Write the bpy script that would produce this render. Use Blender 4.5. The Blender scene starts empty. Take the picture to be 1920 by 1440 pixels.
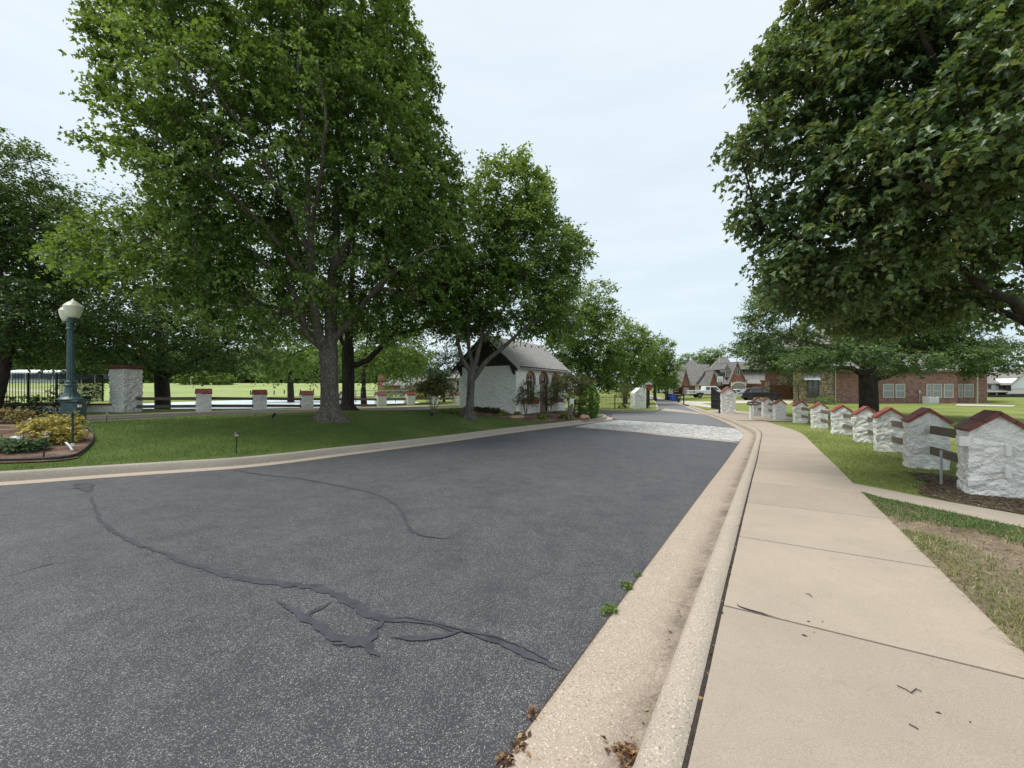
import bpy, bmesh, math, random
import numpy as np
from mathutils import Vector, Matrix, noise as mnoise
from mathutils.geometry import delaunay_2d_cdt
S = bpy.context.scene
COL = S.collection
PI = math.pi
F, CX, YH, H = 750.0, 960.0, 730.0, 1.55      # focal length in photo pixels, centre column, horizon row, eye height
rnd = random.Random(7)
NP = np.random.RandomState

# ------------------------------------------------------------------ custom properties and objects
def tag(o, label=None, cat=None, group=None, kind=None):
    if label: o['label'] = label
    if cat: o['category'] = cat
    if group: o['group'] = group
    if kind: o['kind'] = kind
    return o

def thing(name, loc, label, cat, group=None, rz=0.0):
    o = bpy.data.objects.new(name, None)
    o.empty_display_size = 0.2
    COL.objects.link(o)
    o.location = loc
    o.rotation_euler = (0, 0, rz)
    return tag(o, label, cat, group)

def link(name, me, mat, parent=None, smooth=False):
    o = bpy.data.objects.new(name, me)
    COL.objects.link(o)
    if mat is not None:
        for m in (mat if isinstance(mat, (list, tuple)) else [mat]): me.materials.append(m)
    if parent is not None: o.parent = parent
    if smooth and len(me.polygons):
        me.polygons.foreach_set('use_smooth', np.ones(len(me.polygons), dtype=bool))
    return o

def np_mesh(name, V, loops, counts, attr=None):
    """fast mesh from numpy arrays: V (n,3), flat loop indices, loops per face"""
    me = bpy.data.meshes.new(name)
    me.vertices.add(len(V)); me.vertices.foreach_set('co', np.asarray(V, np.float32).ravel())
    me.loops.add(len(loops)); me.loops.foreach_set('vertex_index', np.asarray(loops, np.int32))
    me.polygons.add(len(counts))
    starts = np.zeros(len(counts), np.int32); starts[1:] = np.cumsum(counts)[:-1]
    me.polygons.foreach_set('loop_start', starts)
    if attr is not None:
        a = me.attributes.new('var', 'FLOAT', 'FACE')
        a.data.foreach_set('value', np.asarray(attr, np.float32))
    me.update(calc_edges=True)
    return me

class MB:
    """collects shapes, builds ONE mesh"""
    def __init__(s): s.v = []; s.f = []; s.mi = []; s.m = 0
    def add(s, vs, fs):
        n = len(s.v); s.v += [tuple(p) for p in vs]
        for f in fs: s.f.append(tuple(i + n for i in f)); s.mi.append(s.m)
        return s
    def box(s, c, d, rz=0.0, M=None):
        x, y, z = d[0] / 2, d[1] / 2, d[2] / 2
        ca, sa = math.cos(rz), math.sin(rz)
        vs = []
        for sx, sy, sz in ((-1,-1,-1),(1,-1,-1),(1,1,-1),(-1,1,-1),(-1,-1,1),(1,-1,1),(1,1,1),(-1,1,1)):
            a, b = sx * x, sy * y
            p = (c[0] + a * ca - b * sa, c[1] + a * sa + b * ca, c[2] + sz * z)
            vs.append(tuple(M @ Vector(p)) if M else p)
        return s.add(vs, [(0,3,2,1),(4,5,6,7),(0,1,5,4),(1,2,6,5),(2,3,7,6),(3,0,4,7)])
    def b2(s, x0, x1, y0, y1, z0, z1):
        return s.box(((x0+x1)/2, (y0+y1)/2, (z0+z1)/2), (x1-x0, y1-y0, z1-z0))
    def prism(s, pts, y0, y1, M=None):
        """outline in x,z (counter-clockwise seen from -y) extruded along y"""
        n = len(pts)
        vs = [(p[0], y0, p[1]) for p in pts] + [(p[0], y1, p[1]) for p in pts]
        if M: vs = [tuple(M @ Vector(p)) for p in vs]
        fs = [tuple(range(n)), tuple(range(2*n-1, n-1, -1))]
        fs += [(i, i + n, (i + 1) % n + n, (i + 1) % n) for i in range(n)]
        return s.add(vs, fs)
    def slab(s, quad, t, nrm=None):
        """a thick sheet below a planar quad (list of 3-d points)"""
        q = [Vector(p) for p in quad]
        nn = (q[1]-q[0]).cross(q[2]-q[0]).normalized()
        if nn.z < 0: q.reverse(); nn = -nn
        n = len(q)
        vs = q + [p - nn * t for p in q]
        return s.add(vs, [tuple(range(n)), tuple(range(2*n-1, n-1, -1))] + [(i, i + n, (i+1) % n + n, (i+1) % n) for i in range(n)])
    def tube(s, pts, rad, n=8, cap=True):
        pts = [Vector(p) for p in pts]
        rs = rad if isinstance(rad, (list, tuple)) else [rad] * len(pts)
        ring = []; prev = None
        for i, p in enumerate(pts):
            t = (pts[min(i+1, len(pts)-1)] - pts[max(i-1, 0)])
            t = t.normalized() if t.length > 1e-9 else Vector((0,0,1))
            if prev is None:
                a = t.orthogonal().normalized()
            else:
                a = prev - t * prev.dot(t)
                a = a.normalized() if a.length > 1e-6 else t.orthogonal().normalized()
            prev = a; b = t.cross(a)
            ring.append([p + (a * math.cos(2*PI*k/n) + b * math.sin(2*PI*k/n)) * rs[i] for k in range(n)])
        vs = [v for r in ring for v in r]; fs = []
        for i in range(len(pts)-1):
            for k in range(n):
                fs.append((i*n+k, i*n+(k+1) % n, (i+1)*n+(k+1) % n, (i+1)*n+k))
        if cap:
            fs.append(tuple(range(n-1, -1, -1))); fs.append(tuple((len(pts)-1)*n+k for k in range(n)))
        return s.add(vs, fs)
    def lathe(s, c, prof, n=20, flute=None):
        """profile list of (r, z) turned about the vertical through c; flute(k,i) scales a radius"""
        vs = []; fs = []
        for i, (r, z) in enumerate(prof):
            for k in range(n):
                q = r * (flute(k, i) if flute else 1.0)
                vs.append((c[0] + q * math.cos(2*PI*k/n), c[1] + q * math.sin(2*PI*k/n), c[2] + z))
        for i in range(len(prof)-1):
            for k in range(n):
                fs.append((i*n+k, i*n+(k+1) % n, (i+1)*n+(k+1) % n, (i+1)*n+k))
        fs.append(tuple(range(n-1, -1, -1))); fs.append(tuple((len(prof)-1)*n+k for k in range(n)))
        return s.add(vs, fs)
    def blob(s, c, r, seed=0, amp=0.2, fq=1.5, sub=2):
        bm = bmesh.new(); bmesh.ops.create_icosphere(bm, subdivisions=sub, radius=1.0)
        vs = []
        for v in bm.verts:
            d = v.co.normalized()
            k = 1 + amp * mnoise.noise(d * fq + Vector((seed*3.1, seed*1.7, seed)))
            vs.append((c[0]+d.x*r[0]*k, c[1]+d.y*r[1]*k, c[2]+d.z*r[2]*k))
        fs = [tuple(v.index for v in f.verts) for f in bm.faces]
        bm.free()
        return s.add(vs, fs)
    def build(s, name, mat, parent=None, world=False, smooth=False, bevel=0.0, seg=2):
        me = bpy.data.meshes.new(name)
        vs = s.v
        if world and parent is not None:
            l = parent.location; vs = [(p[0]-l[0], p[1]-l[1], p[2]-l[2]) for p in vs]
        me.from_pydata(vs, [], s.f)
        o = link(name, me, mat, parent)
        if isinstance(mat, (list, tuple)): me.polygons.foreach_set('material_index', s.mi)
        if smooth:
            me.polygons.foreach_set('use_smooth', [True]*len(me.polygons))
        if bevel:
            b = o.modifiers.new('bevel', 'BEVEL'); b.width = bevel; b.segments = seg; b.limit_method = 'ANGLE'; b.angle_limit = 0.6
        me.update()
        return o

def copy_tree(o, parent=None):
    c = o.copy(); COL.objects.link(c); c.parent = parent
    for ch in [k for k in S.objects if k.parent == o]: copy_tree(ch, c)
    return c

# ------------------------------------------------------------------ materials (all procedural)
def nodes(name):
    m = bpy.data.materials.new(name); m.use_nodes = True
    nt = m.node_tree; b = nt.nodes['Principled BSDF']
    return m, nt, b
def N(nt, t, **kw):
    n = nt.nodes.new(t)
    for k, v in kw.items():
        if k in n.inputs: n.inputs[k].default_value = v
        else: setattr(n, k, v)
    return n
def L(nt, a, b): nt.links.new(a, b)
def c4(c): return (c[0], c[1], c[2], 1.0)
def pos(nt, scale=(1,1,1), obj=False):
    if obj:
        g = N(nt, 'ShaderNodeTexCoord'); out = g.outputs['Object']
    else:
        g = N(nt, 'ShaderNodeNewGeometry'); out = g.outputs['Position']
    mp = N(nt, 'ShaderNodeMapping'); mp.inputs['Scale'].default_value = scale
    L(nt, out, mp.inputs['Vector']); return mp.outputs['Vector']
def nz(nt, vec, scale, detail=3, rough=0.55):
    n = N(nt, 'ShaderNodeTexNoise'); n.inputs['Scale'].default_value = scale; n.inputs['Detail'].default_value = detail
    n.inputs['Roughness'].default_value = rough
    if vec is not None: L(nt, vec, n.inputs['Vector'])
    return n.outputs['Fac']
def vor(nt, vec, scale, out='Color', feature='F1'):
    n = N(nt, 'ShaderNodeTexVoronoi'); n.feature = feature; n.inputs['Scale'].default_value = scale
    L(nt, vec, n.inputs['Vector']); return n.outputs[out]
def ramp(nt, fac, stops, interp='LINEAR'):
    r = N(nt, 'ShaderNodeValToRGB'); r.color_ramp.interpolation = interp
    e = r.color_ramp.elements
    while len(e) > len(stops): e.remove(e[-1])
    while len(e) < len(stops): e.new(0.5)
    for i, (p, c) in enumerate(stops):
        e[i].position = p; e[i].color = c4(c) if len(c) == 3 else c
    if fac is not None: L(nt, fac, r.inputs['Fac'])
    return r.outputs['Color']
def g3(v): return (v, v, v)
def mix(nt, fac, a, b, mode='MIX'):
    m = N(nt, 'ShaderNodeMix', data_type='RGBA', blend_type=mode)
    for i, v in ((0, fac), (6, a), (7, b)):
        if hasattr(v, 'links') or hasattr(v, 'is_output'): L(nt, v, m.inputs[i])
        elif i == 0: m.inputs[0].default_value = v
        else: m.inputs[i].default_value = c4(v)
    return m.outputs[2]
def bump(nt, b, hgt, strength, dist=0.01):
    n = N(nt, 'ShaderNodeBump'); n.inputs['Strength'].default_value = strength; n.inputs['Distance'].default_value = dist
    L(nt, hgt, n.inputs['Height']); L(nt, n.outputs['Normal'], b.inputs['Normal'])

def plain(name, c, rough=0.6, var=0.25, scale=6.0, metal=0.0, spec=0.5, bmp=0.0, bscale=60.0, c2=None, obj=False, stretch=(1,1,1)):
    """a colour that varies a little over the surface"""
    m, nt, b = nodes(name)
    p = pos(nt, stretch, obj)
    a = nz(nt, p, scale, 4, 0.6)
    lo = tuple(x * (1 - var) for x in c); hi = c2 if c2 else tuple(min(1, x * (1 + var)) for x in c)
    L(nt, ramp(nt, a, [(0.3, lo), (0.7, hi)]), b.inputs['Base Color'])
    b.inputs['Roughness'].default_value = rough; b.inputs['Metallic'].default_value = metal
    b.inputs['Specular IOR Level'].default_value = spec
    if bmp: bump(nt, b, nz(nt, p, bscale, 3), bmp)
    return m

def leaf_mat(name, stops, trans=0.35, tcol=(0.16, 0.26, 0.03), rough=0.5, spec=0.35):
    m, nt, b = nodes(name)
    at = N(nt, 'ShaderNodeAttribute'); at.attribute_name = 'var'
    col = ramp(nt, at.outputs['Fac'], stops)
    L(nt, col, b.inputs['Base Color']); b.inputs['Roughness'].default_value = rough; b.inputs['Specular IOR Level'].default_value = spec
    tr = N(nt, 'ShaderNodeBsdfTranslucent')
    L(nt, mix(nt, 0.55, col, tcol), tr.inputs['Color'])
    ms = N(nt, 'ShaderNodeMixShader'); ms.inputs[0].default_value = trans
    L(nt, b.outputs[0], ms.inputs[1]); L(nt, tr.outputs[0], ms.inputs[2])
    L(nt, ms.outputs[0], nt.nodes['Material Output'].inputs['Surface'])
    return m

def asphalt_mat(name='asphalt', k=1.0):
    m, nt, b = nodes(name)
    p = pos(nt)
    big = nz(nt, p, 0.75, 5, 0.68); mid = nz(nt, p, 3.5, 5, 0.7)
    cell = vor(nt, p, 230.0); sep = N(nt, 'ShaderNodeSeparateColor'); L(nt, cell, sep.inputs[0])
    # worn areas show more pale stones
    thr = N(nt, 'ShaderNodeMapRange'); L(nt, mix(nt, 0.5, big, mid), thr.inputs['Value'])
    thr.inputs['From Min'].default_value = 0.3; thr.inputs['From Max'].default_value = 0.7
    thr.inputs['To Min'].default_value = 0.95; thr.inputs['To Max'].default_value = 0.60
    gt = N(nt, 'ShaderNodeMath', operation='GREATER_THAN'); L(nt, sep.outputs[0], gt.inputs[0]); L(nt, thr.outputs[0], gt.inputs[1])
    base = ramp(nt, mid, [(0.3, (0.050, 0.052, 0.062)), (0.7, (0.086, 0.088, 0.099))])
    base = mix(nt, big, base, (0.070, 0.071, 0.083))
    fine = nz(nt, p, 260.0, 2, 0.8)
    base = mix(nt, ramp(nt, fine, [(0.36, g3(0)), (0.62, g3(0.75))]), mix(nt, 1.0, base, g3(0.5), 'MULTIPLY'), base)
    stone = ramp(nt, sep.outputs[1], [(0.0, (0.11, 0.108, 0.108)), (0.7, (0.19, 0.185, 0.178)), (0.95, (0.30, 0.29, 0.275)), (1.0, (0.5, 0.48, 0.45))])
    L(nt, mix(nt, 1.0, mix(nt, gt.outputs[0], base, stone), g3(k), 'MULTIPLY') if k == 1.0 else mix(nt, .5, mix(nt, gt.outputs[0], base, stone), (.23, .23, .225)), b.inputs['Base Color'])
    b.inputs['Roughness'].default_value = 0.62
    b.inputs['Specular IOR Level'].default_value = 0.4
    bump(nt, b, vor(nt, p, 230.0, 'Distance'), 0.5, 0.004)
    return m

def concrete_mat(name, c, speck=0.2, stain=0.35, tint=(0.30, 0.25, 0.20), slab=False):
    m, nt, b = nodes(name)
    p = pos(nt)
    a = nz(nt, p, 1.3, 5, 0.65); d = nz(nt, p, 9.0, 4, 0.7); f = nz(nt, p, 190.0, 2, 0.8)
    col = ramp(nt, a, [(0.25, tuple(x*0.80 for x in c)), (0.75, tuple(min(1, x*1.12) for x in c))])
    col = mix(nt, ramp(nt, d, [(0.45, g3(0)), (0.75, g3(stain))]), col, tint)
    col = mix(nt, 0.45, col, ramp(nt, f, [(0.34, tuple(x*0.55 for x in c)), (0.66, tuple(min(1, x*1.35) for x in c))]))
    if speck:
        v = vor(nt, p, 150.0); sp = N(nt, 'ShaderNodeSeparateColor'); L(nt, v, sp.inputs[0])
        gt = N(nt, 'ShaderNodeMath', operation='GREATER_THAN'); L(nt, sp.outputs[0], gt.inputs[0]); gt.inputs[1].default_value = 1 - speck
        st = ramp(nt, sp.outputs[1], [(0, tuple(x*0.5 for x in c)), (0.5, tuple(x*0.95 for x in c)), (1, tuple(min(1, x*1.5) for x in c))])
        col = mix(nt, gt.outputs[0], col, st)
    if slab:
        at = N(nt, 'ShaderNodeAttribute'); at.attribute_name = 'var'
        col = mix(nt, 1.0, col, ramp(nt, at.outputs['Fac'], [(0, (.93, .925, .92)), (1, (1.05, 1.04, 1.02))]), 'MULTIPLY')
        sp2 = nz(nt, p, 3.4, 6, .75); col = mix(nt, ramp(nt, sp2, [(.60, g3(0)), (.74, g3(.4))]), col, tuple(x*.55 for x in c))
    L(nt, col, b.inputs['Base Color']); b.inputs['Roughness'].default_value = 0.85; b.inputs['Specular IOR Level'].default_value = 0.25
    bump(nt, b, f, 0.35, 0.004)
    return m

def ground_mat(name, stops, s1=0.35, s2=14.0, bmp=0.8):
    m, nt, b = nodes(name)
    p = pos(nt)
    a = nz(nt, p, s1, 5, 0.62); d = nz(nt, p, s2, 5, 0.75)
    md = N(nt, 'ShaderNodeMath', operation='MULTIPLY_ADD'); L(nt, d, md.inputs[0]); md.inputs[1].default_value = 0.7; md.inputs[2].default_value = -0.35
    ad = N(nt, 'ShaderNodeMath', operation='ADD'); L(nt, a, ad.inputs[0]); L(nt, md.outputs[0], ad.inputs[1])
    L(nt, ramp(nt, ad.outputs[0], stops), b.inputs['Base Color'])
    b.inputs['Roughness'].default_value = 0.95; b.inputs['Specular IOR Level'].default_value = 0.1
    bump(nt, b, nz(nt, p, s2*5, 4, 0.8), bmp, 0.03)
    return m

def brick_mat(name, c1, c2, mortar, bw=0.24, bh=0.075, ms=0.011, obj=True, bmp=0.4, dark=None, rough=0.9, zx=1.0):
    m, nt, b = nodes(name)
    g = N(nt, 'ShaderNodeTexCoord') if obj else N(nt, 'ShaderNodeNewGeometry')
    sp = N(nt, 'ShaderNodeSeparateXYZ'); L(nt, g.outputs['Object' if obj else 'Position'], sp.inputs[0])
    ad = N(nt, 'ShaderNodeMath', operation='ADD'); L(nt, sp.outputs[0], ad.inputs[0]); L(nt, sp.outputs[1], ad.inputs[1])
    zz = N(nt, 'ShaderNodeMath', operation='MULTIPLY'); L(nt, sp.outputs[2], zz.inputs[0]); zz.inputs[1].default_value = zx
    cb = N(nt, 'ShaderNodeCombineXYZ'); L(nt, ad.outputs[0], cb.inputs[0]); L(nt, zz.outputs[0], cb.inputs[1])
    br = N(nt, 'ShaderNodeTexBrick'); L(nt, cb.outputs[0], br.inputs['Vector'])
    br.inputs['Scale'].default_value = 1.0; br.inputs['Brick Width'].default_value = bw; br.inputs['Row Height'].default_value = bh
    br.inputs['Mortar Size'].default_value = ms; br.inputs['Color1'].default_value = c4(c1); br.inputs['Color2'].default_value = c4(c2)
    br.inputs['Mortar'].default_value = c4(mortar); br.inputs['Bias'].default_value = -0.1
    n = nz(nt, cb.outputs[0], 2.2, 5, 0.7)
    col = mix(nt, ramp(nt, n, [(0.4, g3(0)), (0.7, g3(0.55))]), br.outputs['Color'], dark or tuple(x*0.45 for x in c1))
    L(nt, col, b.inputs['Base Color']); b.inputs['Roughness'].default_value = rough; b.inputs['Specular IOR Level'].default_value = 0.2
    bump(nt, b, br.outputs['Fac'], -bmp, 0.01)
    return m

def stone_white_mat(name, c=(0.82, 0.81, 0.78), dirt=(0.40, 0.37, 0.31)):
    m, nt, b = nodes(name)
    p = pos(nt)
    a = nz(nt, p, 5.0, 6, 0.7); d = nz(nt, p, 2.0, 6, 0.75); v = vor(nt, p, 26.0, 'Distance')
    col = ramp(nt, a, [(0.25, tuple(x*0.86 for x in c)), (0.7, c)])
    col = mix(nt, ramp(nt, d, [(0.56, g3(0)), (0.8, g3(0.6))]), col, dirt)
    L(nt, col, b.inputs['Base Color']); b.inputs['Roughness'].default_value = 0.8; b.inputs['Specular IOR Level'].default_value = 0.25
    h = mix(nt, 0.5, nz(nt, p, 16.0, 6, 0.7), v)
    bump(nt, b, h, 0.85, 0.03)
    return m

def bark_mat(name, c1, c2, lichen=None, s=9.0):
    m, nt, b = nodes(name)
    p = pos(nt, (1, 1, 0.22))
    a = nz(nt, p, s, 6, 0.7)
    col = ramp(nt, a, [(0.32, c1), (0.68, c2)])
    q = pos(nt)
    if lichen:
        col = mix(nt, ramp(nt, nz(nt, q, 16.0, 4, 0.7), [(0.56, g3(0)), (0.64, g3(0.8))]), col, lichen)
    L(nt, col, b.inputs['Base Color']); b.inputs['Roughness'].default_value = 0.9; b.inputs['Specular IOR Level'].default_value = 0.2
    bump(nt, b, a, 0.9, 0.03)
    return m
SUN_E, SKY_E, EXPO = 3.0, 1.0, 0.2
# ------------------------------------------------------------------ terrain
def sm(a, b, x):
    t = np.clip((np.asarray(x, float) - a) / (b - a), 0, 1)
    return t * t * (3 - 2 * t)
_ky = np.array([-60, -10, 0, 14, 18, 22, 35, 45, 60, 75, 90, 120, 600], float)
_kz = np.array([1.2, .30, 0, -.42, -.505, -.54, -.54, -.50, -.40, -.18, -.02, .10, .3], float)
_ty = np.arange(-60, 500, 0.5); _tz = np.interp(_ty, _ky, _kz)
_kern = np.hanning(9); _kern /= _kern.sum()
_tz = np.convolve(np.pad(_tz, 4, mode='edge'), _kern, mode='valid')
def groad(y): return np.interp(y, _ty, _tz)
def Sleft(x, y):
    u = -((np.asarray(x, float) + 2) * .8 - (np.asarray(y, float) - 14) * .6)
    return sm(2, 8, u) * (1 - sm(0, 8, x))
def Bz(x, y):
    """level of the carriageway"""
    s = Sleft(x, y)
    return groad(y) * (1 - s) + .15 * s
def Gz(x, y):
    """level of the land outside the kerbs"""
    x = np.asarray(x, float); y = np.asarray(y, float)
    z = Bz(x, y) + .135
    z = z + .28 * sm(30, 46, y) * sm(1.0, 9.0, x - np.interp(y, R[:, 1], R[:, 0]))
    f = np.clip((y - 58) * .052, 0, 3.0) * (1 - sm(-14, 2, x))
    return z + f
def ray(px, py, fn, d0=1.2):
    """the point where the view through pixel (px, py) meets the surface fn"""
    ax, az = (px - CX) / F, (YH - py) / F
    d = d0; prev = H + az * d - float(fn(ax * d, d))
    while d < 400:
        st = 0.05 + d * 0.01; d2 = d + st
        cur = H + az * d2 - float(fn(ax * d2, d2))
        if cur <= 0:
            lo, hi = d, d2
            for _ in range(30):
                m = (lo + hi) / 2
                if H + az * m - float(fn(ax * m, m)) > 0: lo = m
                else: hi = m
            return np.array([ax * hi, hi])
        d = d2
    return np.array([ax * 400, 400.0])
def X(px, d): return (px - CX) * d / F
def Z(py, d): return H + (YH - py) * d / F

def resample(P, step):
    P = np.asarray(P, float); s = np.r_[0, np.cumsum(np.linalg.norm(np.diff(P, axis=0), axis=1))]
    t = np.linspace(0, s[-1], max(2, int(s[-1] / step) + 1))
    return np.c_[np.interp(t, s, P[:, 0]), np.interp(t, s, P[:, 1])], t
def chaikin(P, n=2, closed=False):
    P = np.asarray(P, float)
    for _ in range(n):
        if closed:
            Q = np.roll(P, -1, axis=0); P = np.stack([P * .75 + Q * .25, P * .25 + Q * .75], 1).reshape(-1, 2)
        else:
            a = P[:-1] * .75 + P[1:] * .25; b = P[:-1] * .25 + P[1:] * .75
            P = np.r_[P[:1], np.stack([a, b], 1).reshape(-1, 2), P[-1:]]
    return P
def normals(P, closed=False):
    if closed: T = np.roll(P, -1, axis=0) - np.roll(P, 1, axis=0)
    else:
        T = np.gradient(P, axis=0)
    T /= np.linalg.norm(T, axis=1)[:, None] + 1e-12
    return np.c_[T[:, 1], -T[:, 0]]                      # to the right of travel
def pip(poly, pts):
    x, y = pts[:, 0], pts[:, 1]; ins = np.zeros(len(pts), bool); n = len(poly); j = n - 1
    for i in range(n):
        xi, yi = poly[i]; xj, yj = poly[j]
        c = ((yi > y) != (yj > y)) & (x < (xj - xi) * (y - yi) / (yj - yi + 1e-15) + xi)
        ins ^= c; j = i
    return ins
def ribbon(name, P, Nn, prof, zfun, mat, closed=False, kind='structure', parent=None, smooth=False):
    """prof: list of (offset to the right, height above zfun)"""
    n = len(P); m = len(prof); V = np.zeros((n, m, 3))
    for j, (o, h) in enumerate(prof):
        q = P + Nn * o; V[:, j, 0] = q[:, 0]; V[:, j, 1] = q[:, 1]; V[:, j, 2] = zfun(q[:, 0], q[:, 1]) + h
    idx = np.arange(n * m).reshape(n, m); a = idx if not closed else np.r_[idx, idx[:1]]
    fc = np.stack([a[:-1, :-1], a[:-1, 1:], a[1:, 1:], a[1:, :-1]], -1).reshape(-1, 4)
    me = np_mesh(name, V.reshape(-1, 3), fc.ravel(), np.full(len(fc), 4))
    o = link(name, me, mat, parent, smooth)
    if kind: o['kind'] = kind
    return o
def patch(name, poly, pts, zfun, mat, holes=(), kind='structure', dz=0.0, smooth=True):
    poly = np.asarray(poly, float); vs = [Vector(p) for p in poly]; ed = [(i, (i + 1) % len(poly)) for i in range(len(poly))]
    for h in holes:
        k = len(vs); vs += [Vector(p) for p in h]; ed += [(k + i, k + (i + 1) % len(h)) for i in range(len(h))]
    if len(pts):
        m = pip(poly, pts)
        for h in holes: m &= ~pip(np.asarray(h), pts)
        vs += [Vector(p) for p in pts[m]]
    ov, _, of, *_r = delaunay_2d_cdt(vs, ed, [], 0, 1e-5)
    V = np.array([(v[0], v[1]) for v in ov]); T = np.array([f for f in of if len(f) == 3])
    c = V[T].mean(1); k = pip(poly, c)
    for h in holes: k &= ~pip(np.asarray(h), c)
    T = T[k]
    a, b, d = V[T[:, 0]], V[T[:, 1]], V[T[:, 2]]
    fl = ((b - a)[:, 0] * (d - a)[:, 1] - (b - a)[:, 1] * (d - a)[:, 0]) < 0
    T[fl] = T[fl][:, ::-1]
    z = zfun(V[:, 0], V[:, 1]) + dz
    me = np_mesh(name, np.c_[V, z], T.ravel(), np.full(len(T), 3))
    o = link(name, me, mat, None, smooth)
    if kind: o['kind'] = kind
    return o
def grid(x0, x1, y0, y1, st, seed=1, jit=0.3):
    r = NP(seed); gx, gy = np.meshgrid(np.arange(x0, x1, st), np.arange(y0, y1, st))
    p = np.c_[gx.ravel(), gy.ravel()]; return p + r.uniform(-jit, jit, p.shape) * st

M_ASPH = asphalt_mat()
M_GUT = concrete_mat('gutter_concrete', (0.43, 0.355, 0.28), 0.26, 0.35, (0.30, 0.25, 0.20))
M_KERB = concrete_mat('kerb_concrete', (0.43, 0.365, 0.295), 0.24, 0.35, (0.28, 0.24, 0.19))
M_WALK = concrete_mat('walk_concrete', (0.395, 0.337, 0.272), 0.0, 0.22, (0.36, 0.30, 0.25))
M_SLAB = concrete_mat('slab_concrete', (0.400, 0.338, 0.272), 0.0, 0.32, (0.33, 0.275, 0.23), True)
M_LAWN = ground_mat('lawn_soil', [(0.25, (0.050, 0.078, 0.020)), (0.5, (0.095, 0.140, 0.036)), (0.8, (0.18, 0.21, 0.07))])
M_FIELD = ground_mat('field_turf', [(0.25, (0.19, 0.235, 0.085)), (0.5, (0.27, 0.325, 0.125)), (0.8, (0.37, 0.40, 0.19))], 0.06, 1.5, 0.3)

# the kerb line on the right: asphalt edge read off the photograph, then laid out on the ground
_rp = [(959,1414),(1050,1290),(1150,1151),(1230,1042),(1330,907),(1359,870),(1378,842),(1390,825),(1395,815.5),(1391,809),(1380,802.5),(1358,791),(1327,779),(1308,772.5),(1271,756),(1248,751)]
_R = np.array([ray(p, q, Bz) for p, q in _rp])
_d0 = np.array([.541, .842])
_R = np.r_[[_R[0] - _d0 * 9.5], _R, [[31.5, 92.0]]]
R, Rs = resample(chaikin(_R, 2), 0.25)
RN = normals(R)
# soften the normals so that the offset lines stay fair
for _ in range(12):
    RN[1:-1] = (RN[:-2] + RN[1:-1] * 2 + RN[2:]) / 4; RN /= np.linalg.norm(RN, axis=1)[:, None]
# island ring, interior on the left of travel
_lp = [(0,911.7),(130,901),(300,889),(480,877),(679,850),(850,828),(955,812),(1064,799),(1110,793)]
_L = np.array([ray(p, q, Bz) for p, q in _lp])
ring = np.r_[[[-30, 2.0], [-14.5, 4.4]], _L, [[6.9, 27.2], [7.6, 30.2], [6.2, 33.2], [2.5, 34.4], [-1.5, 32.0], [-4.1, 27.6], [-5.5, 24.2], [-8.2, 22.1], [-10.8, 21.4], [-13.6, 19.9], [-15.7, 17.8], [-16.0, 15.4], [-19.0, 13.0], [-30, 9.0]]]
ring = resample(np.r_[chaikin(ring, 3, True), chaikin(ring, 3, True)[:1]], 0.3)[0][:-1]
ringN = -normals(ring, True)                              # towards the interior
for _ in range(6):
    ringN = (np.roll(ringN, 1, 0) + 2 * ringN + np.roll(ringN, -1, 0)) / 4; ringN /= np.linalg.norm(ringN, axis=1)[:, None]
ISL = ring + ringN * .62
def Iz(x, y):
    """level of the island lawn: kerb height at the rim, a gentle mound inside"""
    x = np.atleast_1d(np.asarray(x, float)); y = np.atleast_1d(np.asarray(y, float))
    z = Bz(x, y) + .19; d = np.empty(len(x))
    for i in range(0, len(x), 4000):
        q = np.c_[x[i:i+4000], y[i:i+4000]]
        d[i:i+4000] = np.sqrt(((q[:, None, :] - ISL[None, ::2, :]) ** 2).sum(-1)).min(1)
    r = z + (.22 - .17 * sm(-7.5, -11.5, x)) * sm(0, 3.2, d)
    return r
def Izs(x, y): return float(Iz(x, y)[0])
# outer boundary on the left: the far kerb of the exit lane and the kerb beside the gate
outer = np.array([[31.0, 95], [28.3, 83], [22.2, 62], [17.5, 48], [15.2, 41.5], [14.1, 38.3], [12.8, 37.2], [9.2, 36.9], [5, 38.0], [0, 37], [-4, 33], [-6.2, 29.6], [-9, 27.0], [-12.2, 25.2], [-16.2, 23.6], [-18.8, 19.5], [-21.5, 16.2], [-42, 10.5]])
outer, _ = resample(chaikin(outer, 2), 0.4)
outN = normals(outer)                                      # to the right of travel = away from the road
Rk = R + RN * .70
corr = np.r_[Rk, outer, [[-42, -8.0]]]
far = [(-330, -40), (330, -40), (330, 430), (-330, 430)]
# pond
pond = chaikin(np.array([[-21.0, 27.0], [-16.0, 27.6], [-11.5, 29.8], [-9.8, 33], [-9.0, 40], [-12, 50], [-18, 57], [-28, 60], [-38, 56], [-40, 44], [-34, 33], [-27, 28]]), 3, True)
def Gp(x, y):
    """land with the hollow of the pond"""
    x = np.atleast_1d(np.asarray(x, float)); y = np.atleast_1d(np.asarray(y, float)); z = Gz(x, y).copy()
    near = (x > -50) & (x < 0) & (y > 20) & (y < 70)
    if near.any():
        q = np.c_[x[near], y[near]]; d = np.sqrt(((q[:, None, :] - pond[None, :, :]) ** 2).sum(-1)).min(1)
        d = np.where(pip(pond, q), d, -d)
        z[near] = z[near] - .75 * sm(-1.0, 1.6, d)
    return z
def Gs(x, y): return float(Gp(x, y)[0])
gp = np.r_[grid(-60, 60, -20, 75, 1.1, 3), grid(-330, 330, 75, 430, 9, 4), grid(-330, -60, -40, 75, 9, 5), grid(60, 330, -40, 75, 9, 6)]
def ground_height(x, y): return Gp(x, y)
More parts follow.
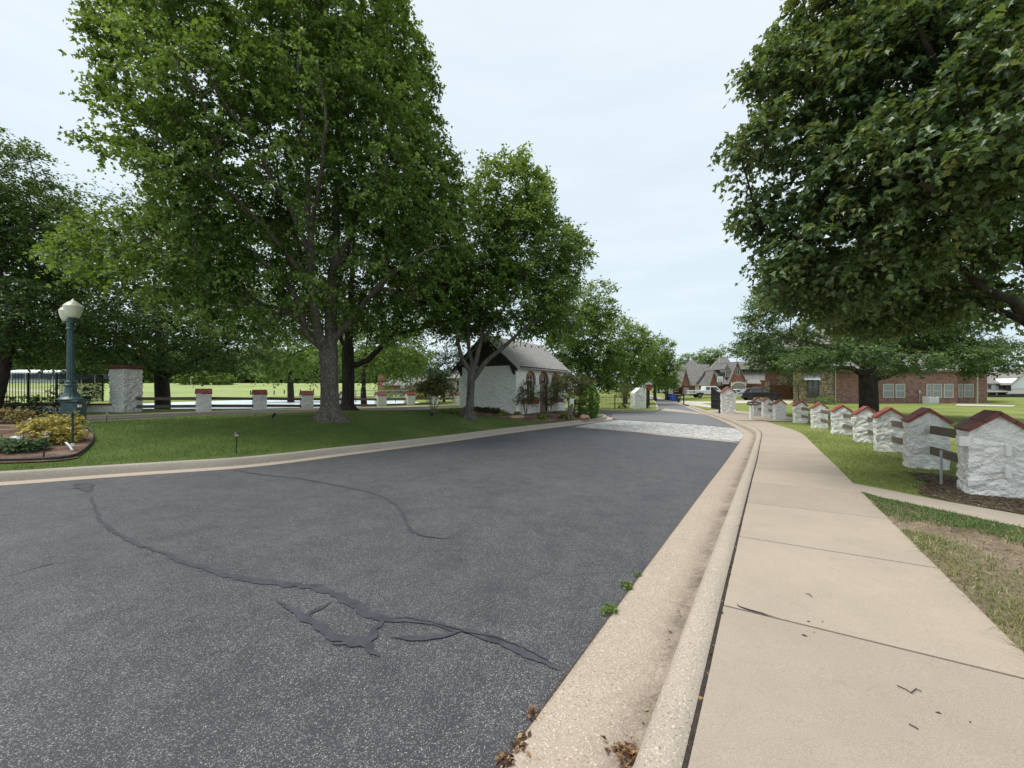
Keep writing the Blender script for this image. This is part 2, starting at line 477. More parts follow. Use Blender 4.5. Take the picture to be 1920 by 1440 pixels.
ground = patch('ground', far, gp, ground_height, ground_mat('grass_land', [(0.25, (0.115, 0.145, 0.040)), (0.5, (0.185, 0.225, 0.060)), (0.8, (0.29, 0.29, 0.11))], 0.22, 7.0), holes=[corr])
rw = NP(11)
edge = R + RN * .02
asph = np.r_[edge, outer, [[-42, -8.0]]]
road = patch('road', asph, grid(-42, 40, -8, 96, .8, 8), Bz, M_ASPH)
# right kerb and gutter: the pan dips to the face
wob = np.zeros(len(R))
def stain_mat(base):
    m = base.copy(); m.name = 'stained_gutter'; nt = m.node_tree; b = nt.nodes['Principled BSDF']; src = b.inputs['Base Color'].links[0].from_socket
    at = N(nt, 'ShaderNodeAttribute'); at.attribute_name = 'dirt'
    p = pos(nt); n1_ = nz(nt, p, 2.2, 5, .7); n2_ = nz(nt, p, 30, 4, .7)
    mu = N(nt, 'ShaderNodeMath', operation='MULTIPLY'); L(nt, at.outputs['Fac'], mu.inputs[0]); L(nt, ramp(nt, mix(nt, .35, n1_, n2_), [(.36, g3(.12)), (.62, g3(1))]), mu.inputs[1])
    L(nt, mix(nt, mu.outputs[0], src, (.085, .068, .055)), b.inputs['Base Color']); return m
gprof = [(-.004, .004, .3), (0, .012, .35), (.03, .011, 0), (.22, .006, 0), (.33, .001, .25), (.40, -.002, .75), (.455, .010, .9), (.475, .030, .7)]
gut = ribbon('gutter', R, RN, [q[:2] for q in gprof], Bz, stain_mat(M_GUT))
_a = gut.data.attributes.new('dirt', 'FLOAT', 'POINT'); _a.data.foreach_set('value', np.tile([q[2] for q in gprof], len(R)).astype(np.float32))
kerb = ribbon('kerb', R, RN, [(.47, .022), (.485, .05), (.505, .125), (.53, .145), (.56, .152), (.665, .152), (.672, .128), (.72, .125)], Bz, M_KERB, smooth=False)
ig = ribbon('island_gutter', ring, ringN, [(-.004, .004), (0, .012), (.36, .004), (.42, .016)], Bz, M_GUT, True)
M_KERBL = concrete_mat('island_kerb_concrete', (0.365, 0.325, 0.27), 0.22, 0.4, (0.23, 0.20, 0.165))
ik = ribbon('island_kerb', ring, ringN, [(.415, .01), (.43, .05), (.455, .165), (.48, .185), (.51, .192), (.615, .192), (.625, .12)], Bz, M_KERBL, True)
ok_ = ribbon('outer_kerb', outer, outN, [(-.02, -.02), (0, .10), (.03, .135), (.06, .142), (.18, .142), (.19, .06)], Bz, M_KERB)
sel = (outer[:, 0] < -5.6)
fw = ribbon('far_footpath', outer[sel], outN[sel], [(.195, .10), (.2, .137), (1.5, .135), (1.51, .05)], Bz, M_WALK)
island = patch('island_lawn', ISL, grid(-31, 9, 2, 36, .5, 9), Iz, M_LAWN)
pond_w = patch('pond_water', pond, grid(-42, -8, 25, 62, 3, 10), lambda x, y: np.full(len(x), .06), None)
m, nt, b = nodes('pond_water'); b.inputs['Base Color'].default_value = (0.66, 0.73, 0.78, 1); b.inputs['Roughness'].default_value = 0.3  # pale sky reflection is put into the base colour of the water
b.inputs['Specular IOR Level'].default_value = 0.35
bump(nt, b, nz(nt, pos(nt, (1, .4, 1)), 3.0, 3), 0.15, 0.03); pond_w.data.materials.append(m)
# bright turf of the golf course beyond the pond
turf_poly = chaikin(np.array([[-60, 30], [-43, 32], [-43, 56], [-30, 62], [-16, 60], [-9, 52], [-6.5, 44], [-2, 44], [-1, 60], [-8, 110], [-60, 150], [-160, 150], [-140, 40]]), 2, True)
field = patch('golf_fairway', turf_poly, grid(-160, 0, 28, 152, 2.2, 12), lambda x, y: Gp(x, y) + .05, M_FIELD)

# sidewalk: separate slabs with open joints over a dark bed
M_DARK = plain('joint_dirt', (0.035, 0.028, 0.022), .95, .5, 30)
_k = R[:, 1] < 25.5
bed = ribbon('joint_bed', R[_k], RN[_k], [(.66, .1405), (2.14, .1405)], Bz, M_DARK)
a0, a1 = .692, 2.15
ysel = (R + RN * a0)[:, 1]
mb = MB(); yj = 2.75 - 1.40 * 5; k = 0
cuts = []
while yj < 25.6:
    cuts.append(float(np.interp(yj, ysel, Rs))); yj += 1.40 if yj < 16 else 1.6
def at_s(s, off):
    x = np.interp(s, Rs, R[:, 0]); y = np.interp(s, Rs, R[:, 1]); nx = np.interp(s, Rs, RN[:, 0]); ny = np.interp(s, Rs, RN[:, 1])
    l = math.hypot(nx, ny); return x + nx / l * off, y + ny / l * off
for i in range(len(cuts) - 1):
    s0, s1 = cuts[i] + .011, cuts[i + 1] - .011
    n = 5; vs = []
    for q in range(n):
        s = s0 + (s1 - s0) * q / (n - 1)
        for off in (a0, (a0 + a1) / 2, a1):
            wv = .004 * mnoise.noise(Vector((s * 3, off, 1))) if off != a1 else .006 * mnoise.noise(Vector((s * 2, 9, 1)))
            x, y = at_s(s, off + wv); z = float(Bz(x, y))
            vs.append((x, y, z + .150 + rnd.uniform(-.0008, .0008)))
    t = len(vs); vs += [(p[0], p[1], p[2] - .05) for p in vs]
    fs = []
    for q in range(n - 1):
        for c in range(2):
            a = q * 3 + c; fs.append((a, a + 1, a + 4, a + 3))
    for q in range(n - 1):
        for c in (0, 2):
            a = q * 3 + c; fs.append((a, a + 3, a + 3 + t, a + t) if c == 0 else (a, a + t, a + 3 + t, a + 3))
    for c in range(2): fs.append((c, c + t, c + 1 + t, c + 1)); a = (n - 1) * 3 + c; fs.append((a, a + 1, a + 1 + t, a + t))
    mb.add(vs, fs)
sw = mb.build('sidewalk', M_SLAB, None, bevel=.004, seg=2)
_nf = len(mb.f) // (len(cuts) - 1); _a = sw.data.attributes.new('var', 'FLOAT', 'FACE'); _a.data.foreach_set('value', np.repeat(NP(12).uniform(0, 1, len(cuts) - 1), _nf).astype(np.float32))
tag(sw, kind='structure')

# concrete laid as sheets on the land: name, pixel outline, lift
def sheet(name, pix, mat, fn=Bz, dz=.15, st=.6, thick=0):
    P = np.array([ray(p, q, (lambda x, y: fn(x, y) + dz)) for p, q in pix]); P, _ = resample(np.r_[P, P[:1]], st); P = P[:-1]
    mn, mx = P.min(0), P.max(0)
    return patch(name, P, grid(mn[0], mx[0], mn[1], mx[1], st, 13), fn, mat, dz=dz)
path_pts = [(1583,903),(1640,913.5),(1711,928),(1800,945),(1925,966),(2150,1010),(2150,1034),(1925,990),(1850,975.5),(1790,962),(1700,942.5),(1606,923)]
pth = sheet('concrete_path', path_pts, M_WALK, Bz, .146)
_kl = (R + RN * .665)[(R[:, 1] > 25.0) & (R[:, 1] < 37.0)]
_pr = np.array([ray(p, q, lambda x, y: Bz(x, y) + .155) for p, q in [(1345,768),(1420,768.5),(1462,777),(1500,786.5),(1440,788.5)]])
_pp = resample(np.r_[_kl, _pr, _kl[:1]], .6)[0][:-1]
pad = patch('gate_footway', _pp, grid(12, 32, 22, 40, .6, 13), Bz, M_WALK, dz=.155)
M_PAV = None
def paver_mat():
    m, nt, b = nodes('paver')
    p = pos(nt, (1, 1, 1))
    v = N(nt, 'ShaderNodeTexVoronoi'); v.inputs['Scale'].default_value = 3.6; v.inputs['Randomness'].default_value = .7; L(nt, p, v.inputs['Vector'])
    e = N(nt, 'ShaderNodeTexVoronoi'); e.feature = 'DISTANCE_TO_EDGE'; e.inputs['Scale'].default_value = 3.6; e.inputs['Randomness'].default_value = .7; L(nt, p, e.inputs['Vector'])
    sp = N(nt, 'ShaderNodeSeparateColor'); L(nt, v.outputs['Color'], sp.inputs[0])
    col = ramp(nt, sp.outputs[0], [(0, (0.40, 0.39, 0.37)), (1, (0.62, 0.60, 0.565))])
    col = mix(nt, ramp(nt, nz(nt, p, 8, 4), [(0.45, g3(0)), (0.75, g3(.45))]), col, (0.36, 0.35, 0.32))
    col = mix(nt, ramp(nt, e.outputs['Distance'], [(0.02, g3(1)), (0.07, g3(0))]), col, (0.07, 0.065, 0.06))
    L(nt, col, b.inputs['Base Color']); b.inputs['Roughness'].default_value = .8
    bump(nt, b, e.outputs['Distance'], .8, .03)
    return m
pav = sheet('paver_band', [(1078,799.5),(1196,809),(1240,814.5),(1320,822),(1386.5,828.3),(1394.5,816),(1391,809),(1381,803.2),(1315,797),(1250,792.5),(1196,789.5),(1156,787.5),(1120,792.5)], paver_mat(), Bz, .016)
sheet('paver_border', [(1068,800.5),(1196,810.6),(1240,816.4),(1320,824.2),(1385.5,830.6),(1386.7,828.6),(1320,822.4),(1240,814.8),(1196,809.3),(1078,799.8)], M_GUT, Bz, .012)
sheet('lane_sheen', [(1158,787.2),(1196,789.0),(1250,792),(1315,796.5),(1379,802.6),(1372,798.5),(1357,791.2),(1326,779.2),(1307,772.7),(1270.5,756.2),(1248,751.3),(1224,752),(1226,763),(1238,770),(1226,773.5),(1150,774.5),(1146,782)], asphalt_mat('sheen_asphalt', 1.5), Bz, .008)  # overlay of paler asphalt: the far lane's gloss is painted into its colour
sheet('gate_apron', [(1240,769.5),(1290,774),(1322,778),(1307,773),(1270,768),(1246,766)], M_KERB, Bz, .014)
M_DRIVE = concrete_mat('drive_concrete', (0.52, 0.47, 0.40), 0, .2)
sheet('driveway', [(1283,758),(1336,765),(1348,765),(1348,762.3),(1315,756.5),(1350,755.8),(1350,753),(1276,751.5)], M_DRIVE, Gz, .03)
sheet('driveway', [(1375,751.5),(1375,756.5),(1480,757.2),(1490,752),(1440,749.5)], M_DRIVE, Gz, .03)
sheet('footpath', [(1398,783.5),(1440,789),(1484,789.5),(1530,789),(1530,786.8),(1478,786.8),(1436,786)], M_WALK, Gz, .035)
sheet('patio', [(1795,757.5),(1905,760),(1900,762.5),(1790,760.5)], M_DRIVE, Gz, .04)
sheet('golf_path', [(0,728.5),(60,731),(140,735),(140,738),(60,735),(0,733)], M_WALK, Gp, .08)

# crack sealer on the asphalt
def crack(pix, widths, mat, name='crack_sealer', lift=.006):
    P = np.array([ray(p, q, lambda x, y: Bz(x, y) + lift) for p, q in pix]); w = np.interp(np.linspace(0, 1, 200), np.linspace(0, 1, len(widths)), widths)
    P = chaikin(P, 2); P, s = resample(P, .03); n = len(P)
    r = NP(len(pix) * 7 + int(pix[0][0]))
    nn = normals(P); ws = np.interp(np.linspace(0, 1, n), np.linspace(0, 1, 200), w)
    jl = np.array([mnoise.noise(Vector((q * 9, 1.3, pix[0][0]))) for q in s]) + .6 * np.array([mnoise.noise(Vector((q * 31, 4.3, pix[0][0]))) for q in s])
    jr = np.array([mnoise.noise(Vector((q * 9, 7.3, pix[0][0]))) for q in s]) + .6 * np.array([mnoise.noise(Vector((q * 31, 8.3, pix[0][0]))) for q in s])
    c = np.array([mnoise.noise(Vector((q * 5, 2.3, pix[0][1]))) + .45 * mnoise.noise(Vector((q * 17, 2.9, pix[0][1]))) + .25 * mnoise.noise(Vector((q * 45, 3.9, pix[0][1]))) for q in s])[:, None] * nn * .03
    fade = np.sqrt(np.clip(np.minimum(np.arange(n), np.arange(n)[::-1]) / 4, .02, 1))
    A = P + c + nn * (ws * .72 * (1 + .8 * jl) * fade)[:, None]; Bq = P + c - nn * (ws * .72 * (1 + .8 * jr) * fade)[:, None]
    V = np.zeros((n, 2, 3)); V[:, 0, :2] = A; V[:, 1, :2] = Bq
    for j in range(2): V[:, j, 2] = Bz(V[:, j, 0], V[:, j, 1]) + lift
    idx = np.arange(2 * n).reshape(n, 2); fc = np.stack([idx[:-1, 0], idx[:-1, 1], idx[1:, 1], idx[1:, 0]], -1)
    o = link(name, np_mesh(name, V.reshape(-1, 3), fc.ravel(), np.full(len(fc), 4)), mat); o['kind'] = 'structure'
    return o
M_SEAL = plain('crack_sealer', (0.055, 0.057, 0.067), .6, .28, 9.0, spec=.35, bmp=.25, bscale=120)
M_CRACK = plain('open_crack', (0.012, 0.012, 0.013), .95, .4, 40)
crack([(170,930),(180,962),(200,988),(240,1012),(310,1040),(380,1064),(440,1082),(510,1092),(560,1097),(610,1104),(650,1125),(700,1152),(728,1162)], [.012,.018,.022,.025,.03,.03,.028,.03,.045,.055,.06,.05], M_SEAL)
crack([(700,1152),(730,1160),(790,1163),(850,1178),(905,1190),(960,1208),(1010,1235),(1053,1256)], [.05,.04,.03,.035,.04,.04,.05,.02], M_SEAL, lift=.007)
crack([(720,1164),(760,1160),(800,1164),(850,1178),(900,1189),(950,1200),(1000,1226),(1050,1252)], [.003,.004,.004,.005,.006,.006,.006,.004], M_CRACK, 'asphalt_crack', .010)
crack([(622,1128),(598,1142),(575,1152),(560,1158)], [.02,.03,.035,.02], M_SEAL, lift=.0065)
crack([(510,1124),(540,1134),(570,1154),(600,1178),(640,1196),(680,1206),(715,1228)], [.01,.02,.05,.04,.045,.05,.03], M_SEAL, lift=.0075)
crack([(718,1160),(700,1180),(690,1200),(650,1205),(620,1207)], [.045,.05,.05,.04,.02], M_SEAL, lift=.008)
crack([(730,1195),(780,1199),(830,1190),(865,1183)], [.02,.035,.035,.015], M_SEAL, lift=.0085)
crack([(440,881),(480,889),(560,896),(630,909),(690,921),(735,938),(755,960),(766,988),(775,1000)], [.025,.025,.025,.025,.03,.025,.02,.03,.03], M_SEAL)
crack([(766,990),(785,1003),(820,1008),(850,1010)], [.03,.03,.02,.01], M_SEAL, lift=.007)
crack([(0,1083),(40,1072),(90,1058),(130,1052)], [.004,.008,.012,.004], M_SEAL)
crack([(140,906),(160,910),(165,922)], [.1,.14,.05], M_SEAL)
# hairline crack across one slab, on top of the concrete

crack([(1383,1131),(1394,1139),(1408,1143),(1432,1150),(1462,1160)], [.008,.014,.007,.006,.002], M_CRACK, 'slab_chip', .1545)
crack([(1230,1121),(1262,1128),(1298,1140),(1312,1146)], [.001,.003,.002,.004], M_CRACK, 'gutter_crack', .0125)
# ------------------------------------------------------------------ trees
def lobe(px, py, d, rx, ry, rd):
    """an ellipsoid of foliage seen at (px, py), d metres away, rx by ry photo pixels, rd metres deep"""
    return (X(px, d), d, Z(py, d), rx * d / F, rd, ry * d / F)

LEAF_SHAPES = {
    # half outlines (u, v) from the stalk to the tip; each leaf is two halves folded on the midrib
    'maple': [(0, 0), (.20, -.06), (.50, .30), (.27, .42), (.30, .62), (.13, .60), (0, 1)],
    'maple_small': [(0, 0), (.34, .06), (.48, .46), (.2, .52), (0, 1)],
    'oval': [(0, 0), (.22, .25), (.22, .65), (0, 1)],
    'clump': [(0, 0), (.45, .10), (.28, .45), (.42, .8), (0, 1)],
}
def leaf_mesh(name, pos_, ax, nrm, size, var, shape, fold=.25, curl=.25):
    n = len(pos_); half = LEAF_SHAPES[shape]; k = len(half)
    b = np.cross(nrm, ax); b /= np.linalg.norm(b, axis=1)[:, None] + 1e-9
    nrm = np.cross(ax, b)
    base = [(0, 0), (0, 1)]
    pts = []; 
    for u, v in half: pts.append((u, v))
    for u, v in half[1:-1][::-1]: pts.append((-u, v))
    pts = np.array(pts)                                      # first k: right side incl. stalk and tip; rest left side
    w = np.abs(pts[:, 0]) * fold * 2 - curl * pts[:, 1] ** 2
    V = pos_[:, None, :] + size[:, None, None] * (pts[None, :, 0, None] * b[:, None, :] + pts[None, :, 1, None] * ax[:, None, :] + w[None, :, None] * nrm[:, None, :])
    m = len(pts)
    fr = list(range(k)); fl = [0] + [k - 1] + list(range(k, m)); 
    off = (np.arange(n) * m)[:, None]
    loops = np.concatenate([off + np.array(fr)[None, :], off + np.array(fl)[None, :]], 1).ravel()
    counts = np.tile([len(fr), len(fl)], n)
    return np_mesh(name, V.reshape(-1, 3), loops, counts, np.repeat(var, 2))

def quad_leaf_mesh(name, pos_, ax, nrm, size, var, wid=.62, fold=.22):
    n = len(pos_); b = np.cross(nrm, ax); b /= np.linalg.norm(b, axis=1)[:, None] + 1e-9
    nrm = np.cross(ax, b)
    pts = np.array([(0, 0), (wid / 2, .42), (0, 1), (-wid / 2, .42)]); w = np.abs(pts[:, 0]) * fold * 2
    V = pos_[:, None, :] + size[:, None, None] * (pts[None, :, 0, None] * b[:, None, :] + pts[None, :, 1, None] * ax[:, None, :] + w[None, :, None] * nrm[:, None, :])
    return np_mesh(name, V.reshape(-1, 3), np.arange(4 * n), np.full(n, 4), var)

def outline(left, right, top=None):
    """keeps the tips of a crown inside its shape: (row, column) pairs down each side"""
    def f(t):
        px = CX + F * t[:, 0] / t[:, 1]; py = YH - F * (t[:, 2] - H) / t[:, 1]
        k = (px > np.interp(py, [q[0] for q in left], [q[1] for q in left])) & (px < np.interp(py, [q[0] for q in right], [q[1] for q in right]))
        return k & (py > top) if top is not None else k
    return f
def unit(a): return a / (np.linalg.norm(a, axis=-1, keepdims=True) + 1e-9)

def sample_lobes(lobes, n, r, shell=.45, lump=.22, seed=0):
    lb = np.array(lobes, float); vol = (lb[:, 3] * lb[:, 4] * lb[:, 5]) ** .8
    li = r.choice(len(lb), n, p=vol / vol.sum()); d = unit(r.normal(size=(n, 3)))
    rr = shell + (1 - shell) * r.uniform(0, 1, n) ** .55
    ln = np.array([mnoise.noise(Vector(q * 2.3) + Vector((seed * 3.3 + i, seed, i * 1.7))) for q, i in zip(d, li)])
    rr = rr * (1 + lump * ln)
    return lb[li, :3] + d * lb[li, 3:6] * rr[:, None], li, d

def tubes_from(P, par, rad, mat, name, parent, loc, rmin=.006, hi=None):
    """all branches of one tree as one mesh"""
    n = len(P); kids = [[] for _ in range(n)]
    for i in range(1, n):
        if par[i] >= 0: kids[par[i]].append(i)
    mb = MB(); stack = [(0, None)]
    while stack:
        i, frm = stack.pop()
        chain = [i] if frm is None else [frm, i]
        while True:
            kk = kids[chain[-1]]
            if not kk: break
            kk = sorted(kk, key=lambda q: -rad[q])
            for q in kk[1:]:
                if rad[q] >= rmin: stack.append((q, chain[-1]))
            if rad[kk[0]] < rmin: break
            chain.append(kk[0])
        if len(chain) < 2: continue
        rs = [rad[q] for q in chain]
        if frm is not None: rs[0] = min(rad[frm] * .8, rs[1] * 1.25)
        sides = 9 if rs[0] > .09 else (6 if rs[0] > .03 else (4 if rs[0] > .012 else 3))
        pts = [Vector(P[q]) - Vector(loc) for q in chain]
        mb.tube(pts, [float(q) for q in rs], sides, cap=False)
    return mb.build(name, mat, parent, smooth=True)

def grow(base, trunk, limbs, tips, r, tipr=.009, power=2.35, seg=.55, up=.35, plw=.22, skip_low=True):
    """skeleton: trunk and limbs are given as [(point, radius)...]; every tip is joined to the nearest wood"""
    P = []; par = []; fixed = []; pl = []
    def addn(p, pa, fr):
        P.append(np.array(p, float)); par.append(pa); fixed.append(fr)
        pl.append(0 if pa < 0 else pl[pa] + np.linalg.norm(P[-1] - P[pa])); return len(P) - 1
    last = -1; tr = []
    for p, rad in trunk: last = addn(p, last, rad); tr.append(last)
    open_from = 1 if len(trunk) > 2 else 0
    for lm in limbs:
        p0 = np.array(lm[0][0]); j = int(np.argmin([np.linalg.norm(P[q] - p0) for q in range(len(P))]))
        pts = [np.array(q[0], float) for q in lm]; rr = [q[1] for q in lm]
        last = j
        for a in range(1, len(pts)):
            d = np.linalg.norm(pts[a] - pts[a-1]); m = max(1, int(d / .5))
            for t in range(1, m + 1):
                f = t / m; q = pts[a-1] * (1 - f) + pts[a] * f + (r.normal(size=3) * .04 if t < m else 0)
                last = addn(q, last, rr[a-1] * (1 - f) + rr[a] * f)
    cap = len(P) + len(tips) * 14
    A = np.zeros((cap, 3)); A[:len(P)] = P; PL = np.zeros(cap); PL[:len(P)] = pl; n = len(P)
    ok = np.ones(cap, bool)
    if skip_low: ok[:max(1, len(trunk) - 2)] = False
    endn = []
    for c in tips:
        dv = A[:n] - c; d = np.sqrt((dv * dv).sum(1)); cost = d + plw * PL[:n] + up * np.maximum(0, dv[:, 2]); cost[~ok[:n]] += 50
        j = int(np.argmin(cost)); L_ = d[j]
        pd = A[j] - A[par[j]] if par[j] >= 0 else np.array([0, 0, 1.0]); pd = pd / (np.linalg.norm(pd) + 1e-9)
        m = min(12, max(1, int(L_ / seg))); ctrl = A[j] + (pd * .7 + np.array([0, 0, .25])) * L_ * .38
        last = j
        for t in range(1, m + 1):
            f = t / m; q = A[j] * (1 - f) ** 2 + ctrl * 2 * f * (1 - f) + c * f * f
            if t < m: q = q + r.normal(size=3) * .035 * min(1, L_)
            A[n] = q; PL[n] = PL[last] + np.linalg.norm(q - A[last]); par.append(last); fixed.append(None); last = n; n += 1
        endn.append(last)
    A = A[:n]; acc = np.zeros(n); rad = np.zeros(n)
    has = np.zeros(n, bool)
    for i in range(n - 1, -1, -1):
        if not has[i]: acc[i] = tipr ** power
        if par[i] >= 0: acc[par[i]] += acc[i]; has[par[i]] = True
    rad = acc ** (1 / power)
    for i in range(n):
        if fixed[i] is not None: rad[i] = fixed[i]
        elif par[i] >= 0: rad[i] = min(rad[i], rad[par[i]] * .86)
    return A, par, rad, endn

def tree(name, label, cat, base, trunk, lobes, ncl, leaf, mats, seed, limbs=(), twigs=4, per=8, tl=.6, size=.13, shell=.45, lump=.22, flat=.25,
         droop=.2, group=None, shape='quad', out=.9, rmin=.008, tipr=.009, centre=None, wood=True, zmin=None, twigmesh=False, plw=.22, keep=None, upn=.8, flare=None, tintv=.22):
    """trunk: [(x,y,z,r)...] in world space; lobes: ellipsoids of foliage"""
    r = NP(seed)
    t = thing(name, tuple(base), label, cat, group)
    tips, li, dr = sample_lobes(lobes, ncl, r, shell, lump, seed)
    if zmin is not None:
        k = tips[:, 2] > zmin; tips, li, dr = tips[k], li[k], dr[k]
    if keep is not None:
        k = keep(tips); tips, li, dr = tips[k], li[k], dr[k]
    n = len(tips)
    cen = np.array(centre if centre is not None else np.array(lobes)[:, :3].mean(0)); 
    A, par, rad, endn = grow(base, [((p[0], p[1], p[2]), p[3]) for p in trunk], limbs, tips, r, tipr, plw=plw)
    tubes_from(A, par, rad, mats[0], 'trunk', t, base, rmin)
    if flare:
        flare(t)
    # sprays of leaves on twigs round every tip
    od = unit(dr * .6 + unit(tips - cen) * .6)
    K, Q = twigs, per
    td = unit(od[:, None, :] * out + r.normal(size=(n, K, 3)) * .85 * np.array([1, 1, flat + .25]) + np.array([0, 0, .08]))
    Lt = tl * r.uniform(.55, 1.25, (n, K))
    tt = (np.arange(Q) + r.uniform(.1, .9, (n, K, Q))) / Q
    lat = unit(np.cross(td, np.array([0, 0, 1.0])) + 1e-3)
    sd = np.where(r.uniform(size=(n, K, Q)) < .5, -1.0, 1.0)
    pp = tips[:, None, None, :] + td[:, :, None, :] * (tt * Lt[:, :, None])[..., None]
    pp[..., 2] -= droop * (tt ** 2) * Lt[:, :, None]
    pp = pp + r.normal(size=pp.shape) * .07 * tl
    ax = unit(td[:, :, None, :] * .55 + lat[:, :, None, :] * sd[..., None] * .75 + np.array([0, 0, -.35]) + r.normal(size=pp.shape) * .38)
    nr = unit(np.array([0, 0, upn]) + od[:, None, None, :] * .25 + r.normal(size=pp.shape) * .45)
    var = np.clip(.5 + r.normal(size=(n, 1, 1)) * tintv * .75 + r.normal(size=(n, K, 1)) * tintv * .45 + r.normal(size=(n, K, Q)) * tintv * .6 + (tt - .5) * .18, 0, 1)
    sz = size * r.uniform(.65, 1.2, (n, K, Q))
    sh = np.array(base)
    args = (pp.reshape(-1, 3) - sh, ax.reshape(-1, 3), nr.reshape(-1, 3), sz.ravel(), var.ravel())
    me = quad_leaf_mesh('crown', *args) if shape == 'quad' else leaf_mesh('crown', *args, shape)
    cr = link('crown', me, mats[1], t)
    if twigmesh:
        # the fine twigs that carry the leaves, three-sided
        e0 = tips[:, None, :] + 0 * td; e1 = e0 + td * Lt[..., None]; e1[..., 2] -= droop * Lt
        mid = e0 + td * Lt[..., None] * .5; mid[..., 2] -= droop * Lt * .25
        a = unit(np.cross(td, np.array([0.1, .2, 1.0]))).reshape(-1, 3); b_ = unit(np.cross(td.reshape(-1, 3), a))
        m_ = len(a); rings = []
        for c0, rr in ((e0, .005), (mid, .0035), (e1, .0015)):
            c0 = c0.reshape(-1, 3) - sh
            for q in range(3):
                an = 2 * PI * q / 3; rings.append(c0 + (a * math.cos(an) + b_ * math.sin(an)) * rr)
        V = np.stack(rings, 1); o_ = (np.arange(m_) * 9)[:, None, None]
        fs = np.array([[i * 3 + q, i * 3 + (q + 1) % 3, (i + 1) * 3 + (q + 1) % 3, (i + 1) * 3 + q] for i in range(2) for q in range(3)])
        lp = (o_ + fs[None]).reshape(-1)
        link('twig', np_mesh('twig', V.reshape(-1, 3), lp, np.full(m_ * 6, 4)), mats[0], t)['kind'] = 'stuff'
    return t

def root_flare(base, r0, hgt, spread, mat, seed, n=36):
    """buttressed foot of a big trunk"""
    def f(parent):
        mb = MB(); prof = []; lv = 9
        vs = []; rr = NP(seed); k = [(rr.uniform(0, 2*PI), rr.uniform(.7, 1.2), rr.randint(3, 6)) for _ in range(4)]
        for i in range(lv):
            tz = i / (lv - 1); zz = hgt * tz - .12 * (1 - tz)
            for a in range(n):
                an = 2 * PI * a / n
                lob = .5 + .5 * math.sin(an * 5 + k[0][0]) * .6 + .4 * .5 * math.sin(an * 8 + k[1][0])
                q = r0 * (1 + .06 * mnoise.noise(Vector((an * 2, zz * 2, seed)))) + spread * ((1 - tz) ** 3.2) * (.45 + .75 * max(0, lob))
                vs.append((q * math.cos(an), q * math.sin(an), zz))
        fs = [(i*n+a, i*n+(a+1) % n, (i+1)*n+(a+1) % n, (i+1)*n+a) for i in range(lv-1) for a in range(n)]
        mb.add(vs, fs); mb.build('root_flare', mat, parent, smooth=True)
    return f

def ctrunk(px, d, z0, z1, r0, r1, lean=(0, 0), n=5):
    """straightish trunk from the ground at z0 to the fork at z1"""
    x = X(px, d); o = []
    for i in range(n):
        f = i / (n - 1); o.append((x + lean[0] * f + .03 * math.sin(f * 5), d + lean[1] * f, z0 - .1 * (i == 0) + (z1 - z0) * f, r0 + (r1 - r0) * f))
    return o

B_GREY = bark_mat('bark_grey', (0.050, 0.041, 0.035), (0.155, 0.132, 0.112), (0.30, 0.29, 0.24))
B_DARK = bark_mat('bark_dark', (0.022, 0.018, 0.016), (0.080, 0.066, 0.055))
B_SMOOTH = bark_mat('bark_smooth', (0.045, 0.037, 0.032), (0.15, 0.128, 0.11), (0.34, 0.32, 0.29), 6.0)
LF_MAPLE = leaf_mat('maple_leaf', [(0, (0.030, 0.068, 0.014)), (.35, (0.070, 0.138, 0.028)), (.65, (0.135, 0.228, 0.048)), (1, (0.30, 0.40, 0.11))], .42, (0.27, 0.37, 0.03))
LF_DARK = leaf_mat('dark_leaf', [(0, (0.025, 0.054, 0.015)), (.5, (0.056, 0.108, 0.027)), (1, (0.155, 0.225, 0.06))], .38, (0.20, 0.29, 0.03))
LF_RED = leaf_mat('red_maple_leaf', [(0, (0.034, 0.072, 0.030)), (.45, (0.080, 0.148, 0.056)), (.8, (0.150, 0.235, 0.090)), (.99, (0.22, 0.30, 0.11)), (1, (0.24, 0.25, 0.08))], .36, (0.28, 0.34, 0.03), .36, .65)
LF_OAK = leaf_mat('oak_leaf', [(0, (0.036, 0.070, 0.028)), (.5, (0.078, 0.138, 0.050)), (1, (0.165, 0.235, 0.085))], .36, (0.20, 0.31, 0.05))
LF_LIGHT = leaf_mat('light_leaf', [(0, (0.052, 0.100, 0.022)), (.5, (0.110, 0.190, 0.038)), (1, (0.21, 0.31, 0.07))], .42, (.3, .42, .04))
LF_BLUE = leaf_mat('blue_leaf', [(0, (0.045, 0.085, 0.062)), (.5, (0.080, 0.135, 0.095)), (1, (0.13, 0.19, 0.13))], .2)

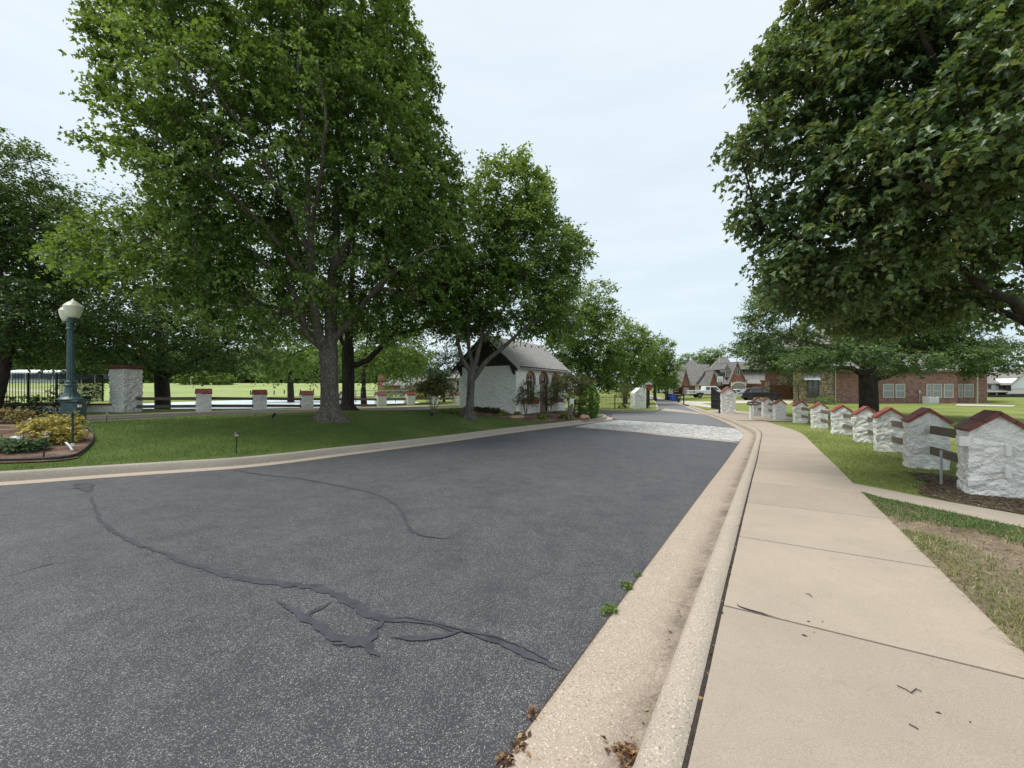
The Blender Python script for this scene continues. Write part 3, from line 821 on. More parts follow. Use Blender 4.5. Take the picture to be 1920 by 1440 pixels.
# --- the big maple on the island
d1 = ray(620, 786, Iz)[1]; x1 = X(619, d1); z1 = Izs(x1, d1)
def P3(px, py, d): return (X(px, d), d, Z(py, d))
T1 = [(x1 + .02, d1, z1 - .1, .40), (x1, d1, z1 + .5, .37), (x1 - .01, d1, z1 + 1.2, .345), (X(618, d1), d1, Z(690, d1), .345), (X(616, d1), d1, Z(662, d1), .37)]
limbs1 = [
    [(P3(612, 668, d1), .22), (P3(598, 630, d1 - .2), .20), (P3(590, 580, d1 - .5), .175), (P3(583, 520, d1 - .9), .15), (P3(582, 430, d1 - 1.4), .12), (P3(575, 300, d1 - 2.2), .08), (P3(560, 150, d1 - 3), .04)],
    [(P3(622, 664, d1), .24), (P3(620, 610, d1 + .1), .22), (P3(622, 540, d1 + .3), .19), (P3(628, 460, d1 + .2), .16), (P3(634, 360, d1 - .2), .12), (P3(640, 220, d1 - .6), .075), (P3(640, 90, d1 - 1), .04)],
    [(P3(600, 655, d1), .14), (P3(570, 615, d1 - .3), .12), (P3(557, 560, d1 - .8), .10), (P3(530, 520, d1 - 1.3), .085), (P3(470, 470, d1 - 2.0), .06), (P3(380, 430, d1 - 2.8), .035)],
    [(P3(630, 640, d1), .13), (P3(655, 605, d1 - .2), .12), (P3(690, 560, d1 - .6), .10), (P3(740, 510, d1 - 1.2), .07), (P3(800, 470, d1 - 1.6), .035)],
    [(P3(588, 560, d1 - .6), .13), (P3(556, 500, d1 - 1.2), .11), (P3(500, 430, d1 - 2.0), .08), (P3(410, 340, d1 - 3.2), .05), (P3(300, 260, d1 - 4), .03)],
    [(P3(584, 480, d1 - 1.2), .10), (P3(540, 380, d1 - 1.6), .085), (P3(470, 260, d1 - 2.4), .055), (P3(390, 140, d1 - 3.0), .03)],
    [(P3(626, 500, d1 + .2), .11), (P3(665, 420, d1 + .4), .09), (P3(710, 320, d1 + .4), .06), (P3(750, 210, d1 + .2), .03)],
    [(P3(622, 580, d1 + .1), .11), (P3(640, 520, d1 + 1.2), .09), (P3(670, 400, d1 + 2.6), .06)],
    [(P3(590, 600, d1 - .4), .08), (P3(560, 470, d1 + .6), .07), (P3(520, 330, d1 + 1.8), .045)],
    [(P3(582, 440, d1 - 1.4), .08), (P3(600, 330, d1 - 3.0), .06), (P3(610, 200, d1 - 4.4), .035)],
]
lob1 = [lobe(480, 60, 16, 250, 130, 4.5), lobe(640, 110, 16.5, 160, 150, 4.8), lobe(330, 120, 14.5, 150, 140, 3.2), lobe(290, 300, 14.0, 140, 110, 3.2),
        lobe(480, 280, 14.0, 200, 150, 4.2), lobe(690, 270, 16.5, 135, 165, 5.0), lobe(770, 400, 17.0, 115, 140, 4.6), lobe(820, 350, 17.5, 72, 85, 2.6), lobe(560, 420, 15.0, 230, 110, 4.6),
        lobe(300, 470, 13.6, 165, 85, 2.8), lobe(150, 450, 13.6, 95, 62, 1.6), lobe(420, 540, 14.5, 180, 75, 3.2), lobe(690, 540, 17.5, 170, 80, 4.2), lobe(520, -60, 15.5, 270, 120, 4.6), lobe(760, 130, 17.0, 60, 105, 2.4), lobe(205, 260, 13.8, 70, 34, 1.2), lobe(190, 90, 14.2, 52, 85, 1.3)]
tree('maple_tree', 'tallest maple on the island lawn with a flared grey trunk and many upright limbs', 'tree', (x1, d1, z1), T1, lob1, 3900, None, (B_GREY, LF_MAPLE), 21, limbs1,
     twigs=5, per=9, tl=.62, size=.138, shell=.35, lump=.25, shape='maple_small', rmin=.007, tipr=.010, out=.75, droop=.3, upn=.75, tintv=.33, keep=lambda t: outline([(-400, 165), (60, 168), (120, 178), (200, 178), (245, 195), (262, 145), (282, 150), (300, 250), (350, 285), (385, 270), (405, 130), (430, 85), (480, 95), (520, 120), (560, 150), (640, 240)], [(-400, 730), (0, 745), (30, 770), (140, 812), (250, 822), (290, 850), (400, 872), (640, 880)])(t) & ~((np.abs(t[:, 0] - x1 - .3) < 2.3) & (t[:, 2] < 9.6 + .8 * np.sin(t[:, 0] * 3)) & (t[:, 1] < d1 + 2.0) & (NP(8).uniform(size=len(t)) > .30)) & ~((np.hypot(t[:, 0] + 14.5, t[:, 1] - 13.4) < 2.6) & (t[:, 2] < 5.2)) & ~((t[:, 2] < Z(560, 1) * t[:, 1] - H * (t[:, 1] - 1)) & (t[:, 0] / t[:, 1] < -.95)),
     flare=root_flare((0, 0, 0), .34, .95, .62, B_GREY, 3))

# --- second maple just behind it
d2 = 22.6; x2 = X(652, d2); z2 = Izs(x2, d2)
T2 = ctrunk(652, d2, z2, Z(655, d2), .34, .33, (.05, 0))
limbs2 = [[(P3(652, 690, d2), .17), (P3(690, 675, d2), .16), (P3(720, 645, d2), .14), (P3(738, 625, d2), .11), (P3(790, 615, d2 - .3), .06), (P3(840, 600, d2 - .8), .03)],
          [(P3(718, 648, d2), .08), (P3(715, 600, d2 + .4), .06), (P3(720, 520, d2 + .8), .03)],
          [(P3(652, 660, d2), .24), (P3(655, 600, d2), .2), (P3(660, 500, d2), .12), (P3(670, 380, d2), .05)],
          [(P3(652, 665, d2), .12), (P3(625, 600, d2 + .8), .09), (P3(560, 500, d2 + 1.6), .04)]]
lob2 = [lobe(700, 480, 23, 190, 130, 5), lobe(560, 500, 23.5, 190, 110, 5), lobe(800, 560, 22.5, 90, 70, 3), lobe(480, 590, 23, 110, 52, 3), lobe(660, 590, 24, 140, 50, 4), lobe(800, 480, 23, 90, 100, 3.5), lobe(620, 400, 24, 150, 120, 4.5)]
tree('maple_tree', 'dark trunked maple standing close behind the tallest maple, long branch sweeping right', 'tree', (x2, d2, z2), T2, lob2, 1700, None, (B_DARK, LF_DARK), 22, limbs2,
     twigs=4, per=8, tl=.75, size=.18, shape='quad', rmin=.012, tipr=.012, flare=root_flare((0, 0, 0), .33, .7, .5, B_DARK, 5))

# --- maple in front of the guardhouse
d7 = ray(880, 783, Iz)[1]; x7 = X(879, d7); z7 = Izs(x7, d7)
T7 = [(X(879, d7), d7, z7 - .1, .33), (X(879.5, d7), d7, Z(779, d7), .255), (X(880, d7), d7, Z(768, d7), .215), (X(882, d7), d7, Z(740, d7), .195), (X(883, d7), d7, Z(715, d7), .20), (X(884, d7), d7, Z(700, d7), .22)]
limbs7 = [[(P3(881, 702, d7), .13), (P3(866, 672, d7), .11), (P3(858, 640, d7 - .2), .09), (P3(850, 580, d7 - .5), .06), (P3(838, 500, d7 - .9), .03)],
          [(P3(886, 702, d7), .15), (P3(893, 676, d7), .13), (P3(902, 640, d7 + .1), .11), (P3(912, 590, d7 + .1), .085), (P3(930, 500, d7), .055), (P3(950, 400, d7), .03)],
          [(P3(884, 704, d7), .14), (P3(880, 660, d7 + .2), .11), (P3(878, 600, d7 + .3), .085), (P3(885, 500, d7 + .3), .05), (P3(900, 390, d7 + .2), .025)],
          [(P3(890, 710, d7), .15), (P3(908, 682, d7), .13), (P3(938, 656, d7 - .1), .11), (P3(965, 632, d7 - .2), .085), (P3(1005, 600, d7 - .3), .05), (P3(1060, 560, d7 - .4), .025)],
          [(P3(902, 640, d7 + .1), .08), (P3(950, 570, d7 - .6), .06), (P3(1000, 480, d7 - 1.0), .03)]]
lob7 = [lobe(960, 365, 22, 72, 95, 2.4), lobe(1000, 460, 22, 100, 100, 3.2), lobe(900, 460, 22, 85, 110, 3), lobe(1080, 490, 22, 52, 58, 1.8), lobe(950, 560, 22, 130, 75, 3.6), lobe(1062, 588, 22, 75, 50, 2.6),
        lobe(860, 570, 21.5, 80, 65, 2.6), lobe(1010, 400, 22, 48, 80, 2.0), lobe(965, 300, 22, 28, 32, 1.0)]
tree('maple_tree', 'multi stemmed maple leaning over the white gatehouse wall, pale patches on its trunk', 'tree', (x7, d7, z7), T7, lob7, 2200, None, (B_SMOOTH, LF_MAPLE), 27, limbs7,
     twigs=4, per=8, tl=.62, size=.18, shape='quad', rmin=.009, tipr=.010, shell=.35, lump=.3, keep=outline([(200, 700), (900, 700)], [(280, 985), (300, 995), (330, 1025), (390, 1030), (430, 1075), (470, 1108), (520, 1085), (560, 1075), (640, 1110)], 288), flare=root_flare((0, 0, 0), .215, .6, .42, B_SMOOTH, 9, 28))

# --- tree behind the rail fence on the left
d3 = 28.0; x3 = X(304, d3); z3 = Gs(x3, d3)
T3 = ctrunk(304, d3, z3, Z(705, d3), .46, .42)
limbs3 = [[(P3(304, 712, d3), .2), (P3(345, 690, d3), .16), (P3(400, 660, d3 - 1), .08), (P3(450, 630, d3 - 2), .04)], [(P3(304, 705, d3), .3), (P3(300, 640, d3), .22), (P3(290, 520, d3), .1)], [(P3(304, 710, d3), .2), (P3(255, 670, d3), .14), (P3(180, 620, d3 - 1), .05)]]
lob3 = [lobe(270, 520, 28, 210, 140, 6), lobe(150, 600, 27, 120, 80, 4), lobe(400, 600, 27.5, 100, 75, 5), lobe(280, 640, 26, 150, 55, 4), lobe(420, 660, 26.5, 75, 45, 3), lobe(180, 660, 26, 90, 45, 3)]
tree('broadleaf_tree', 'wide dark tree behind the rail fence beside the tall brick topped pillar', 'tree', (x3, d3, z3), T3, lob3, 2000, None, (B_DARK, LF_DARK), 23, limbs3,
     twigs=4, per=7, tl=.85, size=.21, rmin=.014, tipr=.013)

# --- tree at the far left edge
d4 = 19.0; x4 = X(-20, d4); z4 = Gs(x4, d4)
T4 = ctrunk(-22, d4, z4, Z(640, d4), .34, .26, (1.0, 0))
lob4 = [lobe(20, 340, 20, 85, 85, 2.6), lobe(60, 440, 20, 95, 90, 3), lobe(-20, 500, 20, 120, 130, 3.4), lobe(60, 590, 19.5, 105, 70, 2.8), lobe(-10, 640, 19, 70, 40, 2), lobe(-60, 380, 20, 80, 120, 3)]
tree('broadleaf_tree', 'dark leafy tree at the edge beyond the lamp post, leaning trunk by iron railings', 'tree', (x4, d4, z4), T4, lob4, 2000, None, (B_DARK, LF_DARK), 24, (),
     twigs=4, per=8, tl=.6, size=.15, rmin=.012, tipr=.011, lump=.3)

# --- trees further off: (name, label, px of trunk, d, base z or None, fork py, r, lobes, clusters, leaf, size)
def far_tree(name, label, px, d, fpy, r0, lobes, ncl, lf, seed, size=.3, tl=1.0, twigs=3, per=7, bark=None, shape='quad', **kw):
    x = X(px, d); z = Gs(x, d)
    return tree(name, label, 'tree', (x, d, z), ctrunk(px, d, z, Z(fpy, d), r0, r0 * .8), [lobe(*q) for q in lobes], ncl, None, (bark or B_DARK, lf), seed, twigs=twigs, per=per, tl=tl, size=size, rmin=.02, tipr=.016, shape=shape, **kw)
far_tree('broadleaf_tree', 'sunlit tree with a red brown trunk behind the rail fence, between maple and gatehouse', 682, 36, 735, .30, [(700, 660, 36, 85, 58, 4), (760, 670, 35, 50, 45, 3), (650, 650, 36, 60, 50, 3), (720, 610, 37, 90, 50, 4)], 620, LF_LIGHT, 31, .27)
far_tree('broadleaf_tree', 'round green tree hanging low over the far pond bank', 545, 47, 712, .4, [(540, 655, 47, 60, 55, 4), (500, 675, 46, 40, 40, 3), (580, 665, 47, 38, 45, 3), (540, 610, 48, 60, 50, 4)], 560, LF_LIGHT, 32, .32)
far_tree('broadleaf_tree', 'drooping blue grey tree behind the rail fence, left of the gatehouse', 832, 40, 735, .16, [(832, 690, 40, 32, 34, 1.6), (845, 670, 40, 24, 28, 1.4), (820, 705, 40, 24, 22, 1.3)], 240, LF_BLUE, 33, .2, .7)
far_tree('broadleaf_tree', 'broad green tree right behind the gatehouse roof and clipped evergreen', 1108, 36, 720, .24, [(1080, 620, 36, 62, 70, 3.2), (1120, 640, 36, 58, 75, 3.0), (1110, 570, 36, 44, 46, 2.2), (1140, 685, 36, 38, 42, 2.2), (1060, 670, 36, 48, 42, 2.4), (1115, 700, 36, 50, 28, 2.0)], 900, LF_MAPLE, 34, .24, .8, twigs=4)
far_tree('broadleaf_tree', 'tall tree inside the gate left of the road, behind the left gate pillar', 1172, 52, 735, .3, [(1160, 655, 52, 30, 62, 3), (1195, 665, 52, 36, 52, 3.2), (1180, 700, 52, 44, 32, 3), (1190, 640, 52, 26, 32, 2.4)], 620, LF_MAPLE, 35, .3)
far_tree('broadleaf_tree', 'rounded tree arching over the lane beyond the left gate pillar', 1228, 66, 738, .3, [(1228, 672, 66, 32, 42, 3.2), (1245, 690, 66, 24, 32, 3), (1215, 690, 66, 30, 32, 3), (1240, 655, 66, 18, 20, 2)], 560, LF_LIGHT, 36, .34)
far_tree('ornamental_tree', 'small spreading tree on the verge behind the wheelie bins', 1252, 71, 738, .13, [(1250, 719, 71, 22, 10, 1.8), (1235, 724, 71, 14, 8, 1.4), (1262, 716, 71, 12, 12, 1.4), (1255, 706, 71, 13, 10, 1.3)], 260, LF_LIGHT, 37, .22, .6)
far_tree('broadleaf_tree', 'sparse topped tree showing above the leftmost grey roof', 1285, 118, 700, .3, [(1290, 675, 118, 17, 10, 2.5), (1282, 684, 118, 12, 12, 2.5)], 120, LF_MAPLE, 38, .4, 1.2)
far_tree('broadleaf_tree', 'bright rounded treetop above the ridge of the red brick house', 1330, 122, 700, .4, [(1332, 668, 122, 20, 15, 3.5), (1320, 676, 122, 18, 10, 3), (1345, 674, 122, 12, 12, 3), (1330, 688, 122, 22, 14, 3)], 300, LF_LIGHT, 39, .45, 1.2)
far_tree('ornamental_tree', 'thin nearly bare young tree in front of the brown garage door', 1497, 42, 725, .06, [(1488, 712, 42, 26, 14, 1.2), (1500, 725, 42, 18, 12, 1.0)], 60, LF_OAK, 40, .12, .6, twigs=3, per=3)

# --- pin oak on the right, in layered sprays
d14 = 27.0; x14 = X(1628, d14); z14 = float(Gz(x14, d14))
T14 = ctrunk(1628, d14, z14, Z(700, d14), .54, .50)
T14 += [(x14, d14, Z(660, d14), .36), (x14, d14, Z(600, d14), .26), (x14, d14, Z(520, d14), .14)]
limbs14 = [[(P3(1628, 716, d14), .16), (P3(1665, 706, d14 - .3), .13), (P3(1700, 694, d14 - .6), .09), (P3(1740, 688, d14 - 1), .05), (P3(1800, 684, d14 - 1.4), .02)],
           [(P3(1628, 708, d14), .2), (P3(1598, 690, d14 - .3), .14), (P3(1540, 690, d14 - .8), .09), (P3(1470, 690, d14 - 1.4), .03)],
           [(P3(1628, 690, d14), .16), (P3(1580, 660, d14 - .8), .10), (P3(1510, 640, d14 - 1.6), .05), (P3(1440, 625, d14 - 2), .025)],
           [(P3(1628, 690, d14), .16), (P3(1690, 655, d14 - .4), .1), (P3(1770, 640, d14 - .8), .04)]]
lob14 = []
rr = NP(5)
for k in range(46):
    an = rr.uniform(0, 2 * PI); lv = rr.uniform(0, 1); q = (1 - .75 * lv ** 1.6) * rr.uniform(.45, 1.0)
    cx, cy = x14 - .3 + 8.0 * q * math.cos(an), d14 + 6.5 * q * math.sin(an)
    lob14.append((cx, cy, 2.9 + lv * 7.5 + .5 * q, rr.uniform(1.4, 2.3), rr.uniform(1.3, 2.2), rr.uniform(.28, .5)))
lob14 += [lobe(1430, 592, 25, 38, 16, 1.4), lobe(1418, 628, 25, 34, 14, 1.4), lobe(1440, 665, 25, 45, 14, 1.4), lobe(1450, 560, 26, 40, 20, 1.6), lobe(1860, 650, 25.5, 50, 12, 1.6), lobe(1850, 688, 25.5, 52, 10, 1.5), lobe(1700, 680, 22, 70, 14, 1.4), lobe(1600, 655, 21.5, 80, 16, 1.4), lobe(1520, 678, 22, 70, 13, 1.4)]
tree('pin_oak', 'spreading oak with layered branches and thick dark trunk behind the white fence pillars', 'tree', (x14, d14, z14), T14, lob14, 3600, None, (B_DARK, LF_OAK), 44, limbs14,
     twigs=4, per=9, tl=.65, size=.165, rmin=.010, tipr=.009, flat=.05, shell=.1, lump=.2, droop=.12, upn=1.2, plw=.1)

# --- the near red maple, trunk just outside the picture on the right
x13, y13 = 10.2, 7.4; z13 = float(Gz(x13, y13))
T13 = [(x13, y13, z13 - .1, .30), (x13, y13, .8, .25), (x13, y13 + .02, 1.6, .23), (x13 - .05, y13, 2.3, .23), (x13 - .1, y13, 3.2, .18), (x13 - .2, y13, 4.6, .13), (x13 - .2, y13, 6.5, .08)]
limbs13 = [[(T13[3][:3], .09), (P3(1900, 566, 7.2), .07), (P3(1800, 500, 7.3), .05), (P3(1700, 460, 7.4), .05), (P3(1560, 420, 7.6), .03)],
           [(T13[3][:3], .08), (P3(1915, 600, 7.8), .06), (P3(1820, 560, 8.3), .06), (P3(1700, 545, 8.8), .035)],
           [(T13[4][:3], .08), (P3(1800, 330, 7.4), .05), (P3(1600, 250, 7.2), .05), (P3(1450, 200, 7.0), .03)],
           [(T13[4][:3], .10), (P3(1900, 200, 6.2), .07), (P3(1760, 130, 5.4), .04)],
           [(T13[5][:3], .09), (P3(1780, 60, 8.0), .05), (P3(1600, 30, 8.2), .03)],
           [(T13[4][:3], .06), (P3(1850, 400, 6.6), .035), (P3(1720, 340, 4.8), .03)]]
lob13 = [lobe(1440, 130, 7.2, 62, 60, .8), lobe(1400, 285, 7.0, 62, 50, .8), lobe(1420, 150, 7.1, 46, 30, .6), lobe(1412, 408, 7.0, 46, 26, .6), lobe(1425, 512, 7.0, 46, 30, .6), lobe(1440, 400, 7.0, 52, 38, .75), lobe(1475, 470, 6.9, 76, 45, .8), lobe(1540, 180, 7.0, 110, 110, 1.5), lobe(1560, 340, 6.8, 120, 95, 1.5),
         lobe(1600, 40, 7.4, 130, 80, 1.6), lobe(1700, 150, 6.2, 150, 130, 1.5), lobe(1700, 330, 6.0, 140, 105, 1.4), lobe(1600, 490, 7.0, 130, 62, 1.3), lobe(1540, 545, 7.6, 110, 42, 1.0), lobe(1740, 500, 8.2, 140, 70, 1.6),
         lobe(1850, 230, 5.0, 150, 150, 1.3), lobe(1850, 60, 6.0, 160, 110, 1.6), lobe(1680, 570, 8.8, 150, 38, 1.4), lobe(1800, 575, 9.4, 90, 34, 1.4), lobe(1800, 390, 6.4, 80, 70, 1.2), lobe(1760, -60, 6.5, 260, 90, 2), lobe(1990, 240, 6.4, 140, 150, 2.2), lobe(1620, 580, 9.5, 120, 40, 1.3)]
tree('maple_tree', 'near maple with large dark leaves hanging over the sidewalk from the right', 'tree', (x13, y13, z13), T13, lob13, 3400, None, (B_DARK, LF_RED), 45, limbs13,
     twigs=4, per=6, tl=.34, size=.100, rmin=.005, tipr=.006, shell=.30, lump=.42, shape='maple', droop=.35, twigmesh=True, upn=.65, tintv=.24,
     keep=lambda t: ((t[:, 0] ** 2 + t[:, 1] ** 2) > 3.6 ** 2) & outline([(-600, 1500), (10, 1490), (45, 1465), (90, 1445), (150, 1385), (195, 1455), (240, 1402), (290, 1352), (335, 1374), (372, 1432), (405, 1378), (440, 1388), (472, 1440), (500, 1408), (530, 1420), (560, 1425), (600, 1500)], [(-600, 9e5), (900, 9e5)])(t))
# ------------------------------------------------------------------ materials for built things
M_WSTONE = stone_white_mat('white_painted_stone')
M_GSTONE = stone_white_mat('gatehouse_stone', (0.88, 0.88, 0.83))
M_TILE = brick_mat('red_clay_tile', (0.20, 0.045, 0.032), (0.26, 0.065, 0.045), (0.24, 0.17, 0.13), .22, .3, .012, False, .3, (0.10, 0.022, 0.018), .75)
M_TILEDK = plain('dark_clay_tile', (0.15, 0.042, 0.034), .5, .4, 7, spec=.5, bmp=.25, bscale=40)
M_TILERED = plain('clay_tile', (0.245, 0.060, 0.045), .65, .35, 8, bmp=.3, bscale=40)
M_BRICKCAP = brick_mat('cap_brick', (0.22, 0.060, 0.042), (0.15, 0.040, 0.032), (0.20, 0.15, 0.12), .2, .07, .01, True)
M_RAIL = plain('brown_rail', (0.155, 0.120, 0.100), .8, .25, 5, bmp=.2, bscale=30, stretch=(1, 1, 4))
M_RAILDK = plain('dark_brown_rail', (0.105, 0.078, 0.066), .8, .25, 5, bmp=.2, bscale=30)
M_IRON = plain('black_iron', (0.014, 0.014, 0.016), .5, .3, 20, spec=.5)
M_TEAL = plain('verdigris_metal', (0.030, 0.075, 0.088), .42, .45, 9, spec=.6, bmp=.2, bscale=70, c2=(0.060, 0.125, 0.135))
M_GLOBE = plain('milky_globe', (0.84, 0.82, 0.68), .3, .12, 40, spec=.6)
M_CREAM = plain('cream_lens', (0.85, 0.70, 0.42), .4, .1, 10)
M_PVC = plain('white_pvc', (0.78, 0.78, 0.76), .4, .06, 10)
M_GREENP = plain('green_plastic', (0.012, 0.040, 0.022), .4, .2, 10)
M_BLACKP = plain('black_plastic', (0.016, 0.018, 0.022), .45, .25, 14)
M_WPLATE = plain('white_painted_metal', (0.72, 0.72, 0.70), .45, .06, 8)
M_GREYPL = plain('grey_metal', (0.42, 0.44, 0.45), .45, .12, 8)
M_MULCH = ground_mat('bark_mulch', [(0.2, (0.06, 0.033, 0.024)), (0.42, (0.15, 0.088, 0.064)), (0.6, (0.26, 0.175, 0.135)), (0.85, (0.46, 0.38, 0.31))], 1.5, 26.0, 1.0)
M_SOIL = ground_mat('bare_soil', [(0.2, (0.17, 0.125, 0.09)), (0.5, (0.37, 0.285, 0.205)), (0.8, (0.52, 0.43, 0.33))], 1.3, 18.0, .9)
M_TIMBER = plain('dark_timber', (0.028, 0.019, 0.016), .8, .3, 8, bmp=.2)
M_ROOF = brick_mat('grey_shingle', (0.19, 0.178, 0.168), (0.27, 0.255, 0.24), (0.11, 0.104, 0.098), .32, .17, .014, False, .5, (0.13, 0.122, 0.118), .9)
M_ROOFB = brick_mat('brown_grey_shingle', (0.23, 0.21, 0.193), (0.30, 0.275, 0.255), (0.16, 0.145, 0.135), .32, .17, .014, False, .4, (0.17, 0.155, 0.145), .9)
M_BRICK = brick_mat('red_brick', (0.33, 0.115, 0.075), (0.25, 0.082, 0.058), (0.32, 0.24, 0.20), .26, .085, .012)
M_BRICK2 = brick_mat('mottled_brick', (0.22, 0.080, 0.066), (0.36, 0.185, 0.15), (0.34, 0.28, 0.24), .30, .10, .014, True, .4, (0.075, 0.030, 0.030))
M_STONE = None
def rubble_mat():
    m, nt, b = nodes('buff_rubble'); p = pos(nt, (1, 1, 1.5))
    v = N(nt, 'ShaderNodeTexVoronoi'); v.inputs['Scale'].default_value = 4.2; L(nt, p, v.inputs['Vector'])
    e = N(nt, 'ShaderNodeTexVoronoi'); e.feature = 'DISTANCE_TO_EDGE'; e.inputs['Scale'].default_value = 4.2; L(nt, p, e.inputs['Vector'])
    s_ = N(nt, 'ShaderNodeSeparateColor'); L(nt, v.outputs['Color'], s_.inputs[0])
    col = ramp(nt, s_.outputs[0], [(0, (0.12, 0.085, 0.05)), (.5, (0.27, 0.205, 0.125)), (1, (0.42, 0.34, 0.23))])
    col = mix(nt, ramp(nt, e.outputs['Distance'], [(0.02, g3(1)), (0.08, g3(0))]), col, (0.16, 0.135, 0.11))
    L(nt, col, b.inputs['Base Color']); b.inputs['Roughness'].default_value = .9; bump(nt, b, e.outputs['Distance'], .8, .05); return m
M_STONE = rubble_mat()
M_TRIM = plain('pale_trim', (0.60, 0.56, 0.49), .6, .08, 6)
M_BUFF = plain('buff_trim', (0.42, 0.36, 0.28), .7, .1, 6)
M_WHITEH = plain('white_siding', (0.74, 0.76, 0.78), .6, .05, 3)
M_GARAGE = plain('grey_garage_door', (0.30, 0.28, 0.26), .6, .1, 4)
M_GARBR = plain('brown_garage_door', (0.12, 0.055, 0.036), .6, .25, 3)
M_TAUPE = plain('taupe_door', (0.20, 0.155, 0.135), .6, .12, 5)
def glass_mat(name, c, rough=.08):
    m, nt, b = nodes(name); b.inputs['Base Color'].default_value = c4(c); b.inputs['Roughness'].default_value = rough; b.inputs['Specular IOR Level'].default_value = .8
    return m
M_GLASS = glass_mat('window_glass', (0.035, 0.042, 0.048)); M_CARGL = glass_mat('car_glass', (0.085, 0.10, 0.115), .05); M_GLASSB = glass_mat('blind_glass', (0.22, 0.25, 0.26), .15)
def paint_mat(name, c, rough=.25):
    m, nt, b = nodes(name); b.inputs['Base Color'].default_value = c4(c); b.inputs['Roughness'].default_value = rough; b.inputs['Coat Weight'].default_value = .6; b.inputs['Coat Roughness'].default_value = .06
    return m
M_WPAINT = paint_mat('white_paint', (0.74, 0.75, 0.76)); M_KPAINT = paint_mat('black_paint', (0.012, 0.013, 0.018))
M_TYRE = plain('tyre_rubber', (0.016, 0.016, 0.017), .8, .2, 20); M_RIM = plain('dark_rim', (0.05, 0.05, 0.055), .4, .2, 10, metal=.6); M_RIMS = plain('steel_rim', (0.30, 0.30, 0.31), .35, .2, 10, metal=.7)
M_REDL = plain('red_lamp', (0.28, 0.015, 0.018), .3, .1, 9); M_BLUE = plain('blue_bin', (0.012, 0.045, 0.36), .45, .1, 5); M_BIN = plain('black_bin', (0.012, 0.012, 0.016), .5, .2, 5)
M_SANDST = plain('sandstone', (0.40, 0.255, 0.165), .9, .3, 5, bmp=.5, bscale=18)

# ------------------------------------------------------------------ rough stone pillars
def rough_box(w, dp, top, res, amp, seed, z0=-.25):
    """stone block: x 0..w, y 0..dp, up to top(u) with u across the gable; displaced like painted rubble"""
    nx, ny = max(3, int(w / res)), max(3, int(dp / res)); mb = MB(); zt = max(top(.5), top(0)); nzv = max(4, int((zt - z0) / res))
    def disp(p):
        qx, qy = (p[0] - w / 2) / (w / 2), (p[1] - dp / 2) / (dp / 2)
        n = Vector((math.copysign(abs(qx) ** 7, qx), math.copysign(abs(qy) ** 7, qy), 0)); n = n.normalized() if n.length > 1e-6 else Vector((0, 0, 0))
        q = Vector((p[0] * 3.7 + seed * 7.3, p[1] * 3.7 + seed, p[2] * 4.9 + seed * 2.1))
        q = q + Vector((mnoise.noise(q * .6), mnoise.noise(q * .6 + Vector((9, 0, 0))), mnoise.noise(q * .6 + Vector((0, 9, 0))))) * .8
        dd = mnoise.voronoi(q)[0]; lump = min(1, (dd[1] - dd[0]) * 2.2)
        s = amp * (lump * 1.5 - .8 + .8 * mnoise.noise(q * 2.1) + .55 * mnoise.noise(q * 5.0) - .7 * max(0, .12 - abs(mnoise.noise(q * 1.3 + Vector((3, 7, 1))))) / .12)
        return tuple(Vector(p) + n * s)
    def face(fn, nu, nv):
        vs = [disp(fn(i / nu, j / nv)) for j in range(nv + 1) for i in range(nu + 1)]
        mb.add(vs, [(j*(nu+1)+i, j*(nu+1)+i+1, (j+1)*(nu+1)+i+1, (j+1)*(nu+1)+i) for j in range(nv) for i in range(nu)])
    zz = lambda u, v: z0 + (top(u) - z0) * v
    face(lambda u, v: (w * u, 0, zz(u, v)), nx, nzv)
    face(lambda u, v: (w * (1 - u), dp, zz(1 - u, v)), nx, nzv)
    face(lambda u, v: (0, dp * (1 - u), zz(0, v)), ny, nzv)
    face(lambda u, v: (w, dp * u, zz(1, v)), ny, nzv)
    face(lambda u, v: (w * u, dp * v, top(u) - .004), nx, ny)
    return mb

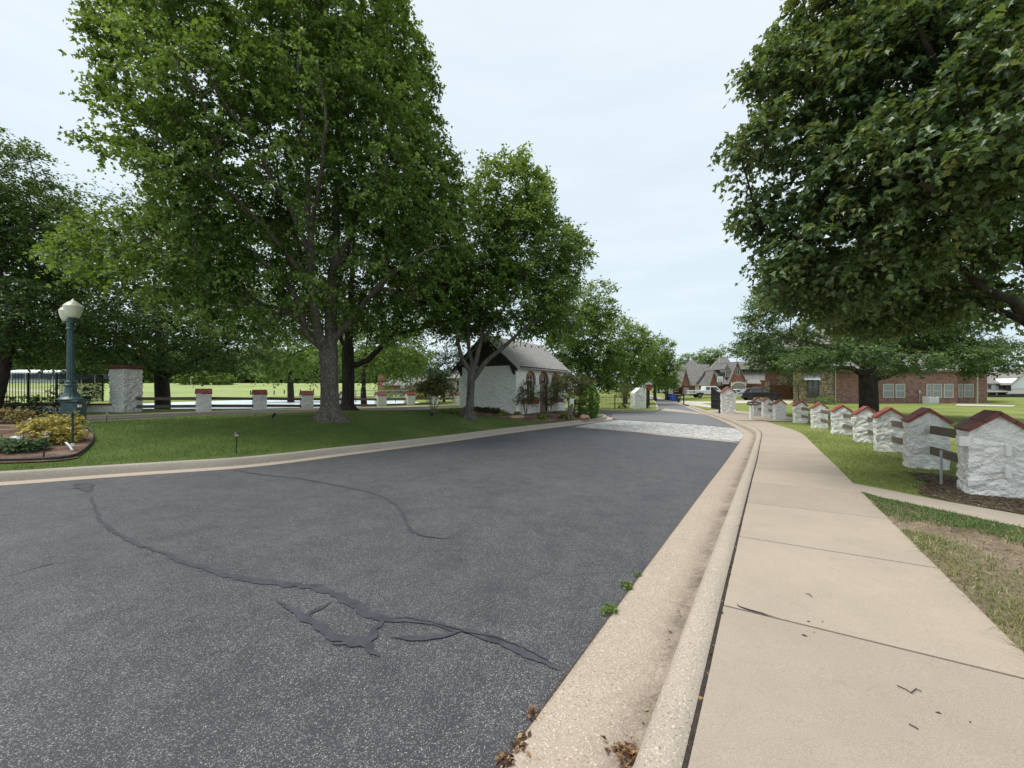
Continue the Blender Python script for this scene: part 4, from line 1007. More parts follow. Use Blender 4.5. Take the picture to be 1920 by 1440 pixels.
def gabled_pillar(name, label, A, z, rz, w, dp, eave, peak, group, capm, res, seed, rails=None, box=None, brackets=False, vent=None, railm=None, over=.045, cap=True, z0=-.25):
    t = thing(name, (A[0], A[1], z), label, 'pillar', group, rz)
    top = lambda u: eave + (peak - eave) * (1 - abs(2 * u - 1))
    rough_box(w, dp, top, res, .017 if res < .03 else .024, seed, z0).build('pillar_body', M_WSTONE, t, smooth=True)
    if cap:
        mb = MB(); n = max(2, int(round(dp / .22))); sl = (peak - eave) / (w / 2); k = math.hypot(1, sl)
        for sgn in (-1, 1):
            for i in range(n):
                y0 = -over + (dp + 2 * over) * i / n + .004; y1 = -over + (dp + 2 * over) * (i + 1) / n - .004
                for lo, hi in ((0, .5), (.5, 1)):
                    xa = w / 2 + sgn * (w / 2 + over) * lo + sgn * .003; xb = w / 2 + sgn * (w / 2 + over) * hi - sgn * .003
                    za = peak + .034 - abs(xa - w / 2) * sl; zb = peak + .034 - abs(xb - w / 2) * sl
                    jit = rnd.uniform(-.003, .003)
                    mb.slab([(xa, y0, za + jit), (xb, y0, zb + jit), (xb, y1, zb + jit), (xa, y1, za + jit)], .058)
        mb.build('roof_cap', capm, t, bevel=.006, seg=2)
    if rails:
        for off in rails[1]:
            # a rail from the face of this pillar to the next one along the fence (rails[0] is the end point in world space)
            ex, ey, ez = rails[0][0] - A[0], rails[0][1] - A[1], rails[0][2] - z
            ca, sa = math.cos(-rz), math.sin(-rz); lx, ly = ex * ca - ey * sa, ex * sa + ey * ca
            x0, y0 = w * .55, .06
            L_ = math.hypot(lx - x0, ly - y0); an = math.atan2(ly - y0, lx - x0); hh = rails[2]
            mb = MB(); c_ = math.cos(an); s_ = math.sin(an); q = .022
            vs = []
            for f, zz in ((0, off), (1, off + ez)):
                px_, py_ = x0 + (lx - x0) * f, y0 + (ly - y0) * f
                for sx, sz in ((-1, -1), (1, -1), (1, 1), (-1, 1)): vs.append((px_ - s_ * q * sx, py_ + c_ * q * sx, zz + hh / 2 * sz))
            mb.add(vs, [(0, 1, 2, 3), (7, 6, 5, 4), (0, 4, 5, 1), (1, 5, 6, 2), (2, 6, 7, 3), (3, 7, 4, 0)])
            mb.build('rail', railm or M_RAIL, t, bevel=.006, seg=1)
    if box:
        for bx in box: MB().box(bx[:3], bx[3:]).build('junction_box', M_WPLATE, t, bevel=.012, seg=2)
    if brackets:
        for zz in brackets: MB().box((w * .62, -.035, zz), (.055, .07, .17)).build('rail_bracket', M_WPLATE, t, bevel=.008)
    if vent:
        MB().box(vent[:3], vent[3:]).build('light_box', M_WPLATE, t, bevel=.01)
    return t

pl = [(1816, 932, 6.05), (1704, 880, 8.5), (1643, 850, 11.3), (1604, 832, 13.9), (1563, 817, 16.8), (1524, 803.5, 19.9), (1491, 793.7, 23.3), (1454, 787.5, 25.6), (1431, 779.8, 28.2), (1413, 777.6, 30.2)]
lb = ['nearest white stone fence pillar, dark red tiled cap, two white rail brackets on its face',
      'second white stone fence pillar from the camera, grey shaded face with two brown rails',
      'third white fence pillar from the camera, small red roof, bare bright lawn before it',
      'fourth white fence pillar from the camera, directly in front of the dark oak trunk',
      'fifth white fence pillar from the camera, just left of the oak trunk',
      'sixth white fence pillar from the camera, in line with the clipped box hedge',
      'seventh white fence pillar from the camera, the last one before the footpath gap',
      'white fence pillar without rails on the far side of the footpath gap',
      'white fence pillar between the railless one and the last one by the sign',
      'farthest white fence pillar of the right row, right behind the small sign post']
W_, D_ = .62, .44
Aw = []
for px, py, d in pl: Aw.append((X(px, d), d, Z(py, d) + .0))
for i, (px, py, d) in enumerate(pl):
    x, y, z = Aw[i]
    q = Aw[min(i + 1, 9)]; p = Aw[max(i - 1, 0)]
    dx, dy = q[0] - p[0], q[1] - p[1]
    if i in (0, 1): dx, dy = .541, .842
    rz = math.atan2(-dx, dy)
    ca, sa = math.cos(rz), math.sin(rz)
    rails = None
    if i >= 1 and i != 7:
        p = Aw[i - 1]
        rails = ((p[0] + W_ * .5 * ca - D_ * .9 * sa, p[1] + W_ * .5 * sa + D_ * .9 * ca, p[2]), (.43, .86), .165)
    gabled_pillar('fence_pillar', lb[i], (x, y), z, rz, W_, D_, 1.03, 1.28, 'white stone pillars along the right footpath', M_TILEDK if i == 0 else M_TILERED,
                  .015 if i < 2 else (.024 if i < 4 else .04), 3 + i, rails, brackets=(.42, .74) if i == 0 else False,
                  box=[(-.04, .05, .84, .13, .15, .15)] if i in (0, 3, 6) else ([(-.03, .2, .80, .06, .12, .09)] if i in (4, 5) else None))
# a thin stake behind the nearest pillar
st_ = thing('stake', (X(1783, 6.6), 6.75, Aw[0][2]), 'thin grey metal stake in the soil between the two nearest white pillars', 'stake')
MB().box((0, 0, .25), (.025, .025, .7)).build('stake_rod', M_GREYPL, st_)

# rail fence on the left, beyond the exit lane
fp = [(367, 769, 23.2), (473, 768, 25.0), (562, 767.5, 26.8), (636, 766.5, 28.6), (702, 765.5, 30.6), (757, 763.5, 32.3), (803, 762.5, 34.4), (846, 761, 37.0)]
fl = ['white fence post with red roof, nearest the tall brick topped pillar', 'white fence post in front of the pond with a small white light box', 'white red roofed fence post at the right end of the pond',
      'white fence post half hidden behind the two large maple trunks', 'white red roofed fence post right of the dark maple trunk', 'white fence post with a small wall light, left of the multi stemmed shrub',
      'white fence post behind the bare stems of the multi stemmed shrub', 'grey shaded fence post beside the gatehouse corner']
Fw = [(X(p, d), d, min(Z(q, d), float(Gz(X(p, d), d)) + .1)) for p, q, d in fp]
for i, (px, py, d) in enumerate(fp):
    x, y, z = Fw[i]; a = Fw[max(i - 1, 0)]; c_ = Fw[min(i + 1, 7)]; dx, dy = c_[0] - a[0], c_[1] - a[1]; rz = math.atan2(-dx, dy)
    ca, sa = math.cos(rz), math.sin(rz)
    # rails run back to the previous post (or the tall pillar)
    p = Fw[i - 1] if i else (X(246, 22.3), 22.6, z)
    e = (p[0] + .3 * ca - (.68 if i else 0) * sa, p[1] + .3 * sa + (.68 if i else 0) * ca, p[2])
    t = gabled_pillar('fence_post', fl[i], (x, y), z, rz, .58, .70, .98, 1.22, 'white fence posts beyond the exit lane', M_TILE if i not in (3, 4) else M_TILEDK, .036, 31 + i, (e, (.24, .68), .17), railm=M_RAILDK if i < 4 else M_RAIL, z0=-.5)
    if i in (1, 5): MB().box((.62, .35, .8), (.08, .16, .14)).build('light_box', M_WPLATE, t, bevel=.01)
# the tall pillar with a brick cap
x, y = X(205, 22.3), 22.3; z = float(Gz(x, y))
t = thing('brick_capped_pillar', (x, y, z), 'tall wide white stone pillar with red brick cap beside the iron railings', 'pillar', rz=math.radians(-20))
hp = 2.38
rough_box(1.34, .85, lambda u: hp, .03, .034, 77, -.4).build('pillar_body', M_WSTONE, t, smooth=True)
MB().b2(-.05, 1.39, -.05, .90, hp, hp + .075).b2(-.09, 1.43, -.09, .94, hp + .077, hp + .15).b2(-.05, 1.39, -.05, .90, hp + .152, hp + .21).build('brick_cap', M_BRICKCAP, t, bevel=.008)

# ------------------------------------------------------------------ iron railings
def railing(name, label, p0, p1, z0, z1, sp, posts=(0, 1), rails=(.02, .82, .93), grp=None, bar=.011, finial=.09):
    p0, p1 = np.array(p0, float), np.array(p1, float); L_ = np.linalg.norm(p1 - p0); an = math.atan2(p1[1] - p0[1], p1[0] - p0[0])
    t = thing(name, (p0[0], p0[1], z0), label, 'railing', grp, an); hh = z1 - z0
    mb = MB(); n = int(L_ / sp)
    for i in range(1, n): mb.box((i * L_ / n, 0, hh / 2), (bar * 2, bar * 2, hh)); 
    for i in range(1, n): mb.lathe((i * L_ / n, 0, hh), [(bar * 1.6, 0), (bar * .9, finial * .4), (.002, finial)], 4)
    mb.build('balusters', M_IRON, t)['kind'] = 'stuff'
    for r_ in rails: MB().box((L_ / 2, 0, hh * r_), (L_, .035, .035)).build('rail', M_IRON, t)
    for q in posts: MB().box((L_ * q, 0, hh / 2 + .0), (.075, .075, hh + .12)).build('post', M_IRON, t)
    return t
zf = .62
railing('iron_railing', 'black iron railing facing the road behind the clipped hedges on the left', (-34, 22.2), (-25.05, 22), .75, 2.40, .165, (.18, .4, .62, .82, 1), grp='iron railings by the tall pillar')
railing('iron_railing', 'black iron railing running back from its corner post to the tall white pillar', (-25.0, 22.05), (-26.5, 25.9), .82, 2.43, .11, (1,), grp='iron railings by the tall pillar')
lw = thing('low_wall', (-25.0, 21.95, .15), 'low white wall with red brick coping under the iron railing', 'wall')
MB().add([(-9, -.05, -.3), (0, -.05, -.3), (3.2, .35, -.3), (3.2, .65, -.3), (0, .25, -.3), (-9, .25, -.3), (-9, -.05, .5), (0, -.05, .5), (3.2, .35, .5), (3.2, .65, .5), (0, .25, .5), (-9, .25, .5)],
         [(0, 1, 7, 6), (1, 2, 8, 7), (2, 3, 9, 8), (3, 4, 10, 9), (4, 5, 11, 10), (5, 0, 6, 11), (6, 7, 10, 11), (7, 8, 9, 10)]).build('wall_face', M_WSTONE, lw)
MB().box((-4.5, .1, .56), (9.1, .38, .10)).box((1.6, .3, .561), (3.3, .38, .098), math.atan2(.4, 3.2)).build('brick_coping', M_BRICKCAP, lw)

# ------------------------------------------------------------------ lamp post
dl = 14.0; xl = X(132.5, dl); zl = Izs(xl, dl)
t = thing('lamp_post', (xl, dl, zl), 'green fluted street lamp with two milky acorn globes beside the flower bed', 'street lamp')
MB().box((.08, .02, .31), (.46, .46, .86), math.radians(15)).box((.08, .02, .79), (.54, .54, .08), math.radians(15)).build('pedestal', M_TEAL, t, bevel=.015)
fl_ = lambda k, i: 1 - (.09 if k % 2 else 0)
MB().lathe((0, 0, .83), [(.33, 0), (.34, .03), (.30, .06), (.24, .12), (.18, .24), (.145, .36), (.135, .46), (.15, .47), (.18, .49), (.18, .53), (.15, .55), (.135, .60), (.15, .61), (.15, .65), (.12, .67)], 28, lambda k, i: 1 - (.05 if (k % 2 and 2 < i < 7) else 0)).build('flared_base', M_TEAL, t, smooth=False)
MB().lathe((0, 0, 1.49), [(.108, 0), (.105, .5), (.096, 1.2), (.088, 1.78)], 28, fl_).build('shaft', M_TEAL, t)
MB().lathe((0, 0, 3.27), [(.095, 0), (.125, .02), (.125, .06), (.10, .08), (.10, .28), (.115, .30), (.115, .38), (.06, .40)], 24).build('capital', M_TEAL, t)
MB().tube([(.5, -.38, .0), (.25, -.19, -.03), (0, 0, -.04), (-.25, .19, -.03), (-.5, .38, .0)], .035, 8).build('crossarm', M_TEAL, t).location = (0, 0, 3.56)
for sx in (1, -1):
    c_ = (.50 * sx, -.38 * sx, 3.56)
    MB().lathe(c_, [(.05, -.03), (.11, 0), (.13, .05), (.11, .08)], 20).build('globe_collar', M_TEAL, t)
    MB().lathe(c_, [(.125, .075), (.16, .10), (.205, .22), (.235, .36), (.245, .44), (.25, .46), (.235, .475), (.185, .55), (.10, .62), (.055, .65), (.03, .69), (.008, .73)], 28).build('globe', M_GLOBE, t, smooth=True)
MB().box((.42, -.10, .62), (.07, .10, .09)).build('outlet_box', M_WPLATE, t, bevel=.01)

# ------------------------------------------------------------------ small garden lights and pipes
def path_light(label, px, py, h, lean, fn=Iz, s=1.0):
    p = ray(px, py, fn); z = float(np.atleast_1d(fn(p[0], p[1]))[0])
    t = thing('path_light', (p[0], p[1], z), label, 'path light', 'path lights in the lawn and beds')
    MB().tube([(0, 0, -.1), (lean * .5, 0, h * .5), (lean, 0, h)], .013 * s, 8).build('stake', M_BLACKP, t)
    MB().lathe((lean, 0, h - .02), [(.03 * s, 0), (.042 * s, .01), (.042 * s, .05), (.03 * s, .055)], 12).build('lens', M_CREAM, t)
    MB().lathe((lean, 0, h + .035), [(.085 * s, 0), (.085 * s, .012), (.03 * s, .045), (.004, .05)], 14).build('cap', M_BLACKP, t)
path_light('leaning black path light in the mulch in front of the golden shrub', 80, 861, .50, .09)
path_light('upright black path light alone on the lawn near the kerb', 443, 850, .46, .01)
path_light('path light at the lawn edge just right of the lamp post pedestal', 199, 793, .32, .05, Iz, .8)
def flood(label, px, py, h=.16, k=1):
    p = ray(px, py, Iz); z = Izs(*p)
    t = thing('garden_spotlight', (p[0], p[1], z), label, 'spotlight', 'black spotlights in the lawn')
    MB().tube([(0, 0, -.05), (0, 0, h)], .012, 8).build('stake', M_BLACKP, t)
    MB().tube([(-.04 * k, .02, h - .02), (.0, 0, h + .03), (.09 * k, -.03, h + .09)], [.035, .045, .06], 12).build('lamp_head', M_BLACKP, t)
flood('small black spotlight tilted up in the lawn left of the tallest maple', 512, 789)
flood('small black spotlight in shaded grass left of the gatehouse maple', 809, 781, .08, .6)
flood('small black spotlight close to the foot of the gatehouse maple', 847, 778, .08, -.6)
p = ray(136, 846, Iz)
t = thing('sprinkler_riser', (p[0], p[1], Izs(*p)), 'green sprinkler riser on white pipe fittings in front of the golden shrub', 'sprinkler')
MB().tube([(0, 0, .16), (0, 0, .80)], .019, 10).build('riser', M_GREENP, t)
MB().tube([(0, 0, .80), (0, 0, .92)], .028, 10).build('nozzle', M_BLACKP, t)
MB().tube([(0, 0, -.03), (0, 0, .04)], .034, 12).tube([(0, 0, .12), (0, 0, .19)], .036, 12).tube([(-.22, .05, .20), (-.12, .03, .14), (0, 0, .02)], .022, 10).build('pipe_fitting', M_PVC, t)

# ------------------------------------------------------------------ beds, edging, shrubs
bedp = [(-40, 868), (0, 867.5), (60, 866), (110, 863.5), (140, 860), (157, 849), (171, 836), (177, 824), (172, 812), (160, 803), (130, 798), (60, 794), (-40, 790)]
sheet('mulch_bed', bedp, M_MULCH, Iz, .03, .3)
ep = [ray(a, b, Iz) for a, b in bedp[:10]]; ep = resample(chaikin(ep, 2), .15)[0]
t = thing('bed_edging', (ep[0][0], ep[0][1], Izs(*ep[0])), 'black plastic edging strip round the mulch bed on the island', 'edging')
enn = normals(ep); Zp = Iz(ep[:, 0], ep[:, 1]); mb = MB(); n = len(ep)
vs = []
for i in range(n):
    for o_, h_ in ((-.012, -.05), (-.014, .075), (0, .092), (.014, .075), (.012, -.05)):
        vs.append((ep[i][0] + enn[i][0] * o_, ep[i][1] + enn[i][1] * o_, Zp[i] + h_))
mb.add(vs, [(i*5+k, i*5+k+1, (i+1)*5+k+1, (i+1)*5+k) for i in range(n-1) for k in range(4)]); mb.build('edging_strip', M_BLACKP, t, world=True)

LF_GOLD = leaf_mat('gold_leaf', [(0, (0.16, 0.15, 0.03)), (.4, (0.44, 0.39, 0.08)), (.8, (0.64, 0.55, 0.16)), (1, (0.60, 0.40, 0.14))], .25, (.4, .3, .03))
LF_COPPER = leaf_mat('copper_leaf', [(0, (0.08, 0.08, 0.028)), (.45, (0.22, 0.19, 0.06)), (.8, (0.38, 0.27, 0.10)), (1, (0.46, 0.27, 0.13))], .25, (.3, .2, .03))
LF_HEDGE = leaf_mat('hedge_leaf', [(0, (0.010, 0.024, 0.010)), (.6, (0.022, 0.048, 0.016)), (1, (0.05, 0.085, 0.025))], .15)
LF_CRAPE = leaf_mat('crape_leaf', [(0, (0.055, 0.068, 0.022)), (.5, (0.105, 0.13, 0.04)), (.8, (0.19, 0.18, 0.06)), (1, (0.30, 0.17, 0.085))], .28, (.14, .16, .03))
LF_LIME = leaf_mat('lime_leaf', [(0, (0.12, 0.18, 0.025)), (.5, (0.23, 0.31, 0.045)), (1, (0.38, 0.45, 0.09))], .25, (.2, .3, .03))
LF_ARBOR = leaf_mat('arborvitae_leaf', [(0, (0.06, 0.13, 0.02)), (.5, (0.14, 0.27, 0.04)), (1, (0.25, 0.40, 0.075))], .2, (.1, .2, .02))
LF_PLANT = leaf_mat('bedding_leaf', [(0, (0.04, 0.085, 0.03)), (.5, (0.085, 0.15, 0.055)), (1, (0.17, 0.25, 0.11))], .25)
M_STEM = bark_mat('shrub_stem', (0.10, 0.08, 0.06), (0.28, 0.23, 0.18), None, 12)
def bush(name, label, cat, base, lobes, ncl, lf, seed, size=.07, tl=.2, twigs=3, per=6, stems=4, stem_r=.012, spread=.12, hfrac=.35, group=None, shape='quad', shell=.45, **kw):
    """a shrub: several stems from one foot carrying sprays of leaves"""
    r = NP(seed); bx, by, bz = base; top = max(l[2] for l in lobes); h = max(.08, (top - bz) * hfrac)
    trunk = [(bx, by, bz - .06, stem_r * 1.3), (bx, by, bz + .02, stem_r * 1.2)]
    limbs = []
    for k in range(stems):
        an = 2 * PI * k / stems + r.uniform(-.4, .4); l = lobes[r.randint(len(lobes))]
        limbs.append([((bx, by, bz + .02), stem_r), ((bx + spread * math.cos(an), by + spread * math.sin(an), bz + h), stem_r * .85), ((bx + spread * 1.8 * math.cos(an) * .6 + (l[0] - bx) * .4, by + spread * 1.8 * math.sin(an) * .6 + (l[1] - by) * .4, bz + h * 1.9), stem_r * .5)])
    return tree(name, label, cat, base, trunk, lobes, ncl, None, (M_STEM, lf), seed, limbs, twigs=twigs, per=per, tl=tl, size=size, rmin=.003, tipr=.003, shell=shell, group=group, shape=shape, **kw)
def gp_(px, py, fn=Iz):
    p = ray(px, py, fn); return (float(p[0]), float(p[1]), float(np.atleast_1d(fn(p[0], p[1]))[0]))
b0 = gp_(102, 830); d = b0[1]
bush('golden_shrub', 'bright yellow low shrub in the mulch bed in front of the lamp post', 'shrub', b0, [lobe(95, 806, d, 38, 20, .5), lobe(70, 800, d, 18, 14, .35), lobe(124, 814, d, 22, 16, .35), lobe(108, 788, d + .2, 26, 11, .35), lobe(138, 786, d + .3, 10, 10, .2), lobe(92, 822, d - .1, 32, 9, .35)], 330, LF_GOLD, 51, .062, .13, shape='quad', stems=6)
b0 = gp_(30, 796); d = b0[1]
bush('copper_shrub', 'orange tinged green shrub at the left edge behind the mulch', 'shrub', b0, [lobe(20, 777, d, 30, 9, .5), lobe(46, 780, d, 14, 8, .4), lobe(-20, 779, d, 26, 10, .45), lobe(5, 784, d, 22, 7, .45)], 220, LF_COPPER, 52, .065, .14, stems=6)
b0 = gp_(34, 848); d = b0[1]
fw_ = bush('bedding_plants', 'clump of green bedding plants with white and red flowers at the left edge', 'flowers', b0, [lobe(12, 838, d, 20, 11, .3), lobe(38, 834, d, 20, 11, .3), lobe(62, 832, d + .1, 12, 8, .25), lobe(-14, 834, d, 18, 10, .3), lobe(30, 824, d + .2, 12, 6, .2)], 150, LF_PLANT, 53, .075, .12, stems=5, hfrac=.2)
M_PETW = plain('white_petals', (0.78, 0.78, 0.74), .6, .1, 20); M_PETR = plain('red_petals', (0.30, 0.02, 0.04), .6, .2, 20)
def bloom(name, px, py, d, r_, mat):
    mb = MB()
    for k in range(9):
        an = rnd.uniform(0, 6.28); rr_ = rnd.uniform(0, r_); c_ = (X(px, d) + rr_ * math.cos(an) * 1.4, d + rr_ * math.sin(an), Z(py, d) + rnd.uniform(-.02, .03)); mb.blob(c_, (.03, .03, .018), k, .3, 2, 1)
    mb.build(name, mat, fw_, world=True)
bloom('white_blossom', 29, 820, d, .07, M_PETW); bloom('white_blossom', 33, 822, d - .1, .05, M_PETW); bloom('red_blossom', 60, 819, d, .035, M_PETR)
def hedge(label, px0, px1, py0, py1, d, dep, seed, n, base_fn=Gz, grp=None):
    cx = X((px0 + px1) / 2, d); z = float(np.atleast_1d(base_fn(cx, d))[0]); w2 = (X(px1, d) - X(px0, d)) / 2; zt = Z(py0, d)
    k = max(2, int(w2 / .35)); lobes = [(cx - w2 + w2 * 2 * (i + .5) / k, d, (zt + z) / 2, w2 / k * 1.5, dep, (zt - z) / 2) for i in range(k)]
    return bush('clipped_hedge', label, 'hedge', (cx, d, z), lobes, n, LF_HEDGE, seed, .06, .12, 3, 6, 4, .015, .2, .3, grp, shell=.6, lump=.1)
hedge('dark clipped hedge block in front of the iron railing', 24, 100, 741, 760, 20.3, .45, 54, 260, grp='clipped hedges by the railing')
hedge('short dark clipped hedge at the picture edge below the railing', -30, 20, 743, 760, 20.2, .45, 55, 180, grp='clipped hedges by the railing')
hedge('low loose hedge row in front of the clipped hedges', -20, 84, 757, 769, 18.6, .35, 56, 220, grp='clipped hedges by the railing')
d = 21.4
bush('railing_shrub', 'dark open shrub against the railing between lamp post and tall pillar', 'shrub', (X(160, d), d, float(Gz(X(160, d), d))), [lobe(112, 735, d, 14, 16, .4), lobe(160, 735, d, 26, 14, .5), lobe(140, 748, d, 34, 10, .5), lobe(175, 726, d, 14, 12, .4), lobe(118, 752, d, 18, 12, .5)], 170, LF_HEDGE, 57, .10, .28, twigs=3, per=4)

# ------------------------------------------------------------------ gatehouse
ga, gb = math.atan2(.842, .541), 0
A0 = np.array([.25, 23.7]); zg = -.02
t = thing('gatehouse', (A0[0], A0[1], zg), 'small white stone gatehouse with grey shingle roof and three brick arches', 'gatehouse', rz=ga)
FL, FD, EV, RG = 6.78, 4.34, 3.0, 4.95
def noisy_wall(u0, u1, fn, z0, z1, holes, res=.09, amp=.018, seed=3):
    """a stone wall sheet with arched openings left out; fn(u, z, d) gives the point d metres out of the wall"""
    mb = MB(); nu, nv = int((u1 - u0) / res), int((z1 - z0) / res); idx = {}
    def inside(u, z):
        for c_, hw, zb, zs in holes:
            if abs(u - c_) < hw and zb - .01 < z < zs: return True
            if z >= zs and (u - c_) ** 2 + (z - zs) ** 2 < hw * hw: return True
        return False
    vs = []; 
    for j in range(nv + 1):
        for i in range(nu + 1):
            u, z = u0 + (u1 - u0) * i / nu, z0 + (z1 - z0) * j / nv
            q = Vector((u * 4.2 + seed * 5, seed, z * 6.5)); q = q + Vector((mnoise.noise(q * .6), 0, mnoise.noise(q * .6 + Vector((5, 1, 0))))) * .8
            dd = mnoise.voronoi(q)[0]
            ed = 0 if (i in (0, nu)) else 1
            vs.append(fn(u, z, ed * amp * (min(1, (dd[1] - dd[0]) * 2) * 1.3 - .5 + .8 * mnoise.noise(q * 2.2))))
    fs = []
    for j in range(nv):
        for i in range(nu):
            u, z = u0 + (u1 - u0) * (i + .5) / nu, z0 + (z1 - z0) * (j + .5) / nv
            if not inside(u, z): fs.append((j*(nu+1)+i, j*(nu+1)+i+1, (j+1)*(nu+1)+i+1, (j+1)*(nu+1)+i))
    return mb.add(vs, fs)
HOL = [(1.706, .45, .98, 2.16), (3.446, .50, -.3, 2.16), (5.17, .45, .98, 2.16)]
noisy_wall(0, FL, lambda u, z, q: (u, -q, z), -.4, EV, HOL, .06, .028).build('facade_wall', M_GSTONE, t, smooth=False)
noisy_wall(0, FD, lambda u, z, q: (-q, FD - u, z), -.4, EV, [], .055, .034, 8).build('side_wall', M_GSTONE, t, smooth=False)
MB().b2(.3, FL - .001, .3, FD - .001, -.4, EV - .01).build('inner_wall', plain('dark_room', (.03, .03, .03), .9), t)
MB().b2(FL - .002, FL + .02, .0, FD, -.4, EV).b2(0, FL, FD, FD + .02, -.4, EV).build('rear_wall', M_GSTONE, t)
# gable in dark timber, roof planes with overhang
for gx, gt in ((0.0, .1), (FL - .1, .1)):
    MB().add([(gx, -.02, EV), (gx, FD + .02, EV), (gx, FD / 2, RG - .12), (gx + gt, -.02, EV), (gx + gt, FD + .02, EV), (gx + gt, FD / 2, RG - .12)], [(0, 2, 1), (3, 4, 5), (0, 1, 4, 3), (0, 3, 5, 2), (1, 2, 5, 4)]).build('gable', M_TIMBER, t)
ov = .42; sl = (RG - EV) / (FD / 2); ze = EV - .30 * sl + .10
rf = MB()
rf.slab([(-ov, -.32, ze), (FL + ov, -.32, ze), (FL + ov, FD / 2, RG), (-ov, FD / 2, RG)], .09)
rf.slab([(-ov, FD + .32, ze), (-ov, FD / 2, RG), (FL + ov, FD / 2, RG), (FL + ov, FD + .32, ze)], .09)
rf.build('roof', brick_mat('pale_shingle', (0.33, 0.315, 0.30), (0.42, 0.40, 0.38), (0.20, 0.19, 0.18), .32, .17, .014, False, .5, (0.25, 0.24, 0.23), .9), t)
for yy0, yy1 in ((-.34, FD / 2), (FD + .34, FD / 2)):
    for xx in (-ov - .03, FL + ov + .0):
        a_, b_ = (yy0, ze - .03), (yy1, RG - .03)
        mb = MB(); mb.add([(xx, a_[0], a_[1] - .20), (xx, b_[0], b_[1] - .20), (xx, b_[0], b_[1]), (xx, a_[0], a_[1]), (xx + .035, a_[0], a_[1] - .20), (xx + .035, b_[0], b_[1] - .20), (xx + .035, b_[0], b_[1]), (xx + .035, a_[0], a_[1])], [(0, 1, 2, 3), (7, 6, 5, 4), (0, 4, 5, 1), (1, 5, 6, 2), (2, 6, 7, 3), (3, 7, 4, 0)]); mb.build('barge_board', M_TIMBER, t)
mb = MB()
for i in range(22): mb.box((.15 + i * (FL - .3) / 21, -.16, EV - .11), (.09, .28, .13))
mb.build('rafter_tails', M_TIMBER, t)
for yy in (.14, FD - .14):
    mb = MB(); mb.prism([(-.40, EV - .05), (-.02, EV - .55), (-.02, EV + .05), (-.40, EV + .12)], yy - .07, yy + .07); mb.build('bracket', M_TIMBER, t)
def arch_ring(c_, hw, zb, zs, th, y0, y1, n=16):
    mb = MB(); pts = [(c_ - hw, zb)] + [(c_ + hw * math.cos(PI - PI * k / n), zs + hw * math.sin(PI * k / n)) for k in range(n + 1)] + [(c_ + hw, zb)]
    po = [(c_ - hw - th, zb)] + [(c_ + (hw + th) * math.cos(PI - PI * k / n), zs + (hw + th) * math.sin(PI * k / n)) for k in range(n + 1)] + [(c_ + hw + th, zb)]
    for k in range(len(pts) - 1):
        q = [pts[k], pts[k + 1], po[k + 1], po[k]]
        vs = [(p[0], y0, p[1]) for p in q] + [(p[0], y1, p[1]) for p in q]
        mb.add(vs, [(0, 1, 2, 3), (7, 6, 5, 4), (0, 4, 5, 1), (1, 5, 6, 2), (2, 6, 7, 3), (3, 7, 4, 0)])
    return mb
def arch_fill(c_, hw, zb, zs, y0, y1, n=16):
    pts = [(c_ - hw, zb), (c_ + hw, zb)] + [(c_ + hw * math.cos(PI * k / n), zs + hw * math.sin(PI * k / n)) for k in range(n + 1)]
    return MB().prism(pts, y0, y1)
for q, (c_, hw, zb, zs) in enumerate(HOL):
    arch_ring(c_, hw - .02, zs - .25, zs, .15, -.045, .12, 14).build('brick_arch', M_BRICK, t)
    if q == 1:
        dr = arch_fill(c_, hw - .03, -.05, 2.0, .10, .15, 14); 
        dr = MB().b2(c_ - hw + .03, c_ + hw - .03, .10, .15, -.05, 2.02).build('door', M_TAUPE, t)
        for zz in (.35, 1.15): MB().b2(c_ - .30, c_ + .30, .085, .10, zz, zz + .62).build('door_panel', M_TAUPE, dr, bevel=.01)
        MB().lathe((c_ + .36, .07, .98), [(.02, 0), (.03, .02), (.02, .05)], 8).build('handle', M_BLACKP, dr)
        wn = arch_fill(c_, hw - .05, 2.04, 2.16, .12, .14).build('fanlight', M_GLASS, t)
        arch_ring(c_, hw - .07, 2.03, 2.16, .05, .085, .12).build('frame', M_TRIM, wn)
        mb = MB()
        for an in (-.6, 0, .6): mb.box((c_ + .22 * math.sin(an), .10, 2.16 + .22 * math.cos(an)), (.03, .03, .44), 0, None)
        mb.build('muntin', M_TRIM, wn)
    else:
        wn = arch_fill(c_, hw - .05, zb + .05, zs, .12, .14).build('window', M_GLASS, t)
        arch_ring(c_, hw - .09, zb + .05, zs, .07, .06, .12).build('frame', M_TRIM, wn)
        MB().b2(c_ - .02, c_ + .02, .07, .12, zb + .05, zs + hw - .1).b2(c_ - hw + .05, c_ + hw - .05, .072, .118, zs - .02, zs + .03).b2(c_ - hw + .05, c_ + hw - .05, .072, .118, zb + .55, zb + .59).build('muntin', M_TRIM, wn)
        MB().b2(c_ - hw - .1, c_ + hw + .1, -.14, .05, zb - .02, zb + .05).build('sill', M_BRICK, wn)
        fb = MB().b2(c_ - hw - .05, c_ + hw + .05, -.36, -.06, zb - .32, zb - .04).build('flower_box', M_TILERED, t, bevel=.015)

